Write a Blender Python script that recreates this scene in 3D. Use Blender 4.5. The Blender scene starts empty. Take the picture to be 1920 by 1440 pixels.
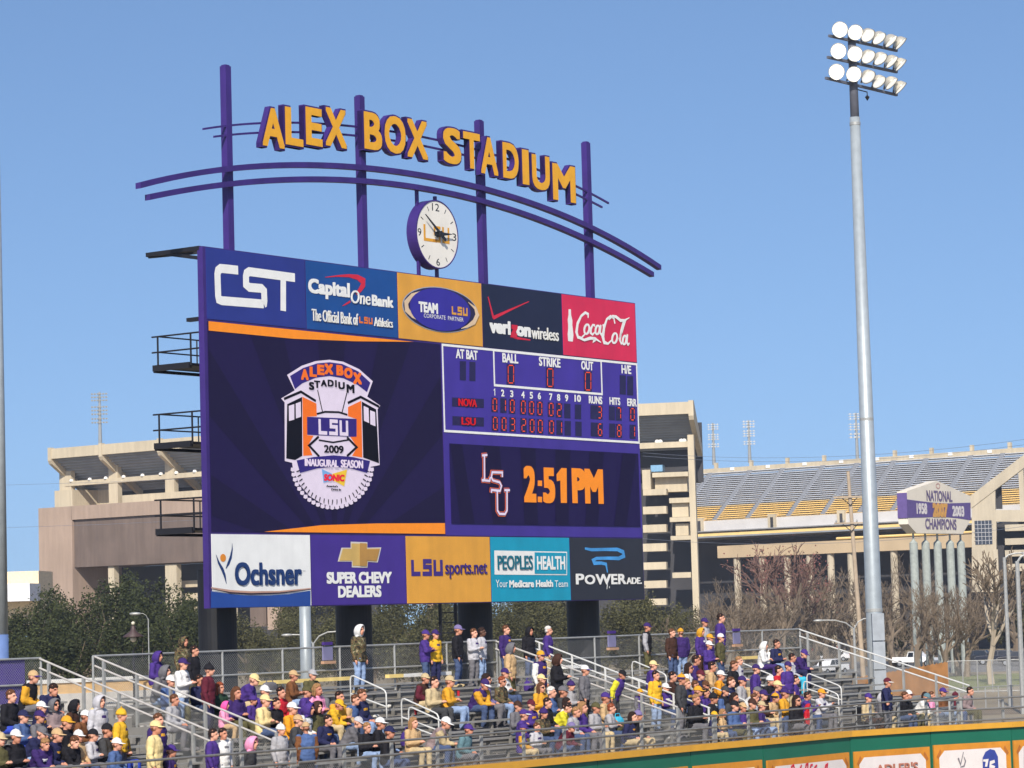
import bpy, bmesh, math, random
from mathutils import Vector as V, Matrix, noise
from mathutils.geometry import tessellate_polygon
SC = bpy.context.scene
COL = SC.collection
R = math.radians

# ---------------------------------------------------------------- camera, sky, sun, exposure
HC, F, PITCH, ROLL = 7.4, 5269.0, 0.08303, -0.02847
_fw = V((0, math.cos(PITCH), math.sin(PITCH)))
_r0 = V((1, 0, 0)); _u0 = _r0.cross(_fw)
CR = _r0 * math.cos(ROLL) + _u0 * math.sin(ROLL)
CU = _u0 * math.cos(ROLL) - _r0 * math.sin(ROLL)
CF = _fw
cam = bpy.data.cameras.new('camera'); cam_ob = bpy.data.objects.new('camera', cam); COL.objects.link(cam_ob)
cam.sensor_width = 36; cam.lens = F / 1920 * 36; cam.clip_end = 6000; cam.clip_start = 1
mm = Matrix((CR, CU, -CF)).transposed().to_4x4(); mm.translation = (0, 0, HC)
cam_ob.matrix_world = mm
SC.camera = cam_ob

SUN_EL, SUN_LEFT = R(37), R(6)
sd = V((-math.sin(SUN_LEFT) * math.cos(SUN_EL), -math.cos(SUN_LEFT) * math.cos(SUN_EL), math.sin(SUN_EL)))
w = bpy.data.worlds.new('World'); SC.world = w; w.use_nodes = True
nt = w.node_tree; bg = nt.nodes['Background']
sky = nt.nodes.new('ShaderNodeTexSky'); sky.sky_type = 'NISHITA'; sky.sun_disc = False
sky.sun_elevation = SUN_EL; sky.sun_rotation = math.atan2(sd.x, sd.y)
sky.air_density = 1.2; sky.dust_density = 0.9; sky.ozone_density = 5.0; sky.altitude = 0
tc_ = nt.nodes.new('ShaderNodeTexCoord'); mp_ = nt.nodes.new('ShaderNodeMapping'); mp_.inputs['Location'].default_value = (0, 0, 0.145)
nt.links.new(tc_.outputs['Generated'], mp_.inputs[0]); nt.links.new(mp_.outputs[0], sky.inputs[0])
tint = nt.nodes.new('ShaderNodeMix'); tint.data_type = 'RGBA'; tint.blend_type = 'MULTIPLY'; tint.inputs[0].default_value = 1; tint.inputs[7].default_value = (0.99, 1.0, 1.06, 1)
nt.links.new(sky.outputs[0], tint.inputs[6])
nt.links.new(tint.outputs[2], bg.inputs[0]); bg.inputs[1].default_value = 0.1
sl = bpy.data.lights.new('sun', 'SUN'); sl.energy = 4.0; sl.angle = R(0.5); sl.color = (1, 0.93, 0.82)
so = bpy.data.objects.new('sun', sl); COL.objects.link(so)
so.rotation_euler = sd.to_track_quat('Z', 'Y').to_euler(); so.location = (0, -50, 120)
SC.view_settings.view_transform = 'Standard'; SC.view_settings.look = 'None'
SC.view_settings.exposure = 0.42; SC.view_settings.gamma = 1; SC.view_settings.use_curve_mapping = False
SC.cycles.max_bounces = 6; SC.cycles.transparent_max_bounces = 24
SC.cycles.use_denoising = True

# ---------------------------------------------------------------- helpers
CAM = V((0, 0, HC))
def ray(px, py):
    return CR * ((px - 960) / F) - CU * ((py - 720) / F) + CF
def on_plane(px, py, p0, nrm):
    d = ray(px, py); return CAM + d * ((p0 - CAM).dot(nrm) / d.dot(nrm))
def on_z(px, py, z):
    d = ray(px, py); return CAM + d * ((z - HC) / d.z)
def at_y(px, py, y):
    d = ray(px, py); return CAM + d * (y / d.y)
def lin(r, g=None, b=None):
    if g is None: r, g, b = r
    f = lambda c: (c / 255 / 12.92) if c / 255 <= 0.04045 else ((c / 255 + 0.055) / 1.055) ** 2.4
    return (f(r), f(g), f(b), 1)

_mats = {}
def mat(name, rgb=None, rough=0.6, metal=0.0, var=0.12, scale=3.0, bump=0.0, bscale=40.0, emit=0.0, spec=0.4, objcol=False, island=0.0, streak=0.0):
    if name in _mats: return _mats[name]
    m = bpy.data.materials.new(name); m.use_nodes = True
    n = m.node_tree.nodes; l = m.node_tree.links; p = n['Principled BSDF']
    p.inputs['Roughness'].default_value = rough; p.inputs['Metallic'].default_value = metal
    p.inputs['Specular IOR Level'].default_value = spec
    tc = n.new('ShaderNodeTexCoord')
    nz = n.new('ShaderNodeTexNoise'); nz.inputs['Scale'].default_value = scale; nz.inputs['Detail'].default_value = 5
    l.new(tc.outputs['Object'], nz.inputs['Vector'])
    mr = n.new('ShaderNodeMapRange'); mr.inputs[1].default_value = 0.3; mr.inputs[2].default_value = 0.7
    mr.inputs[3].default_value = 1 - var; mr.inputs[4].default_value = 1 + var
    l.new(nz.outputs[0], mr.inputs[0])
    mx = n.new('ShaderNodeMix'); mx.data_type = 'RGBA'; mx.blend_type = 'MULTIPLY'; mx.inputs[0].default_value = 1
    if objcol:
        oi = n.new('ShaderNodeObjectInfo'); l.new(oi.outputs['Color'], mx.inputs[6])
    else:
        mx.inputs[6].default_value = rgb if len(rgb) == 4 else (*rgb, 1)
    l.new(mr.outputs[0], mx.inputs[7]); out = mx.outputs[2]
    if island:
        ge = n.new('ShaderNodeNewGeometry'); m2 = n.new('ShaderNodeMapRange')
        m2.inputs[3].default_value = 1 - island; m2.inputs[4].default_value = 1 + island
        l.new(ge.outputs['Random Per Island'], m2.inputs[0])
        mx2 = n.new('ShaderNodeMix'); mx2.data_type = 'RGBA'; mx2.blend_type = 'MULTIPLY'; mx2.inputs[0].default_value = 1
        l.new(out, mx2.inputs[6]); l.new(m2.outputs[0], mx2.inputs[7]); out = mx2.outputs[2]
    if streak:
        mpg = n.new('ShaderNodeMapping'); mpg.inputs['Scale'].default_value = (1.0, 1.0, .09); l.new(tc.outputs['Object'], mpg.inputs[0])
        n3 = n.new('ShaderNodeTexNoise'); n3.inputs['Scale'].default_value = 1.3; n3.inputs['Detail'].default_value = 7; n3.inputs['Roughness'].default_value = .65; l.new(mpg.outputs[0], n3.inputs[0])
        m3 = n.new('ShaderNodeMapRange'); m3.inputs[1].default_value = .38; m3.inputs[2].default_value = .62; m3.inputs[3].default_value = 1 - streak; m3.inputs[4].default_value = 1 + streak * .4; l.new(n3.outputs[0], m3.inputs[0])
        mx3 = n.new('ShaderNodeMix'); mx3.data_type = 'RGBA'; mx3.blend_type = 'MULTIPLY'; mx3.inputs[0].default_value = 1
        l.new(out, mx3.inputs[6]); l.new(m3.outputs[0], mx3.inputs[7]); out = mx3.outputs[2]
    l.new(out, p.inputs['Base Color'])
    if emit:
        l.new(out, p.inputs['Emission Color']); p.inputs['Emission Strength'].default_value = emit
    if bump:
        bn = n.new('ShaderNodeBump'); bn.inputs['Strength'].default_value = bump; bn.inputs['Distance'].default_value = 0.02
        nb = n.new('ShaderNodeTexNoise'); nb.inputs['Scale'].default_value = bscale; nb.inputs['Detail'].default_value = 4
        l.new(tc.outputs['Object'], nb.inputs['Vector']); l.new(nb.outputs[0], bn.inputs['Height']); l.new(bn.outputs[0], p.inputs['Normal'])
    _mats[name] = m
    return m
def C8(name, r, g, b, **k):
    return mat(name, lin(r, g, b), **k)

def wloc(o):
    p = V((0, 0, 0))
    while o: p += o.location; o = o.parent
    return p
def tag(o, label, cat, group=None, kind=None):
    if label: o['label'] = label
    if cat: o['category'] = cat
    if group: o['group'] = group
    if kind: o['kind'] = kind
    return o
def thing(name, label, cat, loc=(0, 0, 0), rz=0, group=None):
    o = bpy.data.objects.new(name, None); COL.objects.link(o); o.location = loc; o.rotation_euler = (0, 0, rz)
    o.empty_display_size = 0.2
    return tag(o, label, cat, group)
def link(name, me, parent=None):
    o = bpy.data.objects.new(name, me); COL.objects.link(o)
    if parent: o.parent = parent
    return o
def children(o): return [c for c in COL.objects if c.parent == o]
def dup(o, loc=None, rz=None, scale=None, label=None, group=None):
    def cp(x, par):
        c = x.copy(); COL.objects.link(c)
        if par: c.parent = par
        for ch in KIDS[x.name]: cp(ch, c)
        return c
    KIDS = {}
    def reg(x):
        KIDS[x.name] = list(x.children)
        for ch in x.children: reg(ch)
    reg(o)
    c = cp(o, None)
    if loc is not None: c.location = loc
    if rz is not None: c.rotation_euler = (0, 0, rz)
    if scale is not None: c.scale = scale if hasattr(scale, '__len__') else (scale,) * 3
    if label: c['label'] = label
    if group: c['group'] = group
    return c

class MB:
    def __init__(s): s.v = []; s.f = []; s.mi = []
    def add(s, vs, fs, mi=0):
        k = len(s.v); s.v += [V(x) for x in vs]; s.f += [tuple(i + k for i in f) for f in fs]; s.mi += [mi] * len(fs); return s
    def box(s, a, b, mi=0):
        (x0, y0, z0), (x1, y1, z1) = a, b
        return s.add([(x0, y0, z0), (x1, y0, z0), (x1, y1, z0), (x0, y1, z0), (x0, y0, z1), (x1, y0, z1), (x1, y1, z1), (x0, y1, z1)],
                     [(0, 3, 2, 1), (4, 5, 6, 7), (0, 1, 5, 4), (1, 2, 6, 5), (2, 3, 7, 6), (3, 0, 4, 7)], mi)
    def obox(s, o, ex, ey, ez, mi=0):
        # box from corner o with edge vectors
        o, ex, ey, ez = V(o), V(ex), V(ey), V(ez)
        if ex.cross(ey).dot(ez) < 0: ex, ey = ey, ex
        p = [o, o + ex, o + ex + ey, o + ey]; p += [q + ez for q in p]
        return s.add(p, [(0, 3, 2, 1), (4, 5, 6, 7), (0, 1, 5, 4), (1, 2, 6, 5), (2, 3, 7, 6), (3, 0, 4, 7)], mi)
    def beam(s, a, b, wd, ht, up=(0, 0, 1), mi=0):
        a, b = V(a), V(b); d = (b - a); L = d.length; d.normalize(); up = V(up)
        sx = d.cross(up)
        if sx.length < 1e-4: sx = d.cross(V((1, 0, 0)))
        sx.normalize(); uz = sx.cross(d)
        return s.obox(a - sx * wd / 2 - uz * ht / 2, d * L, sx * wd, uz * ht, mi)
    def tube(s, pts, r, n=8, cap=True, mi=0, closed=False):
        pts = [V(p) for p in pts]; m = len(pts)
        rs = r if hasattr(r, '__len__') else [r] * m
        k = len(s.v); up = None; vs = []; fs = []
        for i, p in enumerate(pts):
            if closed: d = pts[(i + 1) % m] - pts[i - 1]
            else: d = pts[min(i + 1, m - 1)] - pts[max(i - 1, 0)]
            d.normalize()
            if up is None:
                up = V((0, 0, 1)) if abs(d.z) < 0.9 else V((1, 0, 0))
            sx = d.cross(up)
            if sx.length < 1e-5: sx = d.cross(V((0.3, 1, 0.2)))
            sx.normalize(); up = sx.cross(d)
            for j in range(n):
                a = 2 * math.pi * j / n
                vs.append(p + (sx * math.cos(a) + up * math.sin(a)) * rs[i])
        for i in range(m if closed else m - 1):
            i2 = (i + 1) % m
            for j in range(n):
                j2 = (j + 1) % n
                fs.append((i * n + j, i * n + j2, i2 * n + j2, i2 * n + j))
        if cap and not closed:
            fs.append(tuple(range(n - 1, -1, -1))); fs.append(tuple((m - 1) * n + j for j in range(n)))
        return s.add(vs, fs, mi)
    def lathe(s, prof, o=(0, 0, 0), ax=(0, 0, 1), n=16, mi=0, cap=False):
        o, ax = V(o), V(ax).normalized()
        e1 = ax.cross(V((0, 0, 1)) if abs(ax.z) < 0.9 else V((1, 0, 0))).normalized(); e2 = ax.cross(e1)
        vs = []; fs = []
        for r, z in prof:
            for j in range(n):
                a = 2 * math.pi * j / n
                vs.append(o + ax * z + (e1 * math.cos(a) + e2 * math.sin(a)) * r)
        for i in range(len(prof) - 1):
            for j in range(n):
                j2 = (j + 1) % n; fs.append((i * n + j, i * n + j2, (i + 1) * n + j2, (i + 1) * n + j))
        if cap:
            fs.append(tuple(range(n - 1, -1, -1))); fs.append(tuple((len(prof) - 1) * n + j for j in range(n)))
        return s.add(vs, fs, mi)
    def prism(s, poly, fr, d0, d1, mi=0):
        # poly: 2d points; fr(u,v,w)->3d
        n = len(poly); tri = tessellate_polygon([[V((p[0], p[1], 0)) for p in poly]])
        area = sum(poly[i - 1][0] * poly[i][1] - poly[i][0] * poly[i - 1][1] for i in range(n))
        vs = [fr(u, v, d0) for u, v in poly] + [fr(u, v, d1) for u, v in poly]; fs = []
        for t in tri:
            a, b, c = t
            ar = (poly[b][0] - poly[a][0]) * (poly[c][1] - poly[a][1]) - (poly[c][0] - poly[a][0]) * (poly[b][1] - poly[a][1])
            if ar < 0: a, b, c = c, b, a
            fs.append((c, b, a)); fs.append((a + n, b + n, c + n))
        for i in range(n):
            j = (i + 1) % n
            fs.append((i, j, j + n, i + n) if area > 0 else (j, i, i + n, j + n))
        return s.add(vs, fs, mi)
    def build(s, name, mats, parent=None, origin=None, smooth=False, raw=False):
        me = bpy.data.meshes.new(name)
        if raw: off = V((0, 0, 0))
        elif parent: off = wloc(parent)
        elif origin is not None: off = V(origin)
        else:
            xs = [q.x for q in s.v]; ys = [q.y for q in s.v]
            off = V(((min(xs) + max(xs)) / 2, (min(ys) + max(ys)) / 2, min(q.z for q in s.v)))
        me.from_pydata([q - off for q in s.v], [], s.f)
        ms = mats if isinstance(mats, (list, tuple)) else [mats]
        for m in ms: me.materials.append(m)
        if len(ms) > 1: me.polygons.foreach_set('material_index', s.mi)
        if smooth: me.polygons.foreach_set('use_smooth', [True] * len(s.f))
        me.update()
        o = link(name, me, parent)
        if not parent and not raw: o.location = off
        return o

# ---------------------------------------------------------------- flat lettering (built-in font, made into meshes)
_tx = {}
def textmesh(body, bold=0.0, shear=0.0, extrude=0.0, spacing=1.0):
    key = (body, bold, shear, extrude, spacing)
    if key in _tx: return _tx[key]
    c = bpy.data.curves.new('lettering', 'FONT'); c.body = body; c.shear = shear; c.extrude = extrude; c.space_character = spacing
    c.resolution_u = 4
    o = bpy.data.objects.new('lettering', c); COL.objects.link(o)
    dg = bpy.context.evaluated_depsgraph_get(); dg.update()
    me = bpy.data.meshes.new_from_object(o.evaluated_get(dg))
    vs = [v.co.copy() for v in me.vertices]; fs = [tuple(p.vertices) for p in me.polygons]
    bpy.data.objects.remove(o); bpy.data.curves.remove(c); bpy.data.meshes.remove(me)
    sh = [(0, 0)] if not bold else [(0, 0)] + [(bold * k * i / 2, bold * k * j / 2) for k in (.5, 1) for i in range(-2, 3) for j in range(-2, 3) if (max(abs(i), abs(j)) == 2) and (k == 1 or (i % 2 == 0 and j % 2 == 0))]
    V2 = []; F2 = []
    for i, (dx, dy) in enumerate(sh):
        k = len(V2); V2 += [(v.x + dx, v.y + dy, v.z + (0.0015 if bold < .03 else 0.0006) * i) for v in vs]; F2 += [tuple(q + k for q in f) for f in fs]
    x0 = min(v[0] for v in V2); x1 = max(v[0] for v in V2); y0 = min(v[1] for v in V2); y1 = max(v[1] for v in V2)
    V2 = [((v[0] - x0) / (x1 - x0), (v[1] - y0) / (y1 - y0), v[2]) for v in V2]
    _tx[key] = (V2, F2)
    return _tx[key]

class Plane:
    """a vertical flat face: origin o, u along it, v up, w out of it"""
    def __init__(s, o, t, n): s.o = V(o); s.t = V(t).normalized(); s.n = V(n).normalized()
    def P(s, u, v, wd=0.0): return s.o + s.t * u + V((0, 0, v)) + s.n * wd
    def uv(s, px, wd=0.0):
        q = on_plane(px[0], px[1], s.o + s.n * wd, s.n) - s.o; return (q.dot(s.t), q.z)
class Art:
    """draws flat shapes on a Plane; layer l lies l*12 mm proud of the face"""
    def __init__(s, pl, f=None):
        s.pl = pl; s.f = f or (lambda x, y: (x, y)); s.mb = MB(); s.l = 1
        s.k = (s.f(1, 0)[0] - s.f(0, 0)[0]) ** -1      # stroke widths are given in picture pixels
    def W(s): return 0.012 * s.l
    def uv(s, p): return s.pl.uv(s.f(*p))
    def poly(s, pts, mi=0):
        q = [s.uv(p) for p in pts]; return s.upoly(q, mi)
    def upoly(s, q, mi=0):
        w0 = s.W(); tri = tessellate_polygon([[V((a, b, 0)) for a, b in q]]); fs = []
        for a, b, c in tri:
            ar = (q[b][0] - q[a][0]) * (q[c][1] - q[a][1]) - (q[c][0] - q[a][0]) * (q[b][1] - q[a][1])
            fs.append((a, b, c) if ar > 0 else (c, b, a))
        s.mb.add([s.pl.P(a, b, w0) for a, b in q], fs, mi); return s
    def stroke(s, pts, wd, mi=0, closed=False, px=True):
        q = [V(s.uv(p)) if px else V(p) for p in pts]; n = len(q)
        k = s.scale(pts[0]) * s.k if px else 1
        ws = [x * k for x in (wd if hasattr(wd, '__len__') else [wd] * n)]
        L = []; Rr = []
        for i in range(n):
            a = q[i - 1] if (closed or i > 0) else None; b = q[(i + 1) % n] if (closed or i < n - 1) else None
            d1 = (q[i] - a).normalized() if a is not None else None; d2 = (b - q[i]).normalized() if b is not None else None
            if d1 is None: d1 = d2
            if d2 is None: d2 = d1
            m = d1 + d2
            m = m.normalized() if m.length > 1e-3 else d1
            nn = V((-m.y, m.x)); c = max(0.45, nn.dot(V((-d1.y, d1.x)))); h = ws[i] / 2 / c
            L.append(q[i] + nn * h); Rr.append(q[i] - nn * h)
        w0 = s.W(); vs = [s.pl.P(x.x, x.y, w0) for x in L] + [s.pl.P(x.x, x.y, w0) for x in Rr]
        fs = [(i + n, (i + 1) % n + n, (i + 1) % n, i) for i in range(n if closed else n - 1)]
        s.mb.add(vs, fs, mi); return s
    def scale(s, p):
        a = s.uv(p); b = s.uv((p[0], p[1] + 10)); return abs(a[1] - b[1]) / 10
    def ell(s, c, rx, ry, mi=0, n=40, ring=0):
        # ellipse given in (u,v) proportions: px radii measured on the picture axes
        x, y = c; cu = s.uv(c); ru = abs(s.uv((x + rx, y))[0] - s.uv((x - rx, y))[0]) / 2; rv = abs(s.uv((x, y + ry))[1] - s.uv((x, y - ry))[1]) / 2
        pts = [(cu[0] + ru * math.cos(2 * math.pi * i / n), cu[1] + rv * math.sin(2 * math.pi * i / n)) for i in range(n)]
        if ring: return s.stroke(pts, ring, mi, True, px=False)
        return s.upoly(pts, mi)
    def box(s, xl, xr, yt, yb):
        xc, yc = (xl + xr) / 2, (yt + yb) / 2
        return s.uv((xl, yc))[0], s.uv((xr, yc))[0], s.uv((xc, yb))[1], s.uv((xc, yt))[1]
    def txt(s, body, xl, xr, yt, yb, mi=0, bold=0.0, shear=0.0, spacing=1.0):
        u0, u1, v0, v1 = s.box(xl, xr, yt, yb)
        vs, fs = textmesh(body, bold, shear, 0, spacing)
        s.mb.add([s.pl.P(u0 + x * (u1 - u0), v0 + y * (v1 - v0), s.W() + z) for x, y, z in vs], fs, mi); return s
    def glyph(s, strokes, xl, xr, yt, yb, wd, mi=0):
        # strokes in a unit box, y up; width as a share of the box height
        u0, u1, v0, v1 = s.box(xl, xr, yt, yb)
        for j, st in enumerate(strokes):
            q = [(u0 + x * (u1 - u0), v0 + y * (v1 - v0)) for x, y in st]
            o = s.l; s.l += 0.12 * j; s.stroke(q, wd * (v1 - v0), mi, False, px=False); s.l = o
        return s
    def build(s, name, mats, parent, smooth=False): return s.mb.build(name, mats, parent, smooth=smooth)
# squared block letters for the team initials
GL = [[(.07, 1), (.07, .09), (.30, .09)]]
GS = [[(.64, .91), (.42, .91), (.42, .54), (.60, .54), (.60, .09), (.36, .09)]]
GU = [[(.73, 1), (.73, .09), (.93, .09), (.93, 1)]]
LSU = GL + GS + GU
# ---------------------------------------------------------------- materials
PURPLE = C8('purple_paint', 58, 37, 112, rough=0.5, bump=0.05, var=.10, scale=1.2, streak=.14)
PURPLE_D = C8('dark_purple_paint', 60, 40, 118, rough=0.5)
GOLD = C8('gold_face', 232, 168, 38, rough=0.5, var=0.06)
BLACKST = C8('black_steel', 26, 25, 30, rough=0.55)
WHITE = C8('white_vinyl', 236, 235, 230, rough=0.5, var=0.04)
GALV = C8('galvanised_steel', 168, 168, 164, rough=0.45, metal=0.35, var=0.12, scale=6)
ALU = C8('weathered_aluminium', 128, 126, 122, rough=0.5, metal=0.3, var=0.18, scale=4)
POLE = C8('pole_steel', 166, 174, 178, rough=0.45, metal=0.3, var=0.08, streak=.10)
CONC = C8('concrete', 186, 174, 152, rough=0.85, var=0.10, scale=0.25, streak=.09)
def vin(n, r, g, b, **k): return C8(n, r, g, b, rough=0.45, var=k.pop('var', 0.07), scale=k.pop('scale', .9), streak=k.pop('streak', .05), **k)

# ---------------------------------------------------------------- scoreboard
ANG = R(53.9)
BT = V((math.cos(ANG), math.sin(ANG), 0)); BN = V((math.sin(ANG), -math.cos(ANG), 0))
b0 = at_y(393.8, 1140.7, 105.0)
BP = Plane(b0, BT, BN)
def z1(x, y): return (240 + x / 3.692, 100 + y / 3.692)
def z2(x, y): return (740 + x / 3.692, 180 + y / 3.692)
def z3(x, y): return (280 + x / 3.692, 440 + y / 3.692)
def z4(x, y): return (740 + x / 3.692, 490 + y / 3.692)
def z5(x, y): return (280 + x / 3.692, 800 + y / 3.692)
def z6(x, y): return (740 + x / 3.692, 800 + y / 3.692)
def ze(x, y): return (500 + x / 4.645, 660 + y / 4.645)
def zs(x, y): return (820 + x / 4.923, 640 + y / 4.923)
def zc(x, y): return (740 + x / 7.58, 350 + y / 7.58)
BW = BP.uv(z6(1733, 1195))[0]; BH = BP.uv(z3(372, 78))[1]
vt = BP.uv(z3(388, 597))[1]; vt = (vt + BP.uv(z4(1675, 695))[1]) / 2
vb = (BP.uv(z5(415, 742))[1] + BP.uv(z6(1720, 765))[1]) / 2
base = BP.P(BW / 2, 0, 0); base = V((base.x, base.y, 0))
board = thing('scoreboard', 'tall purple stadium scoreboard with advertising panels, video screen, clock and arched sign on top', 'scoreboard', base)
def bbox3(u0, u1, v0, v1, w0, w1, mb=None):
    mb = mb or MB(); o = BP.P(u0, v0, w0)
    return mb.obox(o, BP.t * (u1 - u0), BP.n * (w1 - w0), V((0, 0, v1 - v0)))
m = bbox3(0, BW, 0, BH, -0.30, -0.02)
m.build('cabinet', PURPLE, board)
cab_rear = bbox3(2.6, BW - 0.4, 0.2, BH - 0.3, -1.0, -0.303); cab_rear.build('rear_frame', BLACKST, board)
# round black columns
for px in (433, 688, 915, 1117):
    u = BP.uv((px, 1150), -1.2)[0]; q = BP.P(u, 0, -1.9)
    MB().lathe([(0.74, -0.0), (0.74, q.z + 1.5)], (q.x, q.y, 0), n=28, cap=True).build('column', C8('black_column', 20, 21, 26, rough=0.6, var=.3, scale=1.2), board, smooth=False)
# access ladder below the board
lad = MB()
for px in (826, 855):
    u = BP.uv((px, 1160), -0.6)[0]; lad.obox(BP.P(u, -2.6, -0.7), BP.t * 0.1, BP.n * 0.1, V((0, 0, 2.8)))
ua, ub = BP.uv((826, 1160), -0.6)[0], BP.uv((855, 1160), -0.6)[0]
for i in range(6): lad.obox(BP.P(ua, -2.5 + i * 0.42, -0.68), BP.t * (ub - ua), BP.n * 0.05, V((0, 0, 0.05)))
lad.obox(BP.P(ua - .8, -2.75, -1.0), BP.t * (ub - ua + 1.4), BP.n * 0.5, V((0, 0, 0.13)))
lad.build('ladder', BLACKST, board)
# catwalks at the back, their ends showing to the left
for k, (ydeck, yrail, x0) in enumerate(((690, 618, 297), (838, 767, 303), (1001, 932, 308))):
    v = BP.uv((372, ydeck - 8), -0.4)[1]; ln = 2.45
    cw = bbox3(0.25, BW - 0.5, v, v + 0.10, -0.4 - ln, -1.02).build('catwalk', BLACKST, board)
    e = bbox3(0.20, 0.35, v - 0.10, v + 0.13, -0.45 - ln, -1.02)
    bbox3(0.30, BW - .5, v - 0.15, v - 0.04, -0.5 - ln, -0.35 - ln, e); e.build('deck_edge', BLACKST, cw)
    r = MB()
    for h in (0.62, 1.22):
        r.tube([BP.P(0.25, v + h, -0.5 - ln), BP.P(0.25, v + h, -0.35)], 0.035, 6)
        r.tube([BP.P(0.25, v + h, -0.2 - ln), BP.P(BW - .5, v + h, -0.2 - ln)], 0.03, 5)
    for wv in (-0.2 - ln, -0.95): r.tube([BP.P(0.25, v, wv), BP.P(0.25, v + 1.22, wv)], 0.04, 6)
    for i in range(1, 12): r.tube([BP.P(BW * i / 12, v, -0.2 - ln), BP.P(BW * i / 12, v + 1.22, -0.2 - ln)], 0.03, 5)
    r.build('railing', BLACKST, cw)
br = MB(); br.beam(BP.P(0.1, BH - .05, -0.2), BP.P(0.1, BH - .05, -2.95), 0.22, 0.16); br.beam(BP.P(0.1, BH - .42, -0.3), BP.P(0.1, BH - .10, -1.95), 0.14, 0.14)
br.beam(BP.P(1.1, BH - .05, -0.2), BP.P(0.1, BH - .12, -2.9), 0.12, 0.12); br.build('top_bracket', BLACKST, board)
br = bbox3(-0.02, .2, vt - .02, vt + .12, -.9, -.303); br.build('side_bracket', BLACKST, board)

# posts, arches and thin rails over the board
def post(top, bot, wd=0.40):
    ut, v1 = BP.uv(top, -.3); ub_, _ = BP.uv(bot, -.3); u = (ut + ub_) / 2
    m = bbox3(u - wd / 2, u + wd / 2, BH - 1.0, v1, -0.44, -0.14)
    bbox3(u - wd / 2 + .04, u + wd / 2 - .04, v1, v1 + .05, -0.40, -0.18, m)
    m.build('post', PURPLE, board)
for a, b in ((z1(670, 90), z1(700, 1340)), (z1(1598, 300), z3(1482, 230)), (z2(582, 175), z2(612, 1290)), (z2(1322, 325), z2(1352, 1395))): post(a, b, 0.31)
def smooth_pts(q, n=40):
    # quadratic-ish fit v(u): cubic polynomial least squares by hand
    us = [p[0] for p in q]; vs = [p[1] for p in q]; c = sum(us) / len(us); s = max(abs(u - c) for u in us)
    import numpy as np
    co = np.polyfit([(u - c) / s for u in us], vs, 4)
    return [(u, float(np.polyval(co, (u - c) / s))) for u in [us[0] + (us[-1] - us[0]) * i / n for i in range(n + 1)]]
def arch(pts, ht, dp, name, w0=-.01):
    q = smooth_pts([BP.uv(p, w0) for p in pts]); poly = [(u, v + ht / 2) for u, v in q] + [(u, v - ht / 2) for u, v in reversed(q)]
    MB().prism(poly, lambda u, v, d: BP.P(u, v, d), w0 - dp / 2, w0 + dp / 2).build(name, PURPLE, board)
arch([z1(*p) for p in ((70, 918), (300, 860), (640, 806), (900, 785), (1200, 772), (1500, 782), (1640, 795), (1920, 830))] + [z2(*p) for p in ((300, 575), (570, 634), (900, 728), (1200, 838), (1370, 920), (1600, 1050), (1830, 1185))], 0.22, 0.26, 'arched_beam')
arch([z1(*p) for p in ((135, 1000), (400, 945), (650, 908), (900, 887), (1200, 873), (1580, 887), (1920, 918))] + [z2(*p) for p in ((300, 658), (570, 722), (900, 818), (1200, 938), (1330, 995), (1500, 1085), (1780, 1235))], 0.22, 0.26, 'arched_beam')
arch([z1(*p) for p in ((520, 522), (640, 508), (900, 487), (1340, 487), (1580, 502))] + [z2(*p) for p in ((200, 292), (480, 347), (720, 415), (1250, 622), (1480, 742))], 0.08, 0.08, 'letter_rail', -.20)
arch([z1(*p) for p in ((595, 577), (720, 563), (1000, 548), (1300, 548), (1580, 568))] + [z2(*p) for p in ((200, 352), (480, 407), (720, 472), (1250, 682), (1435, 768))], 0.08, 0.08, 'letter_rail', -.20)
# the raised letters
LET = [('A', z1(932, 515), z1(1082, 515), z1(1005, 380), z1(1005, 648)), ('L', z1(1090, 510), z1(1212, 510), z1(1150, 378), z1(1150, 638)), ('E', z1(1232, 510), z1(1345, 510), z1(1288, 378), z1(1288, 638)),
       ('X', z1(1368, 515), z1(1512, 515), z1(1440, 384), z1(1440, 648)), ('B', z1(1636, 540), z1(1758, 540), z1(1697, 412), z1(1697, 668)), ('O', z2(-68, 270), z2(76, 270), z2(4, 140), z2(4, 398)),
       ('X', z2(88, 302), z2(228, 302), z2(158, 168), z2(158, 430)), ('S', z2(338, 345), z2(460, 345), z2(398, 222), z2(398, 470)), ('T', z2(478, 375), z2(592, 375), z2(535, 254), z2(535, 502)),
       ('A', z2(598, 415), z2(714, 415), z2(656, 288), z2(656, 542)), ('D', z2(750, 450), z2(858, 450), z2(804, 328), z2(804, 572)), ('I', z2(885, 492), z2(930, 492), z2(907, 372), z2(907, 612)),
       ('U', z2(953, 535), z2(1074, 535), z2(1013, 412), z2(1013, 650)), ('M', z2(1096, 605), z2(1252, 605), z2(1174, 478), z2(1174, 728))]
for ch, l_, r_, t_, b_ in LET:
    u0, u1 = BP.uv(l_, .2)[0], BP.uv(r_, .2)[0]; v1, v0 = BP.uv(t_, .2)[1], BP.uv(b_, .2)[1]
    vs, fs = textmesh(ch, 0.040, 0, 0.5); z0 = min(v[2] for v in vs); zz = 1.0
    e = 0.07
    b = MB().add([BP.P(u0 - e + x * (u1 - u0 + 2 * e), v0 - e + y * (v1 - v0 + 2 * e), -0.10 + (z - z0) * 0.26) for x, y, z in vs], fs)
    body = b.build('letter', PURPLE, board)
    vs, fs = textmesh(ch, 0.030, 0, 0)
    MB().add([BP.P(u0 + x * (u1 - u0), v0 + y * (v1 - v0), 0.185 + z) for x, y, z in vs], fs).build('letter_face', GOLD, body)

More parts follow.
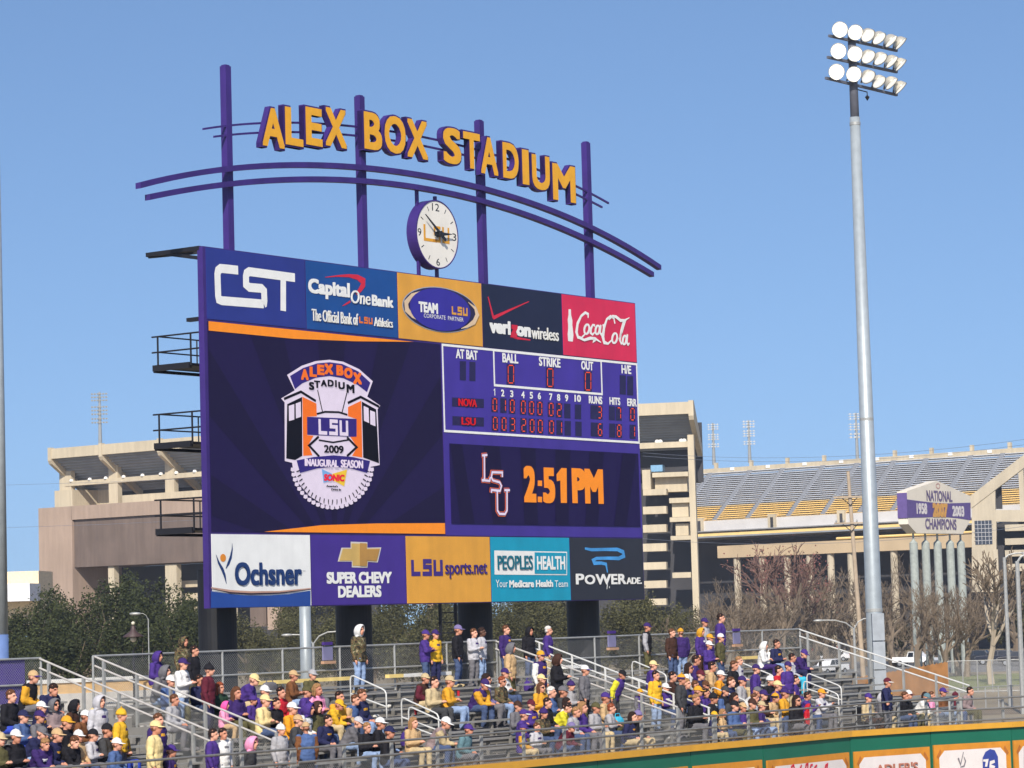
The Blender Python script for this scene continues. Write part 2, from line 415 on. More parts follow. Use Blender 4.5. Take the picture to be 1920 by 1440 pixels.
# clock
ck = thing('clock', None, None); ck.parent = board
cc = BP.uv(zc(607, 678), .2); CRAD = (BP.uv(zc(607, 190), .2)[1] - BP.uv(zc(607, 1165), .2)[1]) / 2
crad_u = abs(BP.uv(zc(905, 678), .2)[0] - BP.uv(zc(305, 678), .2)[0]) / 2
CRAD = (CRAD + crad_u) / 2; cpos = BP.P(cc[0], cc[1], 0)
ck.location = cpos - board.location
MB().lathe([(CRAD - .03, -.32), (CRAD, -.30), (CRAD, .205), (CRAD - .05, .215), (CRAD - .055, .19)], cpos, BP.n, 64).build('case', PURPLE, ck, smooth=False)
MB().lathe([(0.001, .192), (CRAD - .05, .192)], cpos, BP.n, 64).build('dial', vin('dial_white', 238, 232, 220), ck)
MB().lathe([(0.001, -.30), (CRAD - .05, -.30)], cpos, BP.n, 48).build('back_plate', PURPLE, ck)
CP = Plane(cpos + BP.n * .195, BP.t, BP.n)
DK = vin('clock_black', 32, 34, 38); OCH = vin('logo_gold', 226, 160, 40)
a = Art(CP, zc); a.l = .3
for s_, box in (('12', (530, 632, 240, 345)), ('3', (818, 874, 665, 770)), ('6', (592, 642, 1020, 1122)), ('9', (328, 378, 590, 698))): a.txt(s_, *box)
for k in range(12):
    if k % 3:
        th = math.pi / 2 - k * math.pi / 6; c, s = math.cos(th), math.sin(th)
        a.stroke([(c * CRAD * .74, s * CRAD * .74), (c * CRAD * .88, s * CRAD * .88)], .035, px=False)
a.build('numerals', DK, ck)
a = Art(CP, zc); a.l = .5; a.glyph([[(.05, 1), (.05, .08), (.50, .08)]], 405, 790, 560, 790, .19); a.glyph(GS, 405, 790, 560, 790, .17); a.glyph(GU, 405, 790, 560, 790, .17); a.build('dial_emblem', OCH, ck)
hd = MB(); ang_m = math.pi / 2 - 2 * math.pi * (51 / 60); ang_h = math.pi / 2 - 2 * math.pi * ((2 + 51 / 60) / 12)
def hand(angle, ln, tail, wd, w0, name):
    c, s = math.cos(angle), math.sin(angle); pr = [(-tail, wd * .9), (0, wd), (ln * .45, wd * .6), (ln, .015), (ln, -.015), (ln * .45, -wd * .6), (0, -wd), (-tail, -wd * .9)]
    MB().prism([(c * x - s * y, s * x + c * y) for x, y in reversed(pr)], lambda u, v, d: CP.P(u, v, d), w0, w0 + .03).build(name, DK, ck)
hand(ang_m, CRAD * .86, .42, .075, .17, 'minute_hand'); hand(ang_h, CRAD * .58, .34, .10, .11, 'hour_hand')
MB().lathe([(.13, 0), (.13, .23), (.02, .25)], CP.o, BP.n, 20).build('hub', DK, ck)
hg = MB()
for px, w0 in ((zc(300, 120), -.25), (zc(638, 150), .05)):
    u = BP.uv(px, w0)[0]; vt_ = BP.uv(z2(150, 640), .02)[1]; du = abs(u - cc[0]); vv = math.sqrt(max(.01, CRAD ** 2 - du ** 2)) - .05
    hg.obox(BP.P(u - .06, cc[1] + vv, -.26), BP.t * .12, BP.n * .12, V((0, 0, (vt_ + (-.15 if u > cc[0] else .12)) - cc[1] - vv)))
    hg.obox(BP.P(u - .06, BH - .02, -.26), BP.t * .12, BP.n * .12, V((0, 0, cc[1] - vv - BH + .02)))
hg.build('hanger', PURPLE, ck)

# ---------------------------------------------------------------- advertising panels
tu = [0.12, BP.uv(z3(1078, 180))[0], BP.uv(z3(1714, 265))[0], BP.uv(z4(602, 155))[0], BP.uv(z4(1155, 235))[0], BW - .02]
bu = [0.12, BP.uv(z5(1115, 750))[0], BP.uv(z5(1772, 760))[0], BP.uv(z6(660, 765))[0], BP.uv(z6(1210, 765))[0], BW - .02]
def panel(u0, u1, v0, v1, m, gap=.035, name='advert_panel'):
    return bbox3(u0 + gap, u1 - gap, v0 + gap, v1 - gap, -.019, 0.0).build(name, m, board)
NAVY = vin('cst_blue', 40, 52, 132); CAPB = vin('bank_blue', 20, 74, 142); ORG = vin('advert_orange', 224, 160, 58)
INK = vin('ink_navy', 26, 30, 58); RED = vin('advert_red', 214, 38, 78); PUR = vin('advert_purple', 66, 42, 136); TEAL = vin('advert_teal', 14, 150, 180); CHAR = vin('advert_charcoal', 40, 42, 52)
LPUR = vin('logo_purple', 62, 40, 124); LRED = vin('logo_red', 208, 34, 60); LORG = vin('logo_orange', 232, 120, 40); CREAM = vin('logo_cream', 226, 196, 160); LG = vin('lettering_grey', 170, 172, 178)

# first panel: three squared white letters
p = panel(tu[0], tu[1], vt, BH, NAVY); a = Art(BP, z3)
W3 = 58
a.stroke([(613, 246), (520, 236), (492, 234), (475, 248), (470, 275), (475, 425), (480, 448), (500, 457), (790, 480)], 16.5); a.l = 1.12
a.stroke([(790, 480), (792, 478), (795, 455), (792, 390), (775, 372), (690, 365), (668, 345), (667, 290), (672, 268), (690, 256), (1006, 298)], 16.5); a.l = 1.24
a.stroke([(925, 300), (925, 528)], 15.5)
a.build('lettering', WHITE, p)
# second: bank with a red swoosh
p = panel(tu[1], tu[2], vt, BH, CAPB); a = Art(BP, z3)
a.txt('Capital', 1098, 1385, 318, 448, bold=.045); a.txt('One', 1392, 1525, 390, 482, shear=.12, bold=.008); a.txt('Bank', 1538, 1686, 424, 500, bold=.045)
a.txt('The Official Bank of', 1122, 1440, 530, 612, bold=.005); a.txt('Athletics', 1553, 1680, 578, 640, bold=.005)
a.build('lettering', WHITE, p)
a = Art(BP, z3); a.stroke([(1215, 295), (1300, 286), (1380, 284), (1440, 295), (1478, 320), (1478, 350), (1455, 385), (1430, 410)], [1, 3, 6, 10, 14, 12, 9, 5]); a.stroke([(1335, 494), (1360, 480), (1390, 462)], [1, 3, 4]); a.build('swoosh', LRED, p)
a = Art(BP, z3); a.glyph(LSU, 1448, 1546, 572, 614, .29); a.build('team_initials', LORG, p)
# third: oval team badge
p = panel(tu[2], tu[3], vt, BH, ORG); a = Art(BP, z4); a.ell((318, 335), 262, 156, 0); a.build('badge_rim', LG, p)
a = Art(BP, z4); a.l = 2; a.ell((318, 335), 256, 150, 0); a.build('badge_edge', vin('badge_edge', 40, 34, 70), p)
a = Art(BP, z4); a.l = 3
a.stroke([(185, 205), (115, 235), (75, 285), (80, 335), (120, 380), (142, 402)], [1, 7, 11, 12, 7, 1]); a.stroke([(505, 283), (552, 325), (568, 370), (545, 420), (500, 450), (455, 466)], [1, 6, 10, 10, 5, 1]); a.build('badge_gleam', CREAM, p)
a = Art(BP, z4); a.l = 4; a.ell((312, 335), 210, 146, 0); a.build('badge_field', vin('badge_field', 52, 42, 150), p)
a = Art(BP, z4); a.l = 5; a.txt('TEAM', 158, 290, 285, 358, bold=.05); a.txt('CORPORATE  PARTNER', 195, 468, 376, 404); a.build('lettering', WHITE, p)
a = Art(BP, z4); a.l = 5; a.glyph(LSU, 384, 500, 318, 372, .28); a.build('team_initials', ORG, p)
# fourth: red tick over bold lettering
p = panel(tu[3], tu[4], vt, BH, INK); a = Art(BP, z4)
a.stroke([(645, 245), (682, 392)], [3, 6]); a.l = 1.2; a.stroke([(680, 392), (800, 335), (928, 278)], [7, 4, 1.5]); a.build('tick', LRED, p)
a = Art(BP, z4); a.txt('veri', 655, 800, 408, 503, bold=.055); a.txt('on', 840, 940, 452, 522, bold=.055); a.txt('wireless', 945, 1130, 458, 545, bold=.008); a.build('lettering', WHITE, p)
a = Art(BP, z4); a.txt('z', 800, 850, 440, 528, bold=.06, shear=.2); a.stroke([(800, 520), (850, 532), (938, 545)], [3, 4.5, 2]); a.build('red_letter', LRED, p)
# fifth: white script and bottle on red
p = panel(tu[4], tu[5], vt, BH, RED); a = Art(BP, z4)
a.stroke([(1338, 392), (1338, 365), (1318, 355), (1290, 378), (1265, 430), (1257, 490), (1268, 525), (1292, 530), (1315, 505)], [3, 5, 5, 5, 7, 8, 6, 4, 3]); a.l = 1.15
def o_(cx, cy, rx, ry, wd=4.6):
    pts = [(cx + rx * math.sin(t) + ry * .12 * math.cos(t), cy - ry * math.cos(t)) for t in [i * math.pi / 7 for i in range(14)]]
    a.stroke(pts, [wd + 2.5 * abs(math.sin(i * math.pi / 7)) - 1 for i in range(14)], 0, True)
o_(1328, 470, 17, 33); a.l = 1.3
a.stroke([(1385, 445), (1370, 440), (1357, 465), (1355, 495), (1368, 508), (1385, 490)], [5, 4, 6, 6, 4, 3]); a.l = 1.45
o_(1402, 475, 14, 30); a.l = 1.6; a.stroke([(1425, 440), (1418, 490), (1428, 508), (1438, 495)], [5, 6, 4, 3]); a.stroke([(1438, 452), (1452, 448)], 8); a.l = 1.75
a.stroke([(1522, 432), (1515, 395), (1492, 378), (1465, 402), (1447, 460), (1438, 520), (1448, 562), (1475, 570), (1500, 545)], [4, 4, 4, 5, 7, 9, 7, 4, 3]); a.l = 1.9
o_(1520, 532, 17, 34); a.l = 2.05
a.stroke([(1548, 540), (1572, 490), (1588, 430), (1598, 405), (1582, 415), (1565, 480), (1556, 545), (1566, 570), (1580, 556)], [2.5, 3, 4, 4, 5, 6, 6, 4, 3]); a.l = 2.2
o_(1588, 545, 12, 30); a.l = 2.35; a.stroke([(1608, 505), (1603, 560), (1612, 578), (1622, 566)], [5, 6, 4, 3]); a.l = 2.5
a.stroke([(1480, 405), (1505, 378), (1530, 385), (1560, 410), (1590, 408), (1622, 390)], [2, 4, 6, 6, 4, 1.5]); a.l = 2.65
a.stroke([(1268, 530), (1310, 545), (1350, 532), (1385, 535), (1425, 562)], [3, 5, 6, 5, 2]); a.stroke([(1375, 535), (1372, 556), (1388, 548)], [3, 4, 2])
a.build('script_lettering', WHITE, p)
a = Art(BP, z4); a.poly([(1202, 332), (1218, 332), (1220, 372), (1229, 410), (1228, 440), (1232, 470), (1236, 510), (1232, 556), (1199, 552), (1196, 505), (1199, 465), (1199, 435), (1196, 405), (1202, 370)]); a.build('bottle', WHITE, p)

# bottom row, first: white panel with blue foot
p = panel(bu[0], bu[1], 0, vb, vin('clinic_white', 238, 238, 234)); a = Art(BP, z5)
a.poly([(424, 1138), (500, 1150), (640, 1166), (800, 1170), (960, 1160), (1114, 1136), (1114, 1242), (424, 1254)]); a.build('blue_foot', vin('clinic_blue', 34, 72, 150), p)
a = Art(BP, z5); a.l = 2; a.stroke([(424, 1114), (560, 1140), (700, 1150), (900, 1146), (1114, 1120)], [2, 5, 6, 5, 2]); a.build('tan_band', vin('clinic_tan', 190, 150, 130), p)
a = Art(BP, z5); a.l = 3; a.stroke([(424, 1124), (560, 1150), (700, 1158), (900, 1152), (1114, 1126)], [1, 2.5, 3, 2.5, 1]); a.build('dark_line', vin('clinic_dark', 40, 26, 50), p)
a = Art(BP, z5); a.txt('Ochsner', 588, 1050, 938, 1098, bold=.028); a.l = 1
a.stroke([(572, 806), (572, 850), (562, 905), (545, 950), (528, 982)], [.5, 3, 6, 6, 1]); a.stroke([(460, 885), (478, 940), (505, 990), (520, 1030), (532, 1088)], [.5, 5, 7, 6, 1]); a.build('lettering', vin('clinic_navy', 26, 56, 110), p)
a = Art(BP, z5); a.ell((509, 908), 20, 27); a.build('orange_dot', vin('clinic_dot', 226, 140, 40), p)
a = Art(BP, z5); a.txt('TM', 1058, 1078, 994, 1006); a.build('trade_mark', LG, p)
# second: gold cross emblem on purple
p = panel(bu[1], bu[2], 0, vb, PUR); cr = [(1392, 796), (1508, 800), (1508, 838), (1604, 836), (1580, 940), (1512, 936), (1508, 976), (1400, 974), (1400, 934), (1302, 934), (1328, 838), (1392, 838)]
a = Art(BP, z5); a.poly(cr); a.build('emblem_rim', vin('emblem_rim', 214, 206, 196), p)
ccx, ccy = 1453, 886; a = Art(BP, z5); a.l = 2; a.poly([(ccx + (x - ccx) * .93, ccy + (y - ccy) * .87) for x, y in cr]); a.build('emblem', vin('emblem_gold', 206, 170, 96, var=.2, scale=.5), p)
a = Art(BP, z5); a.l = 3; a.poly([(1453, 806), (1500, 808), (1500, 850), (1590, 848), (1570, 928), (1504, 926), (1500, 966), (1453, 964)]); a.build('emblem_facet', vin('emblem_dark_gold', 176, 132, 66, var=.2, scale=.5), p)  # printed facet in a darker gold
a = Art(BP, z5); a.txt('SUPER CHEVY', 1225, 1675, 1005, 1086, bold=.045, spacing=.95); a.txt('DEALERS', 1304, 1603, 1100, 1182, bold=.045); a.build('lettering', WHITE, p)
# third: purple web address on gold
p = panel(bu[2], bu[3], 0, vb, ORG); a = Art(BP, z6); a.glyph(LSU, 106, 338, 922, 1028, .29); a.txt('sports.net', 348, 636, 945, 1050, bold=.008); a.build('lettering', LPUR, p)
# fourth: teal health panel
p = panel(bu[3], bu[4], 0, vb, TEAL); a = Art(BP, z6)
a.poly([(688, 857), (1192, 866), (1192, 1028), (690, 1024)]); a.build('name_plate', WHITE, p)
a = Art(BP, z6); a.l = 2; a.poly([(966, 870), (1186, 874), (1186, 1020), (966, 1018)]); a.build('teal_half', TEAL, p)
a = Art(BP, z6); a.l = 2; a.txt('PEOPLES', 708, 950, 892, 990, bold=.012); a.build('teal_lettering', vin('teal_ink', 24, 110, 130), p)
a = Art(BP, z6); a.l = 3; a.txt('HEALTH', 980, 1174, 896, 990, bold=.03); a.txt('Your', 696, 778, 1060, 1112); a.txt('Medicare Health', 788, 1090, 1062, 1112, bold=.035); a.txt('Team', 1104, 1194, 1064, 1110); a.build('lettering', WHITE, p)
# fifth: blue ribbon on charcoal
p = panel(bu[4], bu[5], 0, vb, CHAR); a = Art(BP, z6)
a.stroke([(1315, 843), (1360, 852), (1450, 850), (1540, 850), (1580, 868), (1585, 895), (1550, 912), (1470, 910), (1395, 912), (1372, 925), (1380, 945), (1430, 944), (1462, 952), (1472, 1010)], [4, 6, 6, 7, 8, 8, 7, 6, 6, 7, 7, 6, 6, 3]); a.build('ribbon', vin('ribbon_blue', 70, 150, 214, var=.25, scale=.8), p)
a = Art(BP, z6); a.l = 2; a.txt('P', 1250, 1308, 1018, 1092, bold=.03); a.txt('O', 1312, 1384, 1026, 1092, bold=.03); a.txt('WER', 1388, 1598, 1020, 1092, bold=.03); a.txt('ADE.', 1600, 1704, 1044, 1090, bold=.025)
a.stroke([(1470, 1090), (1466, 1126)], [3, 1.5]); a.stroke([(1484, 1106), (1484, 1118)], 2); a.build('lettering', WHITE, p)

# ---------------------------------------------------------------- video screen
us = BP.uv(zs(42, 400))[0]
def emis(n, r, g, b, e=.35): return mat(n, tuple(c * .5 for c in lin(r, g, b)[:3]), rough=.6, var=.04, emit=e, spec=.15)
scr = panel(0.12, us, vb, vt, emis('screen_purple', 42, 32, 84, .28), .05, 'video_screen')
a = Art(BP); u0, u1 = .2, us - .08; cxu, cyv = (u0 + u1) / 2, vb - 1.0
for k in range(7):
    t0 = R(12 + k * 24); t1 = t0 + R(11)
    def hit(t):
        c, s = math.cos(t), math.sin(t); best = 1e9
        if c > 1e-6: best = min(best, (u1 - cxu) / c)
        if c < -1e-6: best = min(best, (u0 - cxu) / c)
        best = min(best, (vt - .08 - cyv) / s); return (cxu + c * best, cyv + s * best)
    v_in = vb + .08
    def low(t):
        x = cxu + (v_in - cyv) / math.tan(t); return (min(max(x, u0), u1), v_in)
    q = [low(t0), hit(t0), hit(t1), low(t1)]
    if q[1][1] > v_in and q[2][1] > v_in: a.upoly(q)
a.build('dark_rays', emis('screen_dark', 36, 28, 70, .28), scr)
OR_E = emis('screen_orange', 240, 140, 40, .9); WH_E = emis('screen_white', 226, 212, 230, .8); DK_E = emis('screen_black', 16, 14, 30, .3); PU_E = emis('screen_band', 56, 44, 128, .6); OD_E = emis('screen_orange_deep', 236, 112, 36, .9)
a = Art(BP); a.l = 2
tl = [(u0 - .02 + (u1 - u0) * i / 12, vt - .06 - .62 * (1 - i / 10.6) ** 1.0) for i in range(11)]
vq = BP.uv(z3(390, 662))[1]; ue = BP.uv(z3(1830, 746))[0]
a.upoly([(.2, vt - .06), (ue, vt - .06), (ue * .7, vt - .06 - (vt - vq) * .52), (ue * .4, vt - .06 - (vt - vq) * .86), (.2, vq)])
uq = BP.uv(z5(790, 728))[0]; vq = BP.uv(z6(362, 668))[1]
a.upoly([(uq, vb + .07), (us - .07, vb + .07), (us - .07, vq), (uq + (us - uq) * .6, vq - .06), (uq + (us - uq) * .3, vb + .07 + (vq - vb) * .55)])
a.build('orange_bands', OR_E, scr)
a = Art(BP, ze); a.l = 3
a.poly([(172, 200), (300, 120), (420, 80), (540, 68), (660, 85), (800, 150), (918, 255), (870, 390), (983, 468), (960, 500), (978, 985), (900, 1000), (880, 1100), (820, 1215), (720, 1310), (600, 1350), (480, 1325), (360, 1250), (270, 1140), (222, 1010), (215, 965), (152, 950), (150, 440), (120, 405), (238, 335)])
for i in range(25):
    t = math.pi * (1.03 + .94 * i / 24); c, s = math.cos(t), math.sin(t); x, y = 565 + 345 * c, 985 - 365 * s
    a.poly([(x - 16, y - 12), (x + 16, y - 12), (x + 18, y + 16), (x, y + 24), (x - 18, y + 16)])
    a.l += .02
a.build('emblem', WH_E, scr)
a = Art(BP, ze); a.l = 4.2
a.poly([(195, 210), (310, 140), (430, 100), (540, 90), (650, 105), (790, 170), (895, 268), (865, 350), (780, 285), (660, 230), (540, 210), (420, 225), (300, 275), (238, 325)])
a.poly([(342, 565), (775, 583), (775, 742), (345, 722)])
a.l = 5.2; a.poly([(250, 945), (400, 915), (570, 900), (740, 915), (890, 950), (865, 1055), (720, 1015), (570, 1000), (430, 1015), (280, 1055)]); a.build('emblem_bands', PU_E, scr)
a = Art(BP, ze); a.l = 4.2
a.poly([(303, 390), (425, 450), (428, 560), (345, 565), (345, 725), (400, 730), (355, 810), (390, 900), (310, 905)]); a.poly([(700, 480), (815, 425), (825, 920), (735, 905), (780, 830), (720, 740), (775, 735), (775, 585), (700, 560)])
a.l = 5.2
for ch, b in zip('ALEXBOX', ((288, 352, 150, 245), (362, 424, 130, 218), (428, 490, 112, 202), (492, 566, 104, 196), (596, 657, 116, 206), (664, 736, 138, 230), (742, 815, 180, 282))): a.txt(ch, *b, bold=.06)
a.build('emblem_orange', OD_E, scr)
a = Art(BP, ze); a.l = 4.25
a.poly([(170, 455), (300, 392), (302, 905), (240, 942), (162, 928)]); a.poly([(820, 432), (945, 500), (970, 970), (832, 920)])
a.stroke([(142, 410), (290, 347), (420, 428)], 5); a.stroke([(698, 445), (810, 392), (972, 478)], 5)
a.stroke([(435, 332), (478, 522)], 2.6); a.stroke([(690, 357), (648, 527)], 2.6); a.stroke([(428, 540), (500, 522), (620, 525), (695, 548)], 3.8); a.stroke([(445, 768), (570, 788), (705, 766)], 3.2)
a.l = 4.5; a.stroke([(445, 737), (360, 815), (450, 912)], 5); a.stroke([(690, 742), (775, 830), (690, 908)], 5)
a.l = 5.2
for ch, b in zip('STADIUM', ((357, 402, 262, 332), (402, 454, 250, 314), (460, 512, 244, 302), (520, 572, 243, 303), (584, 598, 246, 308), (612, 668, 262, 326), (684, 752, 284, 358))): a.txt(ch, *b, bold=.045)
a.txt('2009', 488, 658, 814, 882, bold=.03)
for i in range(23):
    t = math.pi * (1.05 + .90 * i / 22); c, s = math.cos(t), math.sin(t); x, y = 565 + 312 * c, 985 - 325 * s
    dx = 14 if i < 11 else -14
    a.stroke([(x + c * -24, y + s * 24), (x + dx * .2, y + 4), (x + c * 16 + dx * .5, y - s * 16 + 6)], [2.6, 2.4, 1.2])
a.txt("America's", 508, 607, 1160, 1178, bold=.03); a.txt('Drive-In', 552, 636, 1190, 1208, bold=.03)
a.build('emblem_black', DK_E, scr)
a = Art(BP, ze); a.l = 6.2; a.glyph(LSU, 430, 706, 592, 722, .24); a.txt('INAUGURAL', 318, 606, 936, 1000, bold=.02); a.txt('SEASON', 632, 822, 942, 1012, bold=.02)
for q in ([(180, 470), (228, 455), (228, 590), (182, 602)], [(240, 450), (285, 433), (287, 565), (242, 580)], [(832, 470), (875, 490), (880, 620), (835, 600)], [(888, 508), (932, 525), (935, 648), (890, 630)]): a.poly(q)
a.build('emblem_lettering', WH_E, scr)
a = Art(BP, ze); a.l = 5.2; a.poly([(560, 1062), (690, 1024), (665, 1170), (570, 1120)]); a.build('bow_shape', emis('screen_yellow', 236, 196, 60, .8), scr)
a = Art(BP, ze); a.l = 5.2; a.poly([(470, 1020), (560, 1062), (568, 1118), (484, 1140)]); a.build('bow_half', emis('screen_blue', 120, 170, 220, .8), scr)
a = Art(BP, ze); a.l = 6.2; a.txt('SONIC', 484, 664, 1066, 1126, bold=.05, shear=.1); a.build('bow_lettering', emis('screen_red', 224, 40, 60, .9), scr)

# ---------------------------------------------------------------- line score
v_ls = (BP.uv(zs(75, 848))[1] + BP.uv(zs(1868, 945))[1]) / 2
ls = panel(us + .02, BW - .02, v_ls, vt, vin('score_purple', 66, 48, 150), .01, 'line_score')
a = Art(BP); fr = .10; A0, A1, B0 = us + .04, BW - .04, v_ls + .02; B1 = (BP.uv(zs(60, 27))[1] + BP.uv(zs(1835, 197))[1]) / 2
def frame(u0, u1, v0, v1, t):
    a.upoly([(u0, v0), (u1, v0), (u1, v0 + t), (u0, v0 + t)]); a.upoly([(u0, v1 - t), (u1, v1 - t), (u1, v1), (u0, v1)])
    a.upoly([(u0, v0 + t), (u0 + t, v0 + t), (u0 + t, v1 - t), (u0, v1 - t)]); a.upoly([(u1 - t, v0 + t), (u1, v0 + t), (u1, v1 - t), (u1 - t, v1 - t)])
frame(A0, A1, B0, B1, fr)
uL = BP.uv(zs(528, 250))[0]; uR = BP.uv(zs(1508, 330))[0]; vB = (BP.uv(zs(530, 408))[1] + BP.uv(zs(1515, 485))[1]) / 2
a.l = 1.1; frame(uL - fr, uR + fr, vB - fr / 2, B1 - .01, fr); a.build('white_border', WHITE, ls)
words = [('AT BAT', 168, 368, 72, 165), ('BALL', 597, 742, 108, 200), ('STRIKE', 935, 1132, 144, 236), ('OUT', 1325, 1435, 178, 266), ('H/E', 1697, 1785, 214, 300), ('RUNS', 1395, 1518, 500, 578), ('HITS', 1586, 1684, 512, 588), ('ERR', 1750, 1836, 524, 600)]
for i, (x, y) in enumerate(((523, 466), (600, 474), (683, 482), (787, 490), (864, 496), (938, 502), (1044, 510), (1116, 516), (1190, 520), (1292, 524))): words.append((str(i + 1), x - (14 if i < 9 else 29) + (5 if i == 0 else 0), x + (14 if i < 9 else 29), y - 35, y + 35))
for wd in words:
    a = Art(BP, zs); t_, x0, x1, y0, y1 = wd; y0 += 6
    if t_ == '1': a.stroke([(x0 + 2, y0 + 16), (x0 + 14, y0 + 4), (x0 + 15, y1)], [.8, 2.2, 2.2])
    else: a.txt(t_, x0, x1, y0, y1, bold=.03)
    a.build('lettering', WHITE, ls)
LED = emis('led_red', 255, 84, 40, 1.0); DIM = vin('led_window', 34, 26, 74, var=.1)
LEDT = emis('led_dim_red', 214, 30, 40, .7)
SEG = {'0': 'abcdef', '1': 'bc', '2': 'abged', '3': 'abgcd', '6': 'afgedc', '7': 'abc', '8': 'abcdefg'}
def digit(ch, x, y, w_, h_, wide=True):
    a = Art(BP, zs); e = 8
    a.poly([(x - w_ / 2 - e, y - h_ / 2 - e), (x + w_ / 2 + e, y - h_ / 2 - e + 3), (x + w_ / 2 + e, y + h_ / 2 + e + 3), (x - w_ / 2 - e, y + h_ / 2 + e)]); win = a.build('digit_window', DIM, ls)
    if not ch: return
    a = Art(BP, zs); a.l = 2; l, r, t, b, mm_ = x - w_ / 2 + 4, x + w_ / 2 - 4, y - h_ / 2 + 4, y + h_ / 2 - 4, y
    P_ = {'a': ((l + 6, t), (r - 6, t + 1)), 'b': ((r, t + 8), (r, mm_ - 5)), 'c': ((r, mm_ + 5), (r, b - 8)), 'd': ((l + 6, b), (r - 6, b + 1)), 'e': ((l, mm_ + 5), (l, b - 8)), 'f': ((l, t + 8), (l, mm_ - 5)), 'g': ((l + 6, mm_), (r - 6, mm_))}
    for sgm in SEG[ch]: a.stroke(P_[sgm], 1.75)
    a.build('digit', LED, win)
ls_w = 46
for ch, x, y in (('0', 675, 303), ('0', 1038, 335), ('0', 1388, 368)): digit(ch, x, y, 58, 170)
for x, y in ((234, 270), (322, 276), (1710, 400), (1778, 408)): digit('', x, y, 40, 160)
cols = [527, 608, 688, 790, 867, 943, 1047, 1122, 1198, 1297]
for r_, seq in ((0, '01000002  '), (1, '00320001  ')):
    for i, ch in enumerate(seq):
        digit(ch.strip(), cols[i] + r_ * 4, 585 + (cols[i] - 527) * (.083 - .02 * r_) + r_ * 173, 42, 118)
for r_, (a1, a2, a3) in ((0, '370'), (1, '681')):
    dy = r_ * 160
    for x, ch in ((1440, ''), (1495, a1), (1610, ''), (1672, a2), (1798, a3)): digit(ch, x + r_ * 3, 655 + (x - 1495) * .06 + dy, 40, 112)
for x0, x1, y0, s_, tx0, tx1 in ((135, 428, 518, 'NOVA', 190, 355), (138, 428, 690, 'LSU', 218, 345)):
    a = Art(BP, zs); a.poly([(x0, y0), (x1, y0 + 14), (x1, y0 + 96), (x0, y0 + 82)]); win = a.build('team_window', DIM, ls)
    a = Art(BP, zs); a.l = 2; a.txt(s_, tx0, tx1, y0 + 14, y0 + 84, bold=.012); a.build('team_name', LEDT, win)

# ---------------------------------------------------------------- small message screen
p2 = panel(us + .02, BW - .02, vb, v_ls, vin('screen_surround', 64, 46, 140), .01, 'screen_surround')
s_u0, s_u1 = BP.uv(z6(385, 400))[0], BP.uv(z6(1690, 430))[0]; s_v0, s_v1 = BP.uv(z6(1000, 682))[1], BP.uv(z6(1000, 150))[1]
ms = bbox3(s_u0, s_u1, s_v0, s_v1, .001, .03).build('message_screen', emis('screen_deep', 40, 30, 86, .3), p2)
MS = Plane(BP.o + BP.n * .03, BP.t, BP.n)
a = Art(MS); sw = s_u1 - s_u0
for k in range(6):
    x = s_u0 + sw * (k + .25) / 6.2; dx = (k - 2.5) * .35
    a.upoly([(x, s_v0 + .03), (x + sw * .07, s_v0 + .03), (min(x + sw * .08 + dx, s_u1 - .03), s_v1 - .03), (max(x + dx, s_u0 + .03), s_v1 - .03)])
a.build('dark_rays', emis('screen_deep2', 33, 25, 68, .28), p2)
a = Art(MS, z6); a.l = 3; a.txt('2', 888, 972, 272, 524, bold=.048); a.poly([(986, 372), (1016, 374), (1016, 412), (986, 410)]); a.poly([(986, 484), (1016, 486), (1016, 524), (986, 522)]); a.txt('5', 1020, 1104, 284, 530, bold=.048); a.poly([(1116, 330), (1150, 286), (1186, 288), (1188, 528), (1146, 528), (1142, 372), (1118, 378)]); a.txt('PM', 1222, 1438, 292, 532, bold=.055); a.build('time', OR_E, p2)
SERIF = [[(598, 200), (635, 196)], [(614, 198), (615, 362), (600, 378)], [(596, 370), (650, 376), (655, 350)],
         [(738, 350), (738, 318), (668, 316), (662, 350), (672, 372), (720, 386), (732, 410), (722, 446), (664, 438), (662, 458)],
         [(680, 440), (722, 444)], [(752, 440), (790, 440)], [(702, 444), (704, 580), (718, 604), (756, 606), (770, 580), (770, 442)]]
for wd_, mt, nm, l0 in ((9.0, OD_E, 'initials_rim', 2.0), (6.6, PU_E, 'initials_inner', 3.2), (4.2, WH_E, 'initials', 4.4)):
    a = Art(MS, z6)
    for i, s_ in enumerate(SERIF): a.l = l0 + i * .12; a.stroke(s_, wd_)
    a.build(nm, mt, p2)
# ---------------------------------------------------------------- ground
GRASS = C8('winter_grass', 128, 120, 84, rough=0.95, var=0.25, scale=0.15, bump=0.4, bscale=8)
gr = MB(); gr.add([(-760, -120, 0), (760, -120, 0), (760, 1650, 0), (-760, 1650, 0)], [(0, 1, 2, 3)])
g = gr.build('ground', C8('ground_dirt', 142, 128, 104, rough=.95, var=.22, scale=.06, bump=.3, bscale=3), origin=(0, 0, 0)); tag(g, 'flat brown winter ground around the ballpark', 'ground', kind='structure')
def sheet(name, pts, z, m, label, cat='ground'):
    o = MB().add([(x, y, z) for x, y in pts], [tuple(range(len(pts)))]).build(name, m); tag(o, label, cat, kind='structure'); return o
pz = lambda px, py: tuple(on_z(px, py, 0))[:2]
ASPH = C8('asphalt', 116, 114, 112, rough=.9, var=.12, scale=.2)
sheet('parking_road', [pz(1530, 1268), pz(1925, 1258), pz(1925, 1236), pz(1530, 1242)], .008, ASPH, 'grey parking road beyond the bleachers', 'road')
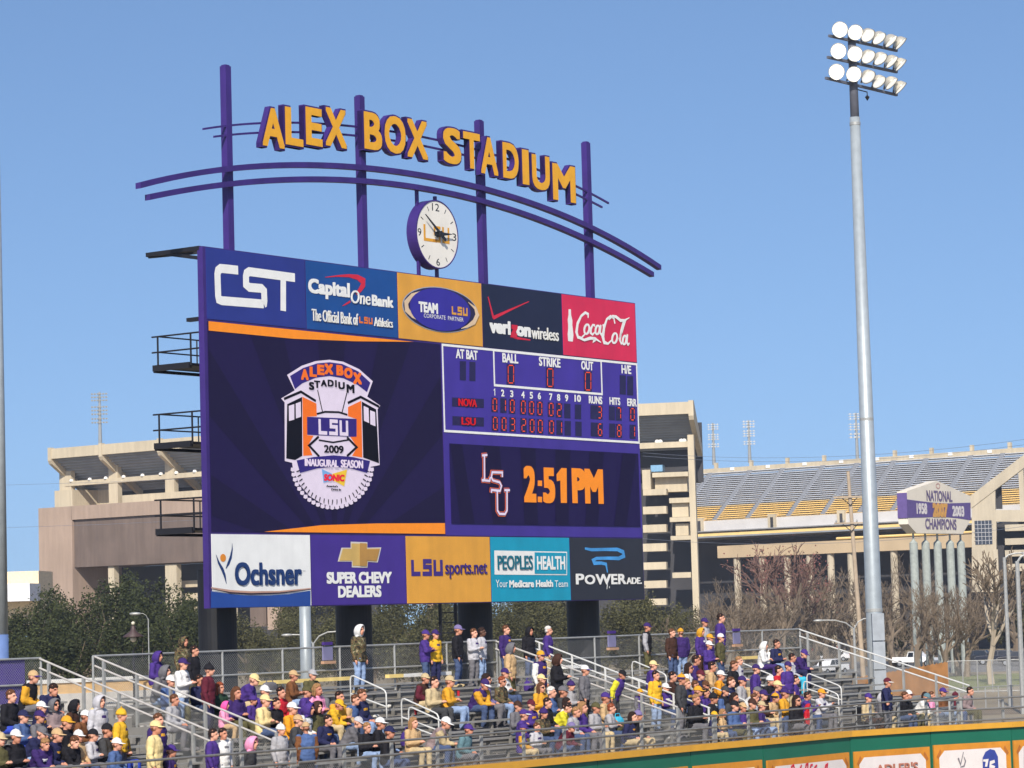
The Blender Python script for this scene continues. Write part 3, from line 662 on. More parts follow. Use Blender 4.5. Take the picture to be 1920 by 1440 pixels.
sheet('grass_strip', [pz(1776, 1300), pz(1925, 1285), pz(1925, 1262), pz(1760, 1268)], .012, C8('grass_green', 120, 124, 76, rough=.95, var=.2, scale=.3), 'green strip of lawn beside the parking road', 'lawn')
sheet('dirt_path', [pz(1760, 1345), pz(1925, 1338), pz(1925, 1325), pz(1770, 1330)], .01, C8('dirt_dark', 120, 104, 84, rough=.95, var=.25, scale=.4), 'bare dirt strip behind the bleachers', 'path')

# ---------------------------------------------------------------- outfield wall
TT = V((.621, .784, 0)); NN = V((.784, -.621, 0)); W0 = V((0, 74.33, 0))
WT = HC - 3.75
def BLp(s, d, z): return W0 + TT * s - NN * d + V((0, 0, z))
wp = [BLp(-34, 0, 0), BLp(-14, 0, 0)] + [on_z(px, py, WT) for px, py in ((840, 1440), (980, 1427), (1120, 1414), (1294, 1397.5), (1430, 1386), (1593, 1371), (1744, 1361.5), (1895, 1353.5), (1920, 1352))]
wp = [V((p.x, p.y, 0)) for p in wp]; e_ = (wp[-1] - wp[-2]).normalized(); wp.append(wp[-1] + e_ * 8)
GREEN = C8('padded_green', 22, 98, 76, rough=.5, var=.08, scale=.8); YEL = C8('cap_yellow', 206, 152, 50, rough=.45, var=.06)
wall = thing('outfield_wall', 'green padded outfield wall with yellow cap and framed advertising boards', 'wall', (wp[5].x, wp[5].y, 0))
def outn(a, b): t = (b - a).normalized(); return V((t.y, -t.x, 0))
mb = MB(); mc = MB()
for a, b in zip(wp, wp[1:]):
    n = outn(a, b); t = (b - a).normalized()
    mb.obox(a - n * .25 + t * .012, b - a - t * .024, n * .25, V((0, 0, WT - .17)))
    mc.obox(a - n * .28 + V((0, 0, WT - .168)), b - a, n * .37, V((0, 0, .17)))
mb.build('padding', GREEN, wall); mc.build('cap', YEL, wall)
def zG(x, y): return (1400 + x / 3.692, 1180 + y / 3.692)
def wall_seg(px):
    for a, b in zip(wp, wp[1:]):
        n = outn(a, b); q = on_plane(px, 1400, a, n); s = (q - a).dot((b - a).normalized())
        if 0 <= s <= (b - a).length: return a, b, n
    return wp[-2], wp[-1], outn(wp[-2], wp[-1])
FRM = C8('board_frame_gold', 200, 132, 42, rough=.5); BRD = C8('board_white', 216, 208, 204, rough=.5, var=.05)
FRD = C8('frame_dark_brown', 168, 100, 40, rough=.6)  # darker brown of the corner ornaments
for i, (x0, x1, yt) in enumerate(((-700, -420, 962), (-380, 95, 925), (130, 697, 880), (733, 1256, 830), (1285, 1815, 787), (1837, 2300, 755))):
    c0, c1 = zG(x0, yt), zG(x1, yt); a, b, n = wall_seg((c0[0] + c1[0]) / 2)
    pl = Plane(a, (b - a), n); u0 = pl.uv(c0)[0]; u1 = pl.uv(c1)[0]; v1 = pl.uv(((c0[0] + c1[0]) / 2, c0[1] if False else zG(0, yt)[1]))[1]
    v0 = max(.35, v1 - 2.1)
    mid = lambda u, v, d: pl.P(u, v, d)
    ap = MB().obox(pl.P(u0, v0, .01), pl.t * (u1 - u0), pl.n * .06, V((0, 0, v1 - v0))).build('advert_board', FRM, wall)
    A = Art(pl, zG); fw = .19
    def art(l): q = Art(pl, zG); q.l = 6.2 + l; return q
    A = art(0); A.upoly([(u0 + fw, v0 + fw), (u1 - fw, v0 + fw), (u1 - fw, v1 - fw * 2.1), (u1 - fw * 2.1, v1 - fw), (u0 + fw * 2.1, v1 - fw), (u0 + fw, v1 - fw * 2.1)]); A.build('board_face', BRD, ap)
    A = art(1)
    for su, s in ((u0, 1), (u1, -1)): A.upoly([(su + s * fw * .45, v1 - fw * 1.9), (su + s * fw * .8, v1 - fw * 2.3), (su + s * fw * 1.5, v1 - fw * 1.1), (su + s * fw * 1.2, v1 - fw * .7)][::1])
    A.build('corner_ornament', FRD, ap)
    if i == 2:
        A = art(2); RD = C8('board_red', 206, 30, 56, rough=.5)
        for pts in ([(285, 1010), (292, 950), (306, 938), (312, 965), (300, 1010)], [(325, 1020), (340, 985), (362, 938)], [(380, 1010), (392, 935), (405, 930), (400, 1000)], [(410, 1010), (425, 940), (438, 935)], [(430, 1000), (455, 950), (468, 940)], [(510, 1010), (528, 940), (540, 932), (530, 1000)], [(545, 1005), (556, 960)], [(285, 1012), (400, 1004), (560, 1000)]):
            A.stroke(pts, 3.6); A.l += .1
        A.build('script_lettering', RD, ap)
    if i == 3:
        A = art(2); A.txt("ADLER'S", 880, 1168, 925, 1000, bold=.01); A.build('lettering', C8('board_copper', 176, 112, 92, rough=.5), ap)
    if i == 4:
        A = art(2); A.stroke([(1452, 890), (1468, 935), (1488, 848)], [3.5, 2.5, 1.5]); A.l += .1; A.stroke([(1490, 880), (1502, 910), (1492, 945), (1466, 952)], [1, 2.5, 2.5, 1]); A.build('monogram', C8('board_grey', 120, 116, 122, rough=.5), ap)
        A = art(2); A.poly([(1622, 960), (1620, 890), (1640, 848), (1672, 828), (1704, 836), (1726, 880), (1730, 960), (1724, 1010), (1640, 1010)]); A.build('blue_emblem', C8('board_blue', 52, 66, 140, rough=.5), ap)
        A = art(3.2); A.poly([(1622, 900), (1660, 896), (1650, 950), (1634, 950), (1640, 916), (1622, 914)]); A.poly([(1668, 912), (1700, 902), (1704, 922), (1676, 934), (1706, 946), (1700, 962), (1664, 958)]); A.build('white_marks', BRD, ap)
    if i == 5:
        A = art(2); A.poly([(1906, 805), (1990, 800), (1990, 960), (1906, 960)]); A.build('purple_block', C8('board_purple', 74, 50, 140, rough=.5), ap)

# ---------------------------------------------------------------- chain link
def chain_mat(name='chain_link', cell=.075, wire=.0075, rgb=(168, 168, 164)):
    m = bpy.data.materials.new(name); m.use_nodes = True; n = m.node_tree.nodes; l = m.node_tree.links
    p = n['Principled BSDF']; p.inputs['Base Color'].default_value = lin(*rgb); p.inputs['Roughness'].default_value = .5; p.inputs['Metallic'].default_value = .3
    uv = n.new('ShaderNodeUVMap'); sp = n.new('ShaderNodeSeparateXYZ'); l.new(uv.outputs[0], sp.inputs[0])
    def mth(op, a, b=None):
        k = n.new('ShaderNodeMath'); k.operation = op
        for i, x in enumerate((a, b)):
            if x is None: continue
            if isinstance(x, (int, float)): k.inputs[i].default_value = x
            else: l.new(x, k.inputs[i])
        return k.outputs[0]
    def lines(x): return mth('LESS_THAN', mth('FRACT', mth('DIVIDE', x, cell)), wire / cell)
    a = lines(mth('ADD', sp.outputs[0], sp.outputs[1])); b = lines(mth('SUBTRACT', sp.outputs[0], sp.outputs[1]))
    al = mth('MAXIMUM', a, b); l.new(al, p.inputs['Alpha'])
    return m
CHAIN = chain_mat()
def mesh_panel(quads, parent, name='chain_link', m=None):
    # quads: list of 4 world points; uv in metres
    vs = []; fs = []; uvs = []
    off = wloc(parent) if parent else V((0, 0, 0))
    for q in quads:
        k = len(vs); q = [V(x) for x in q]; vs += [x - off for x in q]; fs.append((k, k + 1, k + 2, k + 3)); t = (q[1] - q[0]); t.z = 0; t.normalize()
        uvs += [((x - q[0]).dot(t), x.z) for x in q]
    me = bpy.data.meshes.new(name); me.from_pydata(vs, [], fs); me.materials.append(m or CHAIN)
    ul = me.uv_layers.new()
    for i, u in enumerate(uvs): ul.data[i].uv = u
    return link(name, me, parent)

# ---------------------------------------------------------------- bleachers
NR = 10
def fl(k): return HC - 3.9 + .211 * k if k >= 0 else HC - 4.1
def dk(k): return 1.3 + .68 * k if k >= 0 else .45
DB = dk(9) + .72
SEATM = C8('bench_aluminium', 160, 157, 150, rough=.45, metal=.25, var=.15, scale=3); FOOTM = C8('tread_grey', 142, 138, 132, rough=.6, metal=.15, var=.22, scale=2.5)
RISM = C8('riser_grey', 122, 119, 114, rough=.7, var=.25, scale=1.5)
HR = C8('handrail_white', 206, 205, 200, rough=.4, metal=.1, var=.05)
def strip(s0, s1, d0, d1, z0, z1, mb=None):
    mb = mb or MB(); return mb.obox(BLp(s0, d0, z0), TT * (s1 - s0), -NN * (d1 - d0), V((0, 0, z1 - z0)))
def bleacher(s0, s1, label, back=True, left=True, right=True, s_back=None, tarp=None):
    c = BLp((s0 + s1) / 2, 4, 0); b = thing('bleacher_stand', label, 'bleachers', c, group='bleacher blocks behind the outfield wall')
    strip(s0, s1, .26, 1.3, fl(-1) - .08, fl(-1)).build('walkway', FOOTM, b)
    for k in range(NR):
        d = dk(k); f = fl(k)
        strip(s0, s1, d, d + .42, f - .05, f).build('footboard', FOOTM, b)
        strip(s0, s1, d - .012, d, fl(k - 1) if k else fl(-1), f).build('riser', RISM, b)
        if k < NR - 1:
            strip(s0, s1, d + .43, d + .67, f + .385, f + .435).build('bench', SEATM, b)
            m = MB(); n_ = int((s1 - s0) / 1.8)
            for i in range(n_ + 1): m.obox(BLp(s0 + .05 + (s1 - s0 - .15) * i / n_, d + .5, f - .06), TT * .05, -NN * .1, V((0, 0, .45)))
            strip(s0, s1, d + .43, d + .66, f - .055, f - .045, m); m.build('bench_support', RISM, b)
        else: strip(s0, s1, d + .42, d + .75, f - .05, f - .002).build('footboard', FOOTM, b)
    # stringers at the two ends
    for s in (s0 + .02, s1 - .10):
        poly = [(.3, 0)]
        for k in range(NR): poly += [(dk(k) + .02, fl(k - 1) - .1), (dk(k) + .02, fl(k) - .07)]
        poly += [(DB, fl(9) - .07), (DB, 0)]
        MB().prism([(u, v) for u, v in poly], lambda u, v, w_: BLp(s + w_, u, v), 0, .08).build('stringer', RISM, b)
    if back:
        sb0, sb1 = s_back or (s0, s1); g = thing('guardrail', None, None); g.parent = b
        zt = HC - .68; z0 = fl(9); m = int(round((sb1 - sb0) / 2.3)); gp = []
        for i in range(m + 1):
            s = sb0 + (sb1 - sb0) * i / m; MB().tube([BLp(s, DB, z0 - .1), BLp(s, DB, zt)], .032, 8).build('post', GALV, g)
        for h in (zt, z0 + .66, z0 + .08): MB().tube([BLp(sb0, DB, h), BLp(sb1, DB, h)], .028, 8).build('rail', GALV, g)
        mesh_panel([[BLp(sb0, DB + .03, z0), BLp(sb1, DB + .03, z0), BLp(sb1, DB + .03, zt), BLp(sb0, DB + .03, zt)]], g)
        if tarp: strip(tarp[0], tarp[1], DB + .05, DB + .06, z0 - .4, zt - .02).build('tarpaulin', C8('tarp_purple', 74, 52, 138, rough=.7, bump=.3, bscale=6), g)
    for s, on, dlo in ((s0 + .05, left, 1.7), (s1 - .05, right, 1.4)):
        if not on: continue
        g = thing('side_rail', None, None); g.parent = b
        za, zb = HC - .69, HC - .69 - (DB - dlo) * .302; mt = C8('rail_grey', 196, 190, 182, rough=.4, metal=.2) if s0 < 0 else HR
        zz = lambda d: za + (zb - za) * (DB - d) / (DB - dlo)
        for h in (0, -.24): MB().tube([BLp(s, DB, za + h), BLp(s, dlo, zb + h)], .027, 8).build('rail', mt, g)
        for i in range(6):
            d = DB - .35 - (DB - dlo - .35) * i / 5; kf = max(k for k in range(-1, NR) if dk(k) <= d + .01)
            MB().obox(BLp(s - .035, d - .035, fl(kf) - .1), TT * .07, -NN * .07, V((0, 0, zz(d) - fl(kf) + .08))).build('post', GALV, g)
        q = []; 
        for i in range(12):
            d0 = DB - (DB - dlo) * i / 12; d1 = DB - (DB - dlo) * (i + 1) / 12
            fk = lambda d: fl(-1) + (fl(9) - fl(-1)) * max(0, min(1, (d - .7) / 7)) - .05
            q.append([BLp(s, d0, fk(d0)), BLp(s, d1, fk(d1)), BLp(s, d1, zz(d1) - .25), BLp(s, d0, zz(d0) - .25)])
        mesh_panel(q, g)
    return b
bA = bleacher(-24, -9.4, 'left bleacher block with a purple cloth on its back fence', left=False, tarp=(-24, -9.9))
bB = bleacher(-7.6, 9.15, 'middle bleacher block below the video screen, fullest of the three', s_back=(-7.6, 9.15))
bC = bleacher(9.3, 26.3, 'right bleacher block with a long empty stretch of benches by its sloping rail', left=False)
def row_hit(px, py, dz, off=.25, ks=range(-1, NR), sc=1.0):
    best = None; r = ray(px, py)
    for k in ks:
        d = dk(k) + off; o = W0 - NN * d; t = (o - CAM).dot(NN) / r.dot(NN); p = CAM + r * t
        e = p.z - (fl(k) + dz * sc)
        if best is None or abs(e) < abs(best[0]): best = (e, k, (p - o).dot(TT))
    return best
def block_of(s): return bA if s < -8.5 else (bB if s < 9.2 else bC)
# the double rail between the middle and right blocks
g = thing('side_rail', None, None); g.parent = bC; s = 10.9
for h in (0, -.24): MB().tube([BLp(s, DB, HC - .69 + h), BLp(s, 1.5, HC - 2.83 + h)], .026, 8).build('rail', HR, g)
for i in range(6):
    d = DB - .3 - (DB - 1.85) * i / 5; kf = max(k for k in range(-1, NR) if dk(k) <= d + .01); z = HC - .69 - 2.14 * (DB - d) / (DB - 1.5)
    MB().tube([BLp(s, d, fl(kf) - .05), BLp(s, d, z)], .035, 8).build('post', HR, g)
mesh_panel([[BLp(s, DB, fl(9)), BLp(s, 1.5, fl(0)), BLp(s, 1.5, HC - 3.1), BLp(s, DB, HC - .95)]], g)
# white looped handrails on the aisles (front post top in picture pixels)
for fx, fy in ((724, 1300), (822, 1338), (921, 1384), (1577, 1291), (1450, 1262), (1249, 1268), (1650, 1326), (1480, 1345)):
    e, k, s = row_hit(fx, fy, .98, .1); k = max(k, 1); d0 = dk(k) + .1; f = fl(k); b = block_of(s); d1 = d0 + 1.3; kr = min(k + 2, 9)
    h = thing('handrail', None, None); h.parent = b; T = lambda d, z: BLp(s, d, z)
    up = .28
    MB().tube([T(d0, f - .05), T(d0, f + .88), T(d0 + .05, f + .96), T(d0 + .15, f + 1.01), T(d1 - .12, f + 1.01 + up * 1.3), T(d1 - .04, f + 1.0 + up * 1.3), T(d1, f + .9 + up * 1.3), T(d1, fl(kr) - .05)], .023, 8).build('loop', HR, h, smooth=True)
    MB().tube([T(d0, f + .52), T(d1, f + .52 + up * 1.3)], .022, 8).build('mid_rail', HR, h)
# ---------------------------------------------------------------- front guardrails on the wall
def front_rail(s0, s1, label, follow=None):
    P_ = lambda s, z: BLp(s, .1, z)
    if follow:
        segs = follow; tot = sum((b - a).length for a, b in zip(segs, segs[1:]))
        def P_(s, z):
            r = (s - s0) / (s1 - s0) * tot
            for a, b in zip(segs, segs[1:]):
                L = (b - a).length
                if r <= L + 1e-6: q = a + (b - a) * (r / L); return V((q.x, q.y, z))
                r -= L
            return V((segs[-1].x, segs[-1].y, z))
    g = thing('guardrail', label, 'railing', P_((s0 + s1) / 2, WT), group='front guardrails on the outfield wall')
    zt = HC - 3.0; n = max(2, round((s1 - s0) / 1.75)); zb = WT + .0
    for i in range(n + 1):
        s = s0 + (s1 - s0) * i / n; q = P_(s, 0); t = (P_(min(s + .1, s1), 0) - P_(max(s - .1, s0), 0)).normalized(); nn = V((t.y, -t.x, 0))
        MB().obox(V((q.x, q.y, zb - .3)) - t * .04 - nn * .16, t * .08, nn * .06, V((0, 0, zt - zb + .3))).build('post', GALV, g)
    N = 24
    for h in (zt + .03, zt - .30, zb + .1): MB().tube([P_(s0 + (s1 - s0) * i / N, h) for i in range(N + 1)], .03, 8).build('rail', ALU, g)
    mesh_panel([[P_(s0 + (s1 - s0) * i / N, zb), P_(s0 + (s1 - s0) * (i + 1) / N, zb), P_(s0 + (s1 - s0) * (i + 1) / N, zt - .3), P_(s0 + (s1 - s0) * i / N, zt - .3)] for i in range(N)], g)
front_rail(-24, -8.6, 'grey front guardrail along the left bleacher block')
front_rail(-8.5, 9.2, 'grey front guardrail along the middle bleacher block')
front_rail(9.3, 23.0, 'grey front guardrail along the right bleacher block')
inn = [p for p in wp[8:]]; inn = [BLp(23.1, .1, 0)] + inn
front_rail(0, sum((b - a).length for a, b in zip(inn, inn[1:])), 'grey front guardrail over the last advertising boards at the right end', follow=inn)
# ---------------------------------------------------------------- people
SKIN = mat('skin', (1, 1, 1), rough=.55, var=.08, scale=8, objcol=True); SKIN_D = C8('skin_dark', 92, 62, 48, rough=.55, var=.08, scale=8); EYE = C8('eye_dark', 40, 26, 24, rough=.4); LIP = C8('lips', 160, 92, 84, rough=.5)
CLOTH = mat('cloth', (1, 1, 1), rough=.85, var=.16, scale=9, bump=.5, bscale=22, objcol=True, spec=.2)
def camo():
    m = mat('camouflage_cloth', (.1, .1, .07), rough=.9, bump=.4, bscale=20); n = m.node_tree.nodes; l = m.node_tree.links
    tc = n.new('ShaderNodeTexCoord'); nz = n.new('ShaderNodeTexNoise'); nz.inputs['Scale'].default_value = 9; l.new(tc.outputs['Object'], nz.inputs[0])
    r = n.new('ShaderNodeValToRGB'); r.color_ramp.interpolation = 'CONSTANT'; e = r.color_ramp.elements
    e[0].color = lin(44, 40, 30); e[0].position = 0; e[1].color = lin(104, 84, 56); e[1].position = .45; q = e.new(.54); q.color = lin(74, 76, 50); q = e.new(.63); q.color = lin(140, 126, 96)
    l.new(nz.outputs[0], r.inputs[0]); l.new(r.outputs[0], n['Principled BSDF'].inputs['Base Color']); return m
CAMO = camo()
CLR = dict(black=(30, 29, 34), charcoal=(62, 62, 64), navy=(38, 40, 74), purple=(70, 48, 120), dpurple=(56, 38, 94), gold=(206, 150, 44), yellow=(216, 168, 44), bright=(214, 204, 54), cream=(218, 196, 140), white=(216, 214, 210), grey=(160, 158, 160), lgrey=(182, 180, 184), dgrey=(104, 102, 106), brown=(112, 72, 44), dbrown=(64, 42, 34), tan=(190, 158, 116), khaki=(186, 166, 128), olive=(84, 80, 52), green=(40, 62, 46), maroon=(90, 32, 46), red=(180, 34, 46), pink=(232, 150, 184), hotpink=(230, 90, 160), orange=(214, 144, 36), teal=(92, 122, 130), blue=(74, 96, 140), jean=(66, 80, 112), ljean=(132, 152, 184), royal=(50, 70, 170), turq=(60, 170, 200), hair_d=(44, 30, 26), hair_b=(92, 60, 40), hair_l=(150, 112, 74), auburn=(132, 66, 40), hair_w=(206, 200, 192), taupe=(140, 122, 122), pgrey=(120, 108, 150), camo=(90, 80, 60))
def ball(mb, c, rx, ry=None, rz=None, n=10):
    ry = ry or rx; rz = rz or rx; vs = []; fs = []; m = n // 2 + 1
    for i in range(m + 1):
        t = math.pi * i / m
        for j in range(n):
            a = 2 * math.pi * j / n; vs.append((c[0] + rx * math.sin(t) * math.cos(a), c[1] + ry * math.sin(t) * math.sin(a), c[2] + rz * math.cos(t)))
    for i in range(m):
        for j in range(n):
            fs.append((i * n + j, (i + 1) * n + j, (i + 1) * n + (j + 1) % n, i * n + (j + 1) % n))
    mb.add(vs, fs)
def cone(mb, a, b, ra, rb, n=10):
    a, b = V(a), V(b)
    ball(mb, a, ra, n=n); ball(mb, b, rb, n=n); mb.tube([a, b], [ra, rb], n)
def torso(mb, secs, n=14):
    # secs: (centre, half depth, half width); rings stacked along the spine
    vs = []; fs = []
    m = len(secs)
    for i, (c, rx, ry) in enumerate(secs):
        c = V(c); d = (V(secs[min(i + 1, m - 1)][0]) - V(secs[max(i - 1, 0)][0])).normalized(); fx = V((d.z, 0, -d.x)).normalized()
        for j in range(n):
            a = 2 * math.pi * j / n; vs.append(c + fx * rx * math.cos(a) + V((0, 1, 0)) * ry * math.sin(a))
    for i in range(m - 1):
        for j in range(n): fs.append((i * n + j, i * n + (j + 1) % n, (i + 1) * n + (j + 1) % n, (i + 1) * n + j))
    fs.append(tuple(range(n - 1, -1, -1))); fs.append(tuple((m - 1) * n + j for j in range(n)))
    mb.add(vs, fs)
def remesh(mb, name, vox, sm=2, folds=0.0, seed=0):
    o = mb.build(name, CLOTH, raw=True); md = o.modifiers.new('r', 'REMESH'); md.mode = 'VOXEL'; md.voxel_size = vox
    if sm: ms = o.modifiers.new('s', 'SMOOTH'); ms.factor = .5; ms.iterations = sm
    dg = bpy.context.evaluated_depsgraph_get(); dg.update()
    me = bpy.data.meshes.new_from_object(o.evaluated_get(dg)); me.name = name
    old = o.data; bpy.data.objects.remove(o); bpy.data.meshes.remove(old)
    if folds:
        for v in me.vertices:
            p = v.co; k = noise.noise(V((p.x * 6 + seed, p.y * 6, p.z * 11))) * folds + noise.noise(V((p.x * 14, p.y * 14 + seed, p.z * 22))) * folds * .5
            v.co = p + v.normal * k
    me.polygons.foreach_set('use_smooth', [True] * len(me.polygons)); me.materials.clear()
    return me
def pose(kind):
    J = {}
    st = kind.startswith('stand')
    if st:
        lean = .42 if 'lean' in kind else 0.0
        pel = V((0, 0, .93)); up = V((math.sin(lean), 0, math.cos(lean)))
        J.update(pel=pel, hip=[V((-.01, s * .095, .92)) for s in (1, -1)], knee=[V((.03, s * .11, .50)) for s in (1, -1)], ank=[V((-.03 + .02 * s, s * .12, .085)) for s in (1, -1)])
    else:
        lean = .55 if 'fwd' in kind else .24 if 'low' in kind else .06
        pel = V((0, 0, .53)); up = V((math.sin(lean), 0, math.cos(lean))); wd = 1.5 if 'wide' in kind else 1
        J.update(pel=pel, hip=[V((.03, s * .095, .525)) for s in (1, -1)], knee=[V((.45, s * .13 * wd, .53)) for s in (1, -1)], ank=[V((.42 + .04 * s, s * .13 * wd, .085)) for s in (1, -1)])
    at = lambda h, f=0: pel + up * h + V((up.z, 0, -up.x)) * f
    J['waist'] = at(.16); J['chest'] = at(.36, .01); J['shc'] = at(.49); J['neck'] = at(.55, .01)
    hp = at(.70, .045); J['head'] = V((hp.x - (.04 if lean > .3 else 0), 0, hp.z)); J['lean'] = lean; J['up'] = up
    sh = [at(.475) + V((0, s * .205, 0)) for s in (1, -1)]; J['sh'] = sh
    el = []; wr = []
    for i, s in enumerate((1, -1)):
        if 'fold' in kind: e, w_ = at(.22, .10) + V((0, s * .26, 0)), at(.25, .27) + V((0, -s * .06, s * .02))
        elif 'hold' in kind: e, w_ = at(.19, .06) + V((0, s * .25, 0)), at(.24, .30) + V((0, s * .06, 0))
        elif 'clap' in kind: e, w_ = at(.24, .22) + V((0, s * .22, 0)), at(.40, .40) + V((0, s * .035, 0))
        elif 'reach' in kind: e, w_ = (at(.24, -.05) + V((0, s * .27, 0)), at(.0, .05) + V((0, s * .24, 0))) if s > 0 else (at(.30, .10) + V((0, s * .42, 0)), at(.14, .18) + V((0, s * .62, 0)))
        elif st: e, w_ = at(.17, -.03) + V((0, s * .255, 0)), at(-.07, .06) + V((0, s * .25, 0))
        elif 'fwd' in kind: e, w_ = J['knee'][i] + V((-.10, -s * .01, .10)), J['knee'][i] + V((.10, -s * .09, .10))
        else: e, w_ = at(.20, .04) + V((0, s * .26, 0)), V((.30, s * .09, .64))
        el.append(e); wr.append(w_)
    J['el'] = el; J['wr'] = wr
    return J
def head_mesh(mb_, h):
    x, y, z = 0, 0, 0; mb = MB()
    ball(mb, (x - .012, y, z + .025), .098, .078, .102, 14); ball(mb, (x + .022, y, z - .05), .072, .060, .072, 12); ball(mb, (x + .052, y, z - .092), .034, .036, .028, 8)
    mb.tube([(x + .082, y, z + .02), (x + .112, y, z - .022)], [.012, .019], 6); ball(mb, (x + .102, y, z - .022), .020, .020, .016, 6)
    for s in (1, -1): ball(mb, (x - .01, y + s * .080, z - .005), .024, .014, .034, 8)
    ball(mb, (x + .083, y, z - .062), .018, .030, .012, 8); ball(mb, (x + .078, y, z + .035), .02, .055, .014, 8)
    mb_.add([V(h) + q * HK for q in mb.v], mb.f)
HK = 1.12
def hand(mb, wrist, elbow, side, curl=.5):
    d = (wrist - elbow).normalized(); dn = V((0, 0, -1)) - d * d.dot(V((0, 0, -1)))
    if dn.length < .2: dn = V((1, 0, 0)) - d * d.x
    dn.normalize(); ac = d.cross(dn).normalized()
    palm = wrist + d * .05; mb.beam(wrist - d * .01, wrist + d * .085, .078, .03, dn); ball(mb, palm, .04, n=8)
    for i, ln in enumerate((.060, .072, .068, .052)):
        b = wrist + d * .08 + ac * (-.03 + .02 * i); p1 = b + d * ln * .5 + dn * ln * .18 * curl; p2 = p1 + d * ln * .3 + dn * ln * .5 * curl
        mb.tube([b, p1, p2], [.0105, .010, .0085], 6)
    b = wrist + d * .03 - ac * .036 * side; mb.tube([b, b + d * .035 - ac * .022 * side + dn * .012, b + d * .065 - ac * .018 * side + dn * .03], [.013, .012, .009], 6)
def make_pose(kind):
    J = pose(kind); up = J['up']; P_ = {}
    # continuous body
    mb = MB(); fx = V((up.z, 0, -up.x))
    torso(mb, [(J['pel'] - up * .07, .10, .14), (J['pel'], .115, .16), (J['waist'], .10, .14), (J['chest'], .115, .165), (J['shc'], .09, .17), (J['neck'] - up * .02, .05, .07)])
    cone(mb, J['neck'] - up * .04, J['head'] + V((-.02, 0, -.05)), .056, .052)
    head_mesh(mb, J['head'])
    for i, s in enumerate((1, -1)):
        cone(mb, J['sh'][i], J['el'][i], .050, .038); cone(mb, J['el'][i], J['wr'][i], .038, .026); hand(mb, J['wr'][i], J['el'][i], s)
        cone(mb, J['hip'][i], J['knee'][i], .080, .056); cone(mb, J['knee'][i], J['ank'][i], .054, .036)
        mb.tube([J['ank'][i] + V((-.05, 0, -.045)), J['ank'][i] + V((.15, 0, -.06))], [.034, .026], 8)
    me = remesh(mb, 'person', .0115, 1); h = J['head']
    for m in (SKIN, EYE, LIP): me.materials.append(m)
    for p in me.polygons:
        c = (p.center - h) / HK
        if c.x > .062 and .006 < c.z < .028 and .014 < abs(c.y) < .046: p.material_index = 1
        elif c.x > .075 and -.070 < c.z < -.056 and abs(c.y) < .026: p.material_index = 2
    P_['body'] = me
    mb = MB(); k = .026
    torso(mb, [(J['pel'] - up * (.13 if kind.startswith('stand') else .04), .16, .215), (J['pel'] + up * .03, .17, .22), (J['waist'], .17, .215), (J['chest'], .175, .24), (J['shc'] - up * .02, .14, .235), (J['neck'] - up * .03, .09, .11), (J['neck'] + up * .015, .078, .082)])
    for i in range(2):
        cone(mb, J['sh'][i], J['el'][i], .088, .073); cone(mb, J['el'][i], J['el'][i] + (J['wr'][i] - J['el'][i]) * .93, .073, .05)
    me = remesh(mb, 'jacket', .022, 2, .020, 3); me.materials.append(CLOTH); me.materials.append(CLOTH); me.materials.append(CLOTH)
    for p in me.polygons:
        c = p.center
        for i in range(2):
            def seg(a, b):
                ab = b - a; t = max(0, min(1, (c - a).dot(ab) / ab.length_squared)); return (c - a - ab * t).length
            if min(seg(J['sh'][i] + (J['el'][i] - J['sh'][i]) * .15, J['el'][i]), seg(J['el'][i], J['wr'][i])) < .10: p.material_index = 1
        q = c - J['chest']; hh = q.dot(up); ff = q.dot(fx)
        if p.material_index == 0 and ff > .10 and 0 < hh < .055 and abs(q.y) < .085: p.material_index = 2
    P_['jacket'] = me
    mb = MB()
    torso(mb, [(J['pel'] - up * .06, .135, .19), (J['pel'], .145, .20), (J['pel'] + up * .10, .14, .19)])
    for i in range(2):
        cone(mb, J['hip'][i], J['knee'][i], .112, .088); cone(mb, J['knee'][i], J['ank'][i] + V((0, 0, .02)), .086, .068)
    me = remesh(mb, 'trousers', .022, 2, .018, 9); me.materials.append(CLOTH); P_['trousers'] = me
    mb = MB()
    for i in range(2):
        a = J['ank'][i]; mb.tube([a + V((-.085, 0, -.05)), a + V((-.03, 0, -.035)), a + V((.06, 0, -.045)), a + V((.15, 0, -.055)), a + V((.185, 0, -.06))], [.03, .05, .046, .04, .022], 10)
        mb.obox(a + V((-.085, -.045, -.085)), V((.26, 0, 0)), V((0, .09, 0)), V((0, 0, .03)))
    o = mb.build('shoes', CLOTH, raw=True, smooth=False); P_['shoes'] = o.data; bpy.data.objects.remove(o)
    P_['head'] = J['head']; P_['lean'] = J['lean']; P_['J'] = J
    return P_
def keep(mb, name, mats, smooth=True, vox=0, sub=0):
    if vox: me = remesh(mb, name, vox, 1); [me.materials.append(m) for m in (mats if isinstance(mats, list) else [mats])]; return me
    o = mb.build(name, mats, raw=True, smooth=smooth); me = o.data; bpy.data.objects.remove(o); return me
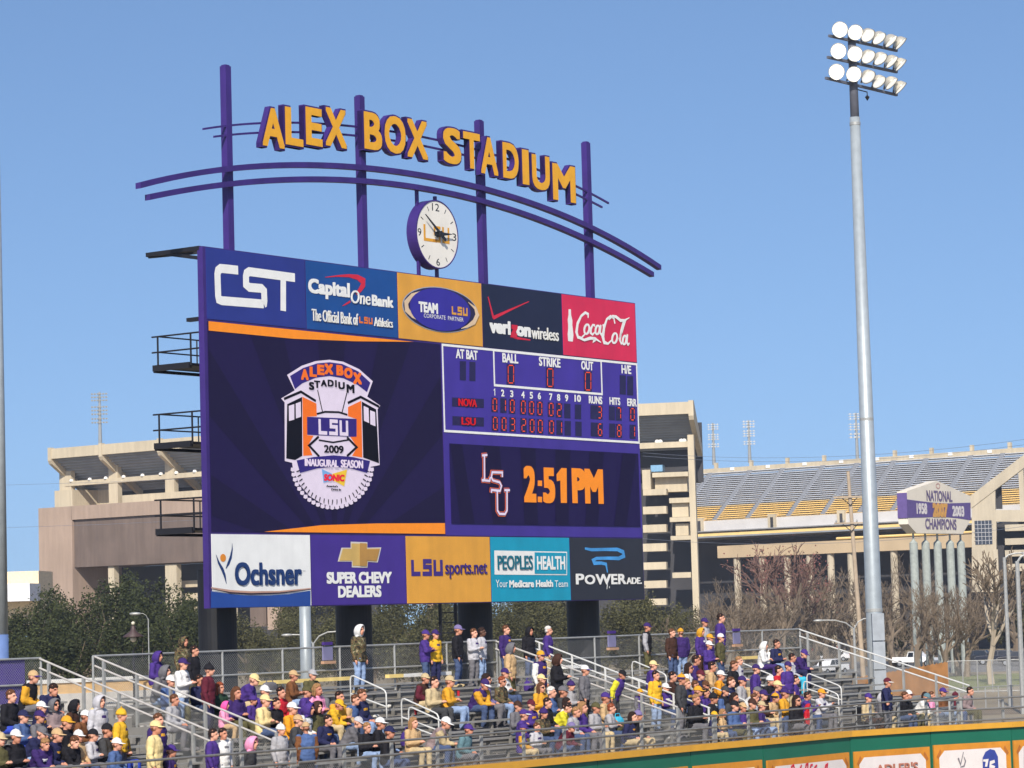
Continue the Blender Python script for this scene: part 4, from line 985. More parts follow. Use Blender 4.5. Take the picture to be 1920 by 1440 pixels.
def cap_like(kind):
    mb = MB()
    def dome(r, zlo, rx=1.12, c=(-.012, 0, .025), back=None):
        vs = []; fs = []; n = 18; m = 6
        for i in range(m + 1):
            t = (math.pi / 2) * i / m; rr = r * math.cos(t) if i < m else .001
            for j in range(n):
                a = 2 * math.pi * j / n; z = c[2] + zlo + (r * 1.04 + .02 - zlo) * math.sin(t)
                vs.append((c[0] + rr * rx * math.cos(a), c[1] + rr * .93 * math.sin(a), z))
        for i in range(m):
            for j in range(n): fs.append((i * n + j, i * n + (j + 1) % n, (i + 1) * n + (j + 1) % n, (i + 1) * n + j))
        mb.add(vs, fs)
    if kind in ('cap', 'capback'):
        dome(.100, .015)
        n = 9; top = []; 
        for i in range(n):
            a = -1.05 + 2.1 * i / (n - 1); top.append((.092 * math.cos(a) * 1.1 - .01, .093 * math.sin(a), .044)); 
        out = [(.092 * 1.1 * math.cos(-1.05 + 2.1 * i / (n - 1)) + .082 * max(0, math.cos((-1.05 + 2.1 * i / (n - 1)) * 1.2)), .088 * math.sin(-1.05 + 2.1 * i / (n - 1)), .030) for i in range(n)]
        vs = top + out + [(x, y, z - .008) for x, y, z in top] + [(x, y, z - .008) for x, y, z in out]
        fs = []
        for i in range(n - 1): fs += [(i, i + n, i + n + 1, i + 1), (i + 2 * n, i + 1 + 2 * n, i + 1 + 3 * n, i + 3 * n), (i + n, i + 3 * n, i + 3 * n + 1, i + n + 1)]
        mb.add(vs, fs, 1); ball(mb, (-.012, 0, .150), .010, n=6)
        return keep(mb, 'cap', [CLOTH, CLOTH])
    if kind == 'beanie':
        dome(.105, -.005); mb.lathe([(.103, -.012), (.112, -.005), (.112, .03), (.104, .036)], (-.012, 0, .03), (0, 0, 1), 18, 1); ball(mb, (-.012, 0, .165), .02, n=8)
        return keep(mb, 'beanie', [CLOTH, CLOTH])
    if kind == 'hair':
        for i in range(60):
            random.seed(i); a = random.uniform(0, 2 * math.pi); t = random.uniform(0, 1.45)
            x, y, z = math.sin(t) * math.cos(a), math.sin(t) * math.sin(a), math.cos(t)
            if x > .55 and z < .62: continue
            ball(mb, (-.018 + .088 * x, .072 * y, .035 + .088 * z), .030, n=6)
        for s in (1, -1): ball(mb, (-.045, s * .066, .0), .035, .018, .045, 8)
        ball(mb, (-.085, 0, .0), .03, .055, .06, 8)
        return keep(mb, 'hair', CLOTH, vox=.011)
    if kind == 'longhair':
        for i in range(60):
            random.seed(i); a = random.uniform(0, 2 * math.pi); t = random.uniform(0, 1.45)
            x, y, z = math.sin(t) * math.cos(a), math.sin(t) * math.sin(a), math.cos(t)
            if x > .6 and z < .6: continue
            ball(mb, (-.018 + .09 * x, .075 * y, .035 + .09 * z), .032, n=6)
        for s in (1, -1): cone(mb, (-.02, s * .078, .02), (-.02, s * .085, -.17), .034, .026, 8)
        for y in (-.05, 0, .05): cone(mb, (-.085, y, .02), (-.085, y, -.22), .045, .03, 8)
        return keep(mb, 'hair', CLOTH, vox=.012)
    if kind == 'hood':
        vs = []; n = 16; rings = [(.075, .088, .118), (.062, .108, .132), (.0, .118, .142), (-.06, .112, .132), (-.11, .085, .10), (-.135, .04, .05)]
        for x, ry, rz in rings:
            for j in range(n):
                a = 2 * math.pi * j / n; vs.append((x + .02 * math.sin(a), ry * math.cos(a), .005 + rz * math.sin(a) - (.03 if math.sin(a) < -.5 else 0)))
        fs = [(i * n + j, (i + 1) * n + j, (i + 1) * n + (j + 1) % n, i * n + (j + 1) % n) for i in range(len(rings) - 1) for j in range(n)]; fs.append(tuple((len(rings) - 1) * n + j for j in range(n)))
        k = len(vs); vs += [(x - .003, y * .93, z * .93) for x, y, z in vs[:2 * n]]; fs += [(k + j, k + (j + 1) % n, k + n + (j + 1) % n, k + n + j) for j in range(n)] + [(j, (j + 1) % n, k + (j + 1) % n, k + j) for j in range(n)]
        mb.add(vs, fs); mb.tube([(-.06, 0, -.13), (-.03, 0, -.17)], [.11, .12], 14)
        return keep(mb, 'hood', CLOTH)
    if kind == 'glasses':
        for s in (1, -1): mb.tube([(.086, s * .013, .017), (.090, s * .02, .030), (.084, s * .046, .030), (.070, s * .062, .024), (.080, s * .05, .004), (.092, s * .025, .002)], .010, 5)
        for s in (1, -1): mb.tube([(.07, s * .062, .024), (-.01, s * .083, .016)], .004, 5)
        return keep(mb, 'sunglasses', CLOTH)
HEADS = {k: cap_like(k) for k in ('cap', 'beanie', 'hair', 'longhair', 'hood', 'glasses')}
KINDS = ['sit', 'sit_low', 'sit_fwd', 'sit_fold', 'sit_wide', 'sit_clap', 'sit_hold', 'stand', 'stand_fold', 'stand_hold', 'stand_lean', 'stand_reach']
POSES = {k: make_pose(k) for k in KINDS}
def setcol(o, c): o.color = lin(*CLR[c]) if isinstance(c, str) else lin(*c)
def solid(name):
    key = 'cloth_' + name
    if name == 'camo': return CAMO
    return C8(key, *CLR[name], rough=.85, var=.14, scale=9, bump=.5, bscale=22, spec=.2)
PEOPLE = []
def person(desc, px, py, kind, top, head, legs='jean', sc=1.0, yaw=0, sleeves=None, skin=None, glasses=False, brim=None, hood=None, row=None, shoes='dgrey', long=False):
    n_ = len(PEOPLE); sc *= 1.07
    if kind == 'sit': kind = ('sit', 'sit_fold', 'sit_hold', 'sit_wide', 'sit', 'sit_low', 'sit_hold')[n_ * 5 % 7]
    if legs == 'jean' and n_ % 2: legs = ('navy', 'dgrey', 'charcoal', 'khaki', 'black', 'olive')[n_ * 7 % 6]
    P_ = POSES[kind]; st = kind.startswith('stand'); off = .22 if st else .585
    dz = P_['head'].z
    ks = [row] if row is not None else range(-1, NR)
    e, k, s = row_hit(px, py, dz, off, ks, sc)
    # let the height absorb what the row steps leave over, within human limits
    z0 = fl(k) if st else fl(k)
    if st: sc2 = max(.9, min(1.08, 1 + e / dz / sc)) * sc
    else: sc2 = sc * max(.95, min(1.05, 1 + e / .7 / sc))
    sz = z0 if st else z0 + .43 - .43 * sc2
    o = bpy.data.objects.new('person', P_['body']); COL.objects.link(o)
    o.location = BLp(s, dk(k) + off, max(sz, z0 - .02) if st else sz); o.rotation_euler = (0, 0, math.atan2(NN.y, NN.x) + R(yaw + (16 + 16 * math.sin(len(PEOPLE) * 2.7) if abs(yaw) < 90 else 0))); o.scale = (sc2,) * 3
    tag(o, 'person ' + desc, 'person', 'spectators on the bleachers')
    tn = (len(PEOPLE) * 37 % 11) / 10; o.color = lin(214 - 30 * tn, 158 - 34 * tn, 132 - 34 * tn)
    if skin == 'dark':
        o.material_slots[0].link = 'OBJECT'; o.material_slots[0].material = SKIN_D
    def ch(name, me, c, loc=None, rot=0):
        x = bpy.data.objects.new(name, me); COL.objects.link(x); x.parent = o
        if loc is not None: x.location = loc; x.rotation_euler = (0, rot, 0); x.scale = (HK,) * 3
        if c == 'camo':
            for sl_ in x.material_slots: sl_.link = 'OBJECT'; sl_.material = CAMO
        else: setcol(x, c)
        return x
    j = ch('jacket', P_['jacket'], top)
    pc = {'white': 'dgrey', 'yellow': 'dpurple', 'lgrey': 'dpurple', 'navy': 'gold'}.get(top) or (('gold', None, 'white', None)[len(PEOPLE) % 4] if 'purple' in top else None)
    if pc and sc > .8: j.material_slots[2].link = 'OBJECT'; j.material_slots[2].material = solid(pc)
    if sleeves: j.material_slots[1].link = 'OBJECT'; j.material_slots[1].material = solid(sleeves)
    ch('trousers', P_['trousers'], legs); ch('shoes', P_['shoes'], shoes)
    hk, hc = head.split(':'); tilt = .35 if P_['lean'] > .3 else 0.05
    x = ch({'longhair': 'hair'}.get(hk, hk), HEADS[hk], hc, P_['head'], tilt)
    if brim: x.material_slots[1].link = 'OBJECT'; x.material_slots[1].material = solid(brim)
    if hk == 'cap' : ch('hair', HEADS['longhair' if long else 'hair'], long if isinstance(long, str) else 'hair_b', P_['head'] + V((-.004, 0, -.012)), tilt).scale = (.98, .98, .98)
    if hood: ch('hood', HEADS['hood'], hood, P_['head'], tilt)
    if glasses: setcol(ch('sunglasses', HEADS['glasses'], 'black', P_['head'], tilt), 'black')
    PEOPLE.append((o, k, s)); return o
REG = dict(A=(0, 1180, 5.5375), B=(300, 1180, 5.5375), C=(600, 1160, 5.144), D=(900, 1160, 5.144), E=(1180, 1140, 5.144), F=(1400, 1160, 6), G=(1400, 1180, 3.692))
def Q(r, x, y, kind, top, head, desc, **k):
    a, b, s = REG[r]; return person(desc, a + x / s, b + y / s, kind, top, head, **k)
random.seed(4)
Q('A', 85, 690, 'sit', 'black', 'hair:hair_b', "in plain black jacket with brown hair, below the purple cloth at far left", legs='royal')
Q('A', 260, 480, 'sit', 'black', 'cap:tan', "in black and gold jacket and tan and purple cap, against the purple cloth", sleeves='gold', brim='purple')
Q('A', 430, 620, 'sit_fwd', 'navy', 'hair:hair_d', "bareheaded in navy jacket, seated just right of the purple cloth", legs='navy')
Q('A', 420, 815, 'sit_fold', 'navy', 'cap:white', "in navy jacket and white cap at the left, below the bareheaded navy one")
Q('A', 515, 775, 'sit', 'taupe', 'hood:dgrey', "in taupe coat with grey hood and sunglasses, behind the navy jacket with white cap", glasses=True)
Q('A', 740, 780, 'sit', 'dbrown', 'hood:black', "in dark brown jacket with black hood up, seated in the left block", legs='dgrey')
Q('A', 1020, 755, 'stand', 'lgrey', 'hood:lgrey', "in pale grey hooded sweatshirt, hood up, behind the standing yellow jacket at left", legs='jean')
Q('A', 660, 965, 'sit', 'black', 'cap:gold', "in dark jacket and bright gold cap in the left block", legs='olive')
Q('A', 820, 930, 'sit', 'brown', 'cap:white', "in brown jacket and white cap in the left block", legs='dgrey')
Q('A', 935, 880, 'sit', 'brown', 'beanie:cream', "in brown jacket and cream knit hat, below the pale grey hood")
Q('A', 1000, 1020, 'sit_fold', 'charcoal', 'cap:black', "in charcoal jacket and black cap, arms folded, in the left block", sleeves='charcoal', legs='ljean')
Q('A', 1130, 1005, 'sit', 'purple', 'hair:hair_b', "in purple jacket with gold sleeves and bright blue trousers, left block", sleeves='gold', legs='royal')
Q('A', 1245, 895, 'stand', 'yellow', 'beanie:yellow', "standing in yellow jacket and yellow knit hat at the left block's edge", legs='dgrey')
Q('A', 95, 1105, 'sit', 'black', 'cap:white', "in black jacket and white cap low at the photo's left edge")
Q('A', 285, 1070, 'sit_fwd', 'navy', 'cap:dgrey', "in navy jacket and dark grey cap, leaning forward near the lower left corner", legs='ljean')
Q('A', 555, 1065, 'sit', 'navy', 'cap:tan', "in navy jacket and beige cap in the left block", legs='dgrey')
Q('A', 800, 1105, 'sit', 'tan', 'cap:white', "in tan coat and white cap, hidden behind the sweatshirt with black cap")
Q('A', 870, 1130, 'sit', 'lgrey', 'cap:black', "in pale grey sweatshirt and black cap near the lower left corner", legs='dgrey')
Q('A', 455, 1195, 'sit_fwd', 'dpurple', 'hair:hair_l', "in dark purple jacket with short sandy hair, lowest at the left", sleeves='dpurple', legs='navy')
Q('A', 1600, 1025, 'stand', 'cream', 'cap:cream', "standing in cream hooded sweatshirt and cream cap between two sloping rails", legs='khaki')
Q('A', 1632, 945, 'stand', 'dpurple', 'hair:hair_b', "in dark purple jacket with reddish face, close behind the cream sweatshirt")
Q('A', 1610, 300, 'sit', 'purple', 'hood:purple', "in purple hooded sweatshirt, hood up, at the back left corner of the middle block", row=9)
Q('A', 1630, 415, 'sit', 'dgrey', 'hood:dgrey', "in grey hooded sweatshirt, hood over a dark cap, below the purple hood", legs='ljean')
Q('A', 1745, 530, 'sit', 'blue', 'cap:white', "in greyish blue jacket and white cap, left of the white sweatshirt")
Q('A', 1735, 1370, 'sit', 'dpurple', 'cap:purple', "in dark jacket and purple cap at the bottom edge, under the cream sweatshirt")
Q('A', 20, 1130, 'sit', 'olive', 'cap:khaki', "in olive top and khaki cap, cut off by the photo's left edge")
Q('A', 1610, 1405, 'sit', 'gold', 'beanie:dpurple', "in gold top and purple striped knit hat at the bottom edge", brim='white')
Q('B', 235, 130, 'stand', 'camo', 'hood:camo', "standing in full camouflage with hood, tallest at the back left fence", legs='camo', row=9)
Q('B', 225, 365, 'stand_hold', 'white', 'cap:dpurple', "standing in white sweatshirt, purple cap and pale jeans by the sloping rail", legs='ljean')
Q('B', 350, 430, 'stand', 'black', 'hair:hair_d', "in black jacket with dark hair, half hidden behind the white sweatshirt", row=8)
Q('B', 390, 545, 'sit', 'navy', 'hair:hair_d', "in navy sweatshirt with dark hair, seated right of the white sweatshirt")
Q('B', 495, 425, 'stand', 'maroon', 'beanie:black', "standing in maroon jacket and black knit hat by the back fence", legs='navy')
Q('B', 600, 600, 'sit', 'green', 'longhair:auburn', "in dark green jacket with long auburn hair", legs='green')
Q('B', 820, 510, 'sit_fwd', 'purple', 'cap:cream', "bending forward in purple jacket and cream cap, wearing blue jeans")
Q('B', 1035, 615, 'sit', 'purple', 'cap:white', "in purple jacket and white cap, above the cream sweatshirt in the middle block")
Q('B', 965, 770, 'sit', 'purple', 'beanie:purple', "child in purple knit hat and purple top, beside the cream sweatshirt", sc=.78, legs='gold')
Q('B', 1070, 705, 'sit_fold', 'cream', 'cap:cream', "seated in cream sweatshirt and cream cap, arms folded")
Q('B', 1230, 650, 'sit', 'red', 'hair:hair_d', "in red shirt with dark brown hair in the middle block", legs='black')
Q('B', 1355, 480, 'sit', 'brown', 'cap:tan', "in rust brown jacket and tan cap near the back fence", legs='ljean')
Q('B', 1560, 475, 'sit_hold', 'olive', 'cap:grey', "in dark olive jacket and grey cap near the back fence", legs='dgrey')
Q('B', 1500, 640, 'sit', 'purple', 'cap:olive', "in purple jacket and olive cap, below the rust brown jacket")
Q('B', 1600, 620, 'sit', 'pink', 'longhair:hair_l', "in pink top with sandy hair, behind the purple jacket with olive cap", legs='jean')
Q('B', 1345, 800, 'sit_fold', 'orange', 'cap:white', "in orange yellow jacket and white cap, arms folded, middle block", legs='jean')
Q('B', 1455, 790, 'sit', 'white', 'hood:purple', "in white coat with purple hood up, beside the orange yellow jacket")
Q('B', 1600, 790, 'sit', 'olive', 'hood:dbrown', "in olive jacket and brown hood with blue jeans, middle block", legs='jean', sleeves='olive')
Q('B', 665, 850, 'sit', 'pink', 'hood:hotpink', "child bundled in pink coat with hot pink hood by the sloping rail", sc=.75, legs='tan')
Q('B', 645, 1135, 'stand', 'white', 'hair:hair_d', "standing in white jersey with striped sleeves and dark hair at the walkway", sleeves='lgrey')
Q('B', 540, 1165, 'stand', 'purple', 'hair:hair_d', "standing in purple jersey just left of the white jersey", legs='navy')
Q('B', 1245, 1150, 'stand', 'grey', 'beanie:white', "standing in grey sweatshirt and white knit hat at the front rail", legs='dgrey')
Q('B', 1520, 1070, 'stand', 'blue', 'cap:tan', "standing in blue vest with brown sleeves and tan cap, turned to the left", sleeves='brown', yaw=150, legs='black')
Q('B', 865, 1140, 'sit', 'charcoal', 'hood:pink', "wrapped in dark blanket with pale pink hood near the front rail", legs='navy')
Q('C', 370, 112, 'stand', 'camo', 'hood:white', "standing in camouflage jacket with white hood and pale jeans before a black column", legs='ljean', row=9, shoes='khaki')
Q('C', 1010, 275, 'stand_fold', 'purple', 'cap:purple', "standing in purple jacket and purple cap, arms folded, at the back fence", legs='jean', row=9)
Q('C', 1105, 232, 'stand', 'yellow', 'cap:dpurple', "standing in yellow hooded sweatshirt and purple cap at the back fence", legs='navy', row=9, hood=None)
Q('C', 1320, 112, 'stand', 'black', 'cap:pgrey', "standing in black jacket, purple grey cap and jeans at the back fence", legs='jean', row=9, shoes='khaki')
Q('C', 1475, 190, 'stand_hold', 'lgrey', 'hair:hair_b', "standing in pale grey hooded top with brown hair at the back fence", legs='jean', row=9)
Q('C', 1550, 132, 'stand', 'lgrey', 'hair:hair_d', "dark-skinned, standing in pale grey shirt at the back fence", skin='dark', legs='ljean', row=9)
Q('C', 950, 582, 'sit', 'dbrown', 'cap:khaki', "in dark vest with maroon sleeves, khaki cap and khaki trousers", sleeves='maroon', legs='khaki')
Q('C', 1075, 592, 'sit_hold', 'khaki', 'hair:hair_d', "in beige jacket with dark hair, right of the khaki trousers", legs='charcoal')
Q('C', 1220, 592, 'sit', 'gold', 'cap:khaki', "in golden yellow shirt and beige cap with pale jeans", legs='ljean')
Q('C', 1500, 625, 'sit_fwd', 'dpurple', 'cap:dpurple', "in dark purple jacket with gold sleeves and white peaked purple cap", sleeves='gold', brim='white', legs='jean')
Q('C', 1555, 562, 'sit', 'pgrey', 'longhair:hair_d', "in mauve top with sunglasses and dark hair, behind the white peaked cap", glasses=True)
Q('C', 175, 750, 'sit', 'gold', 'hair:hair_d', "in yellow jacket with bare dark hair, behind the yellow cap", legs='jean')
Q('C', 140, 832, 'sit_fwd', 'yellow', 'cap:yellow', "in yellow jacket and yellow cap, middle block", legs='jean')
Q('C', 250, 805, 'sit', 'blue', 'hair:hair_b', "in blue vest with tan sleeves and brown hair, beside the yellow cap", sleeves='tan', legs='jean')
Q('C', 310, 722, 'sit', 'navy', 'hair:hair_b', "in navy jacket with brown hair, sitting alone left of the empty aisle", legs='ljean')
Q('C', 235, 1015, 'sit_fwd', 'dgrey', 'cap:lgrey', "bent forward in grey jacket and pale grey cap at the front rail", legs='ljean')
Q('C', 435, 1085, 'sit', 'black', 'hair:hair_l', "in black with a reddish face, between two dark jackets at the front rail", legs='ljean', sc=.95)
Q('C', 550, 1005, 'sit_hold', 'black', 'cap:white', "in black jacket and white cap at the front rail", legs='ljean', glasses=True)
Q('C', 880, 1010, 'sit', 'tan', 'longhair:hair_l', "in tan jacket with long sandy hair, beside a white cap near the front rail", legs='jean')
Q('C', 1070, 975, 'sit_fwd', 'taupe', 'cap:white', "in taupe vest and white cap, head bent, near the front rail", sleeves='khaki', legs='jean')
Q('C', 1365, 1110, 'sit', 'teal', 'cap:purple', "in slate blue jacket and purple cap, sitting alone at the front rail", legs='dgrey')
Q('D', 240, 112, 'stand', 'dpurple', 'hair:hair_b', "standing in purple shirt with brown hair, head bowed, at the back fence", row=9, legs='jean')
Q('D', 285, 285, 'stand', 'tan', 'hood:dgrey', "standing in tan coat with grey hood up", legs='olive')
Q('D', 470, 212, 'stand', 'black', 'hood:black', "standing in black hooded jacket by the top of the double rail", row=9, legs='jean')
Q('D', 650, 172, 'stand', 'purple', 'hair:hair_w', "standing in purple jacket with white hair behind the double rail", row=9, legs='khaki')
Q('D', 575, 362, 'stand', 'dpurple', 'cap:gold', "standing in purple and white jersey with gold and purple cap", sleeves='white', brim='dpurple', legs='dgrey')
Q('D', 735, 395, 'stand_hold', 'black', 'hood:dbrown', "standing in long black coat with brown scarf over the head", legs='black')
Q('D', 215, 522, 'sit_fold', 'white', 'cap:dpurple', "in white coat and dark purple cap, leaning behind the camouflage jacket")
Q('D', 190, 602, 'sit', 'camo', 'hair:auburn', "in camouflage jacket with auburn hair and sunglasses", glasses=True, legs='ljean')
Q('D', 565, 602, 'sit', 'cream', 'cap:cream', "in cream jacket and cream cap, behind the pale yellow top")
Q('D', 570, 675, 'sit', 'gold', 'longhair:hair_b', "in pale yellow top with brown hair and sunglasses", glasses=True)
Q('D', 770, 700, 'sit', 'charcoal', 'cap:dgrey', "in charcoal jacket and grey cap, below the long black coat")
Q('D', 855, 655, 'sit', 'grey', 'beanie:dpurple', "in grey jacket and dark purple knit hat, left of the standing grey jacket")
Q('D', 1000, 502, 'stand', 'dgrey', 'cap:white', "standing in grey jacket and white peaked purple cap", brim='purple', legs='black')
Q('D', 1290, 590, 'stand_lean', 'purple', 'cap:black', "leaning forward in purple jacket with bright yellow sleeves", sleeves='bright', legs='charcoal', row=3)
Q('D', 670, 805, 'sit', 'black', 'hair:hair_d', "in black jacket with dark hair, middle block front")
Q('D', 755, 812, 'sit', 'white', 'longhair:hair_d', "in white scarf with long dark hair and sunglasses", glasses=True)
Q('D', 470, 825, 'sit', 'purple', 'cap:maroon', "in purple jacket and maroon cap, middle block front")
Q('D', 395, 935, 'sit', 'purple', 'cap:purple', "in purple jacket and purple cap with white front, middle block front", brim='white')
Q('D', 590, 905, 'sit', 'camo', 'beanie:dpurple', "in camouflage jacket and purple knit hat, left of the bright yellow shirt")
Q('D', 730, 872, 'sit_fwd', 'bright', 'hair:hair_d', "in bright lemon yellow shirt with dark hair at the front")
Q('D', 865, 895, 'sit', 'grey', 'hair:hair_l', "in grey jersey with sandy hair, right of the bright yellow shirt")
Q('D', 1090, 855, 'sit_hold', 'grey', 'cap:olive', "in grey hooded sweatshirt and olive cap, arms resting on the front rail", hood=None)
Q('D', 1240, 875, 'sit', 'grey', 'hair:auburn', "in grey top with reddish hair, below the leaning purple jacket")
Q('D', 1535, 712, 'stand', 'purple', 'cap:gold', "child standing in purple shirt with grey sleeves and gold cap", sleeves='dgrey', sc=.74, legs='jean')
Q('D', 395, 1092, 'sit', 'purple', 'cap:purple', "child in purple and gold shirt and purple cap on the front walkway", sleeves='gold', sc=.78, legs='khaki', row=-1)
Q('D', 530, 1075, 'sit', 'lgrey', 'hair:hair_b', "child in pale grey sweatshirt with brown hair on the front walkway", sc=.8, legs='jean', row=-1)
Q('D', 1485, 1035, 'sit', 'black', 'beanie:pgrey', "in black jacket and mauve knit hat at the front right of the middle block", legs='khaki')
Q('D', 1425, 1000, 'sit', 'navy', 'longhair:hair_d', "in navy top with long dark hair, behind the mauve knit hat")
Q('D', 770, 1062, 'sit_fwd', 'maroon', 'cap:pgrey', "bending low in maroon top and mauve cap on the front walkway", sc=.85)
Q('E', 165, 320, 'stand', 'black', 'cap:dpurple', "standing in black vest with grey sleeves and purple cap at the back fence", sleeves='grey', row=9, legs='jean')
Q('E', 405, 332, 'stand', 'dbrown', 'hair:hair_b', "standing in dark brown jacket, left of the big purple sweatshirt", row=8, legs='jean')
Q('E', 500, 312, 'stand', 'dpurple', 'cap:gold', "standing with back turned in wide purple sweatshirt and gold topped cap", yaw=150, row=8, brim='dpurple', legs='ljean')
Q('E', 715, 142, 'stand', 'grey', 'cap:dpurple', "standing high in grey top and dark purple cap behind the gold hood", row=9)
Q('E', 870, 102, 'stand', 'purple', 'hair:hair_d', "standing highest in purple jacket with pale chest stripe and dark hair", row=9)
Q('E', 680, 235, 'stand', 'purple', 'hood:gold', "standing in purple jacket with gold hood", row=8, legs='dbrown')
Q('E', 765, 295, 'stand', 'dpurple', 'cap:gold', "in dark purple top and gold cap, behind the white cap", row=7)
Q('E', 870, 295, 'stand', 'olive', 'cap:white', "standing in olive jacket and white fronted purple cap", brim='dpurple', row=7)
Q('E', 760, 375, 'stand_hold', 'purple', 'cap:white', "standing in purple jacket, white cap and cream trousers", legs='khaki', row=6)
Q('E', 205, 562, 'sit', 'purple', 'cap:cream', "in purple shirt and cream cap by the white handrail, right of the double rail")
Q('E', 245, 655, 'stand', 'yellow', 'hair:hair_d', "standing in yellow jacket and pale jeans inside the double rail", legs='ljean')
Q('E', 545, 572, 'sit', 'white', 'longhair:hair_d', "in white jacket with dark hair and sunglasses, right block", glasses=True)
Q('E', 660, 622, 'sit_fold', 'navy', 'cap:maroon', "in navy jacket and maroon cap, right block")
Q('E', 390, 645, 'sit', 'dbrown', 'hair:hair_d', "in dark brown jacket with dark hair, right block behind the rail")
Q('E', 490, 692, 'stand', 'charcoal', 'beanie:gold', "standing in charcoal jacket and gold and purple knit hat", brim='dpurple', legs='dgrey')
Q('E', 548, 702, 'sit', 'navy', 'hair:hair_l', "in navy jacket with sandy hair, right of the gold knit hat")
Q('E', 590, 742, 'sit', 'purple', 'hair:hair_b', "in purple top with brown hair, beside the navy jacket with sandy hair", glasses=True)
Q('E', 715, 745, 'sit', 'purple', 'cap:hair_b', "in purple jacket and brown cap, left of the orange jacket", glasses=True)
Q('E', 855, 645, 'sit', 'orange', 'cap:white', "in orange yellow jacket and white cap, right block", legs='ljean')
Q('E', 985, 552, 'sit_wide', 'black', 'hair:hair_b', "in black jacket and khaki trousers, legs apart, right block", legs='khaki')
Q('E', 1035, 512, 'sit', 'lgrey', 'hair:hair_l', "in pale grey with pinkish face, behind the black jacket with khaki trousers")
Q('E', 1275, 362, 'sit_fold', 'white', 'hood:white', "in white jacket with white hood, seated by the back fence of the right block", legs='dpurple')
Q('E', 1400, 342, 'sit', 'navy', 'hair:hair_d', "in navy sweater with gold chest band, seated by the back fence", legs='ljean')
Q('E', 1210, 592, 'stand', 'purple', 'cap:dpurple', "standing in purple tracksuit with white sleeve stripe and purple cap", legs='purple')
Q('E', 1520, 565, 'stand', 'purple', 'cap:dpurple', "standing in purple jacket, dark purple cap and khaki trousers, right block", legs='khaki')
Q('E', 1545, 475, 'sit', 'lgrey', 'hair:hair_d', "in pale grey jacket with dark hair, behind the standing purple jacket with khaki trousers", legs='turq')
Q('E', 1585, 440, 'sit_fwd', 'dpurple', 'cap:purple', "in dark purple jacket and purple cap, last one by the empty benches", legs='navy')
Q('E', 710, 835, 'sit', 'purple', 'hair:hair_d', "in purple jacket with dark hair, right block lower rows")
Q('E', 780, 842, 'sit', 'black', 'beanie:black', "in black jacket and black knit hat, lower right block")
Q('E', 900, 795, 'sit', 'black', 'cap:charcoal', "in black jacket with blue sleeves and charcoal cap, lower right block", sleeves='blue', legs='jean')
Q('E', 1105, 795, 'sit_fwd', 'white', 'cap:dgrey', "in white shirt and dark grey cap, lower right block", legs='dgrey')
Q('E', 1275, 835, 'sit', 'dbrown', 'cap:dpurple', "in brown jacket and dark purple cap, lower right block", legs='khaki')
Q('E', 1400, 732, 'sit', 'purple', 'cap:cream', "in purple jacket with gold sleeves and cream cap, right block", sleeves='gold', legs='khaki')
Q('E', 1345, 875, 'sit', 'tan', 'beanie:gold', "in tan jacket and black and gold knit hat", brim='black')
Q('E', 800, 1062, 'sit', 'navy', 'cap:yellow', "child in navy jacket and yellow cap at the front", sc=.8)
Q('E', 880, 1035, 'sit', 'tan', 'longhair:hair_l', "child in tan jacket with long sandy hair, right of the yellow cap", sc=.82)
Q('E', 1070, 962, 'sit', 'purple', 'cap:tan', "broad, in purple sweatshirt and brown cap at the front of the right block", legs='ljean')
Q('E', 1250, 1002, 'sit_hold', 'dpurple', 'cap:khaki', "in dark purple sweatshirt and beige cap at the front of the right block", legs='ljean')
Q('E', 1590, 862, 'sit', 'black', 'longhair:hair_d', "in black jacket with dark hair and sunglasses, beside the red hooded child", glasses=True, legs='dgrey')
Q('F', 655, 865, 'sit_clap', 'purple', 'hair:hair_d', "clapping in purple shirt with hands raised", sc=.85)
Q('F', 815, 852, 'sit_clap', 'lgrey', 'cap:orange', "clapping in pale grey sweatshirt and orange cap", legs='dgrey')
Q('F', 680, 1005, 'stand', 'red', 'hood:red', "child in red hooded jacket, hood up, at the front rail", sc=.72, legs='dgrey')
Q('F', 330, 560, 'sit', 'red', 'hair:hair_d', "in red top, partly hidden behind the standing purple jacket with khaki trousers")
Q('F', 235, 690, 'sit', 'black', 'beanie:white', "in black with white brimmed knit hat, between two purple jackets", brim='white')
Q('G', 965, 372, 'stand_reach', 'navy', 'cap:maroon', "standing in navy jacket, maroon cap and jeans, arm reaching to one side", brim='white', yaw=-15, row=-1)
Q('G', 828, 522, 'sit', 'khaki', 'cap:purple', "in khaki jacket and purple cap, seated in a wheelchair at the front", row=-1, legs='dbrown')
Q('G', 920, 524, 'sit', 'dgrey', 'hood:lgrey', "in grey jacket with pale grey hood, beside the standing navy jacket")
Q('G', 1065, 512, 'sit', 'black', 'hair:hair_b', "in black jacket with brown hair, right of the standing navy jacket")
Q('G', 1098, 478, 'sit', 'black', 'cap:white', "in black jacket and white cap with maroon peak, near the right end", brim='maroon')
Q('G', 1170, 494, 'sit_fwd', 'white', 'cap:teal', "in white hooded jacket, slate cap and khaki trousers near the right end", legs='khaki')
Q('G', 1225, 504, 'sit', 'lgrey', 'longhair:hair_d', "in pale top with dark hair, right of the white jacket with slate cap", sc=.9)
Q('G', 1265, 518, 'sit', 'pink', 'hair:hair_b', "in pink top with brown hair near the right end", sc=.9, legs='jean')
Q('G', 1345, 474, 'sit', 'brown', 'cap:purple', "in brown jacket and purple cap near the right end of the bleachers", legs='ljean')
Q('G', 1432, 514, 'sit', 'maroon', 'beanie:maroon', "child in maroon coat and maroon knit hat near the right end", sc=.82)
Q('G', 1510, 514, 'sit', 'taupe', 'hair:hair_d', "in taupe jacket with dark hair, last at the right end", legs='jean')
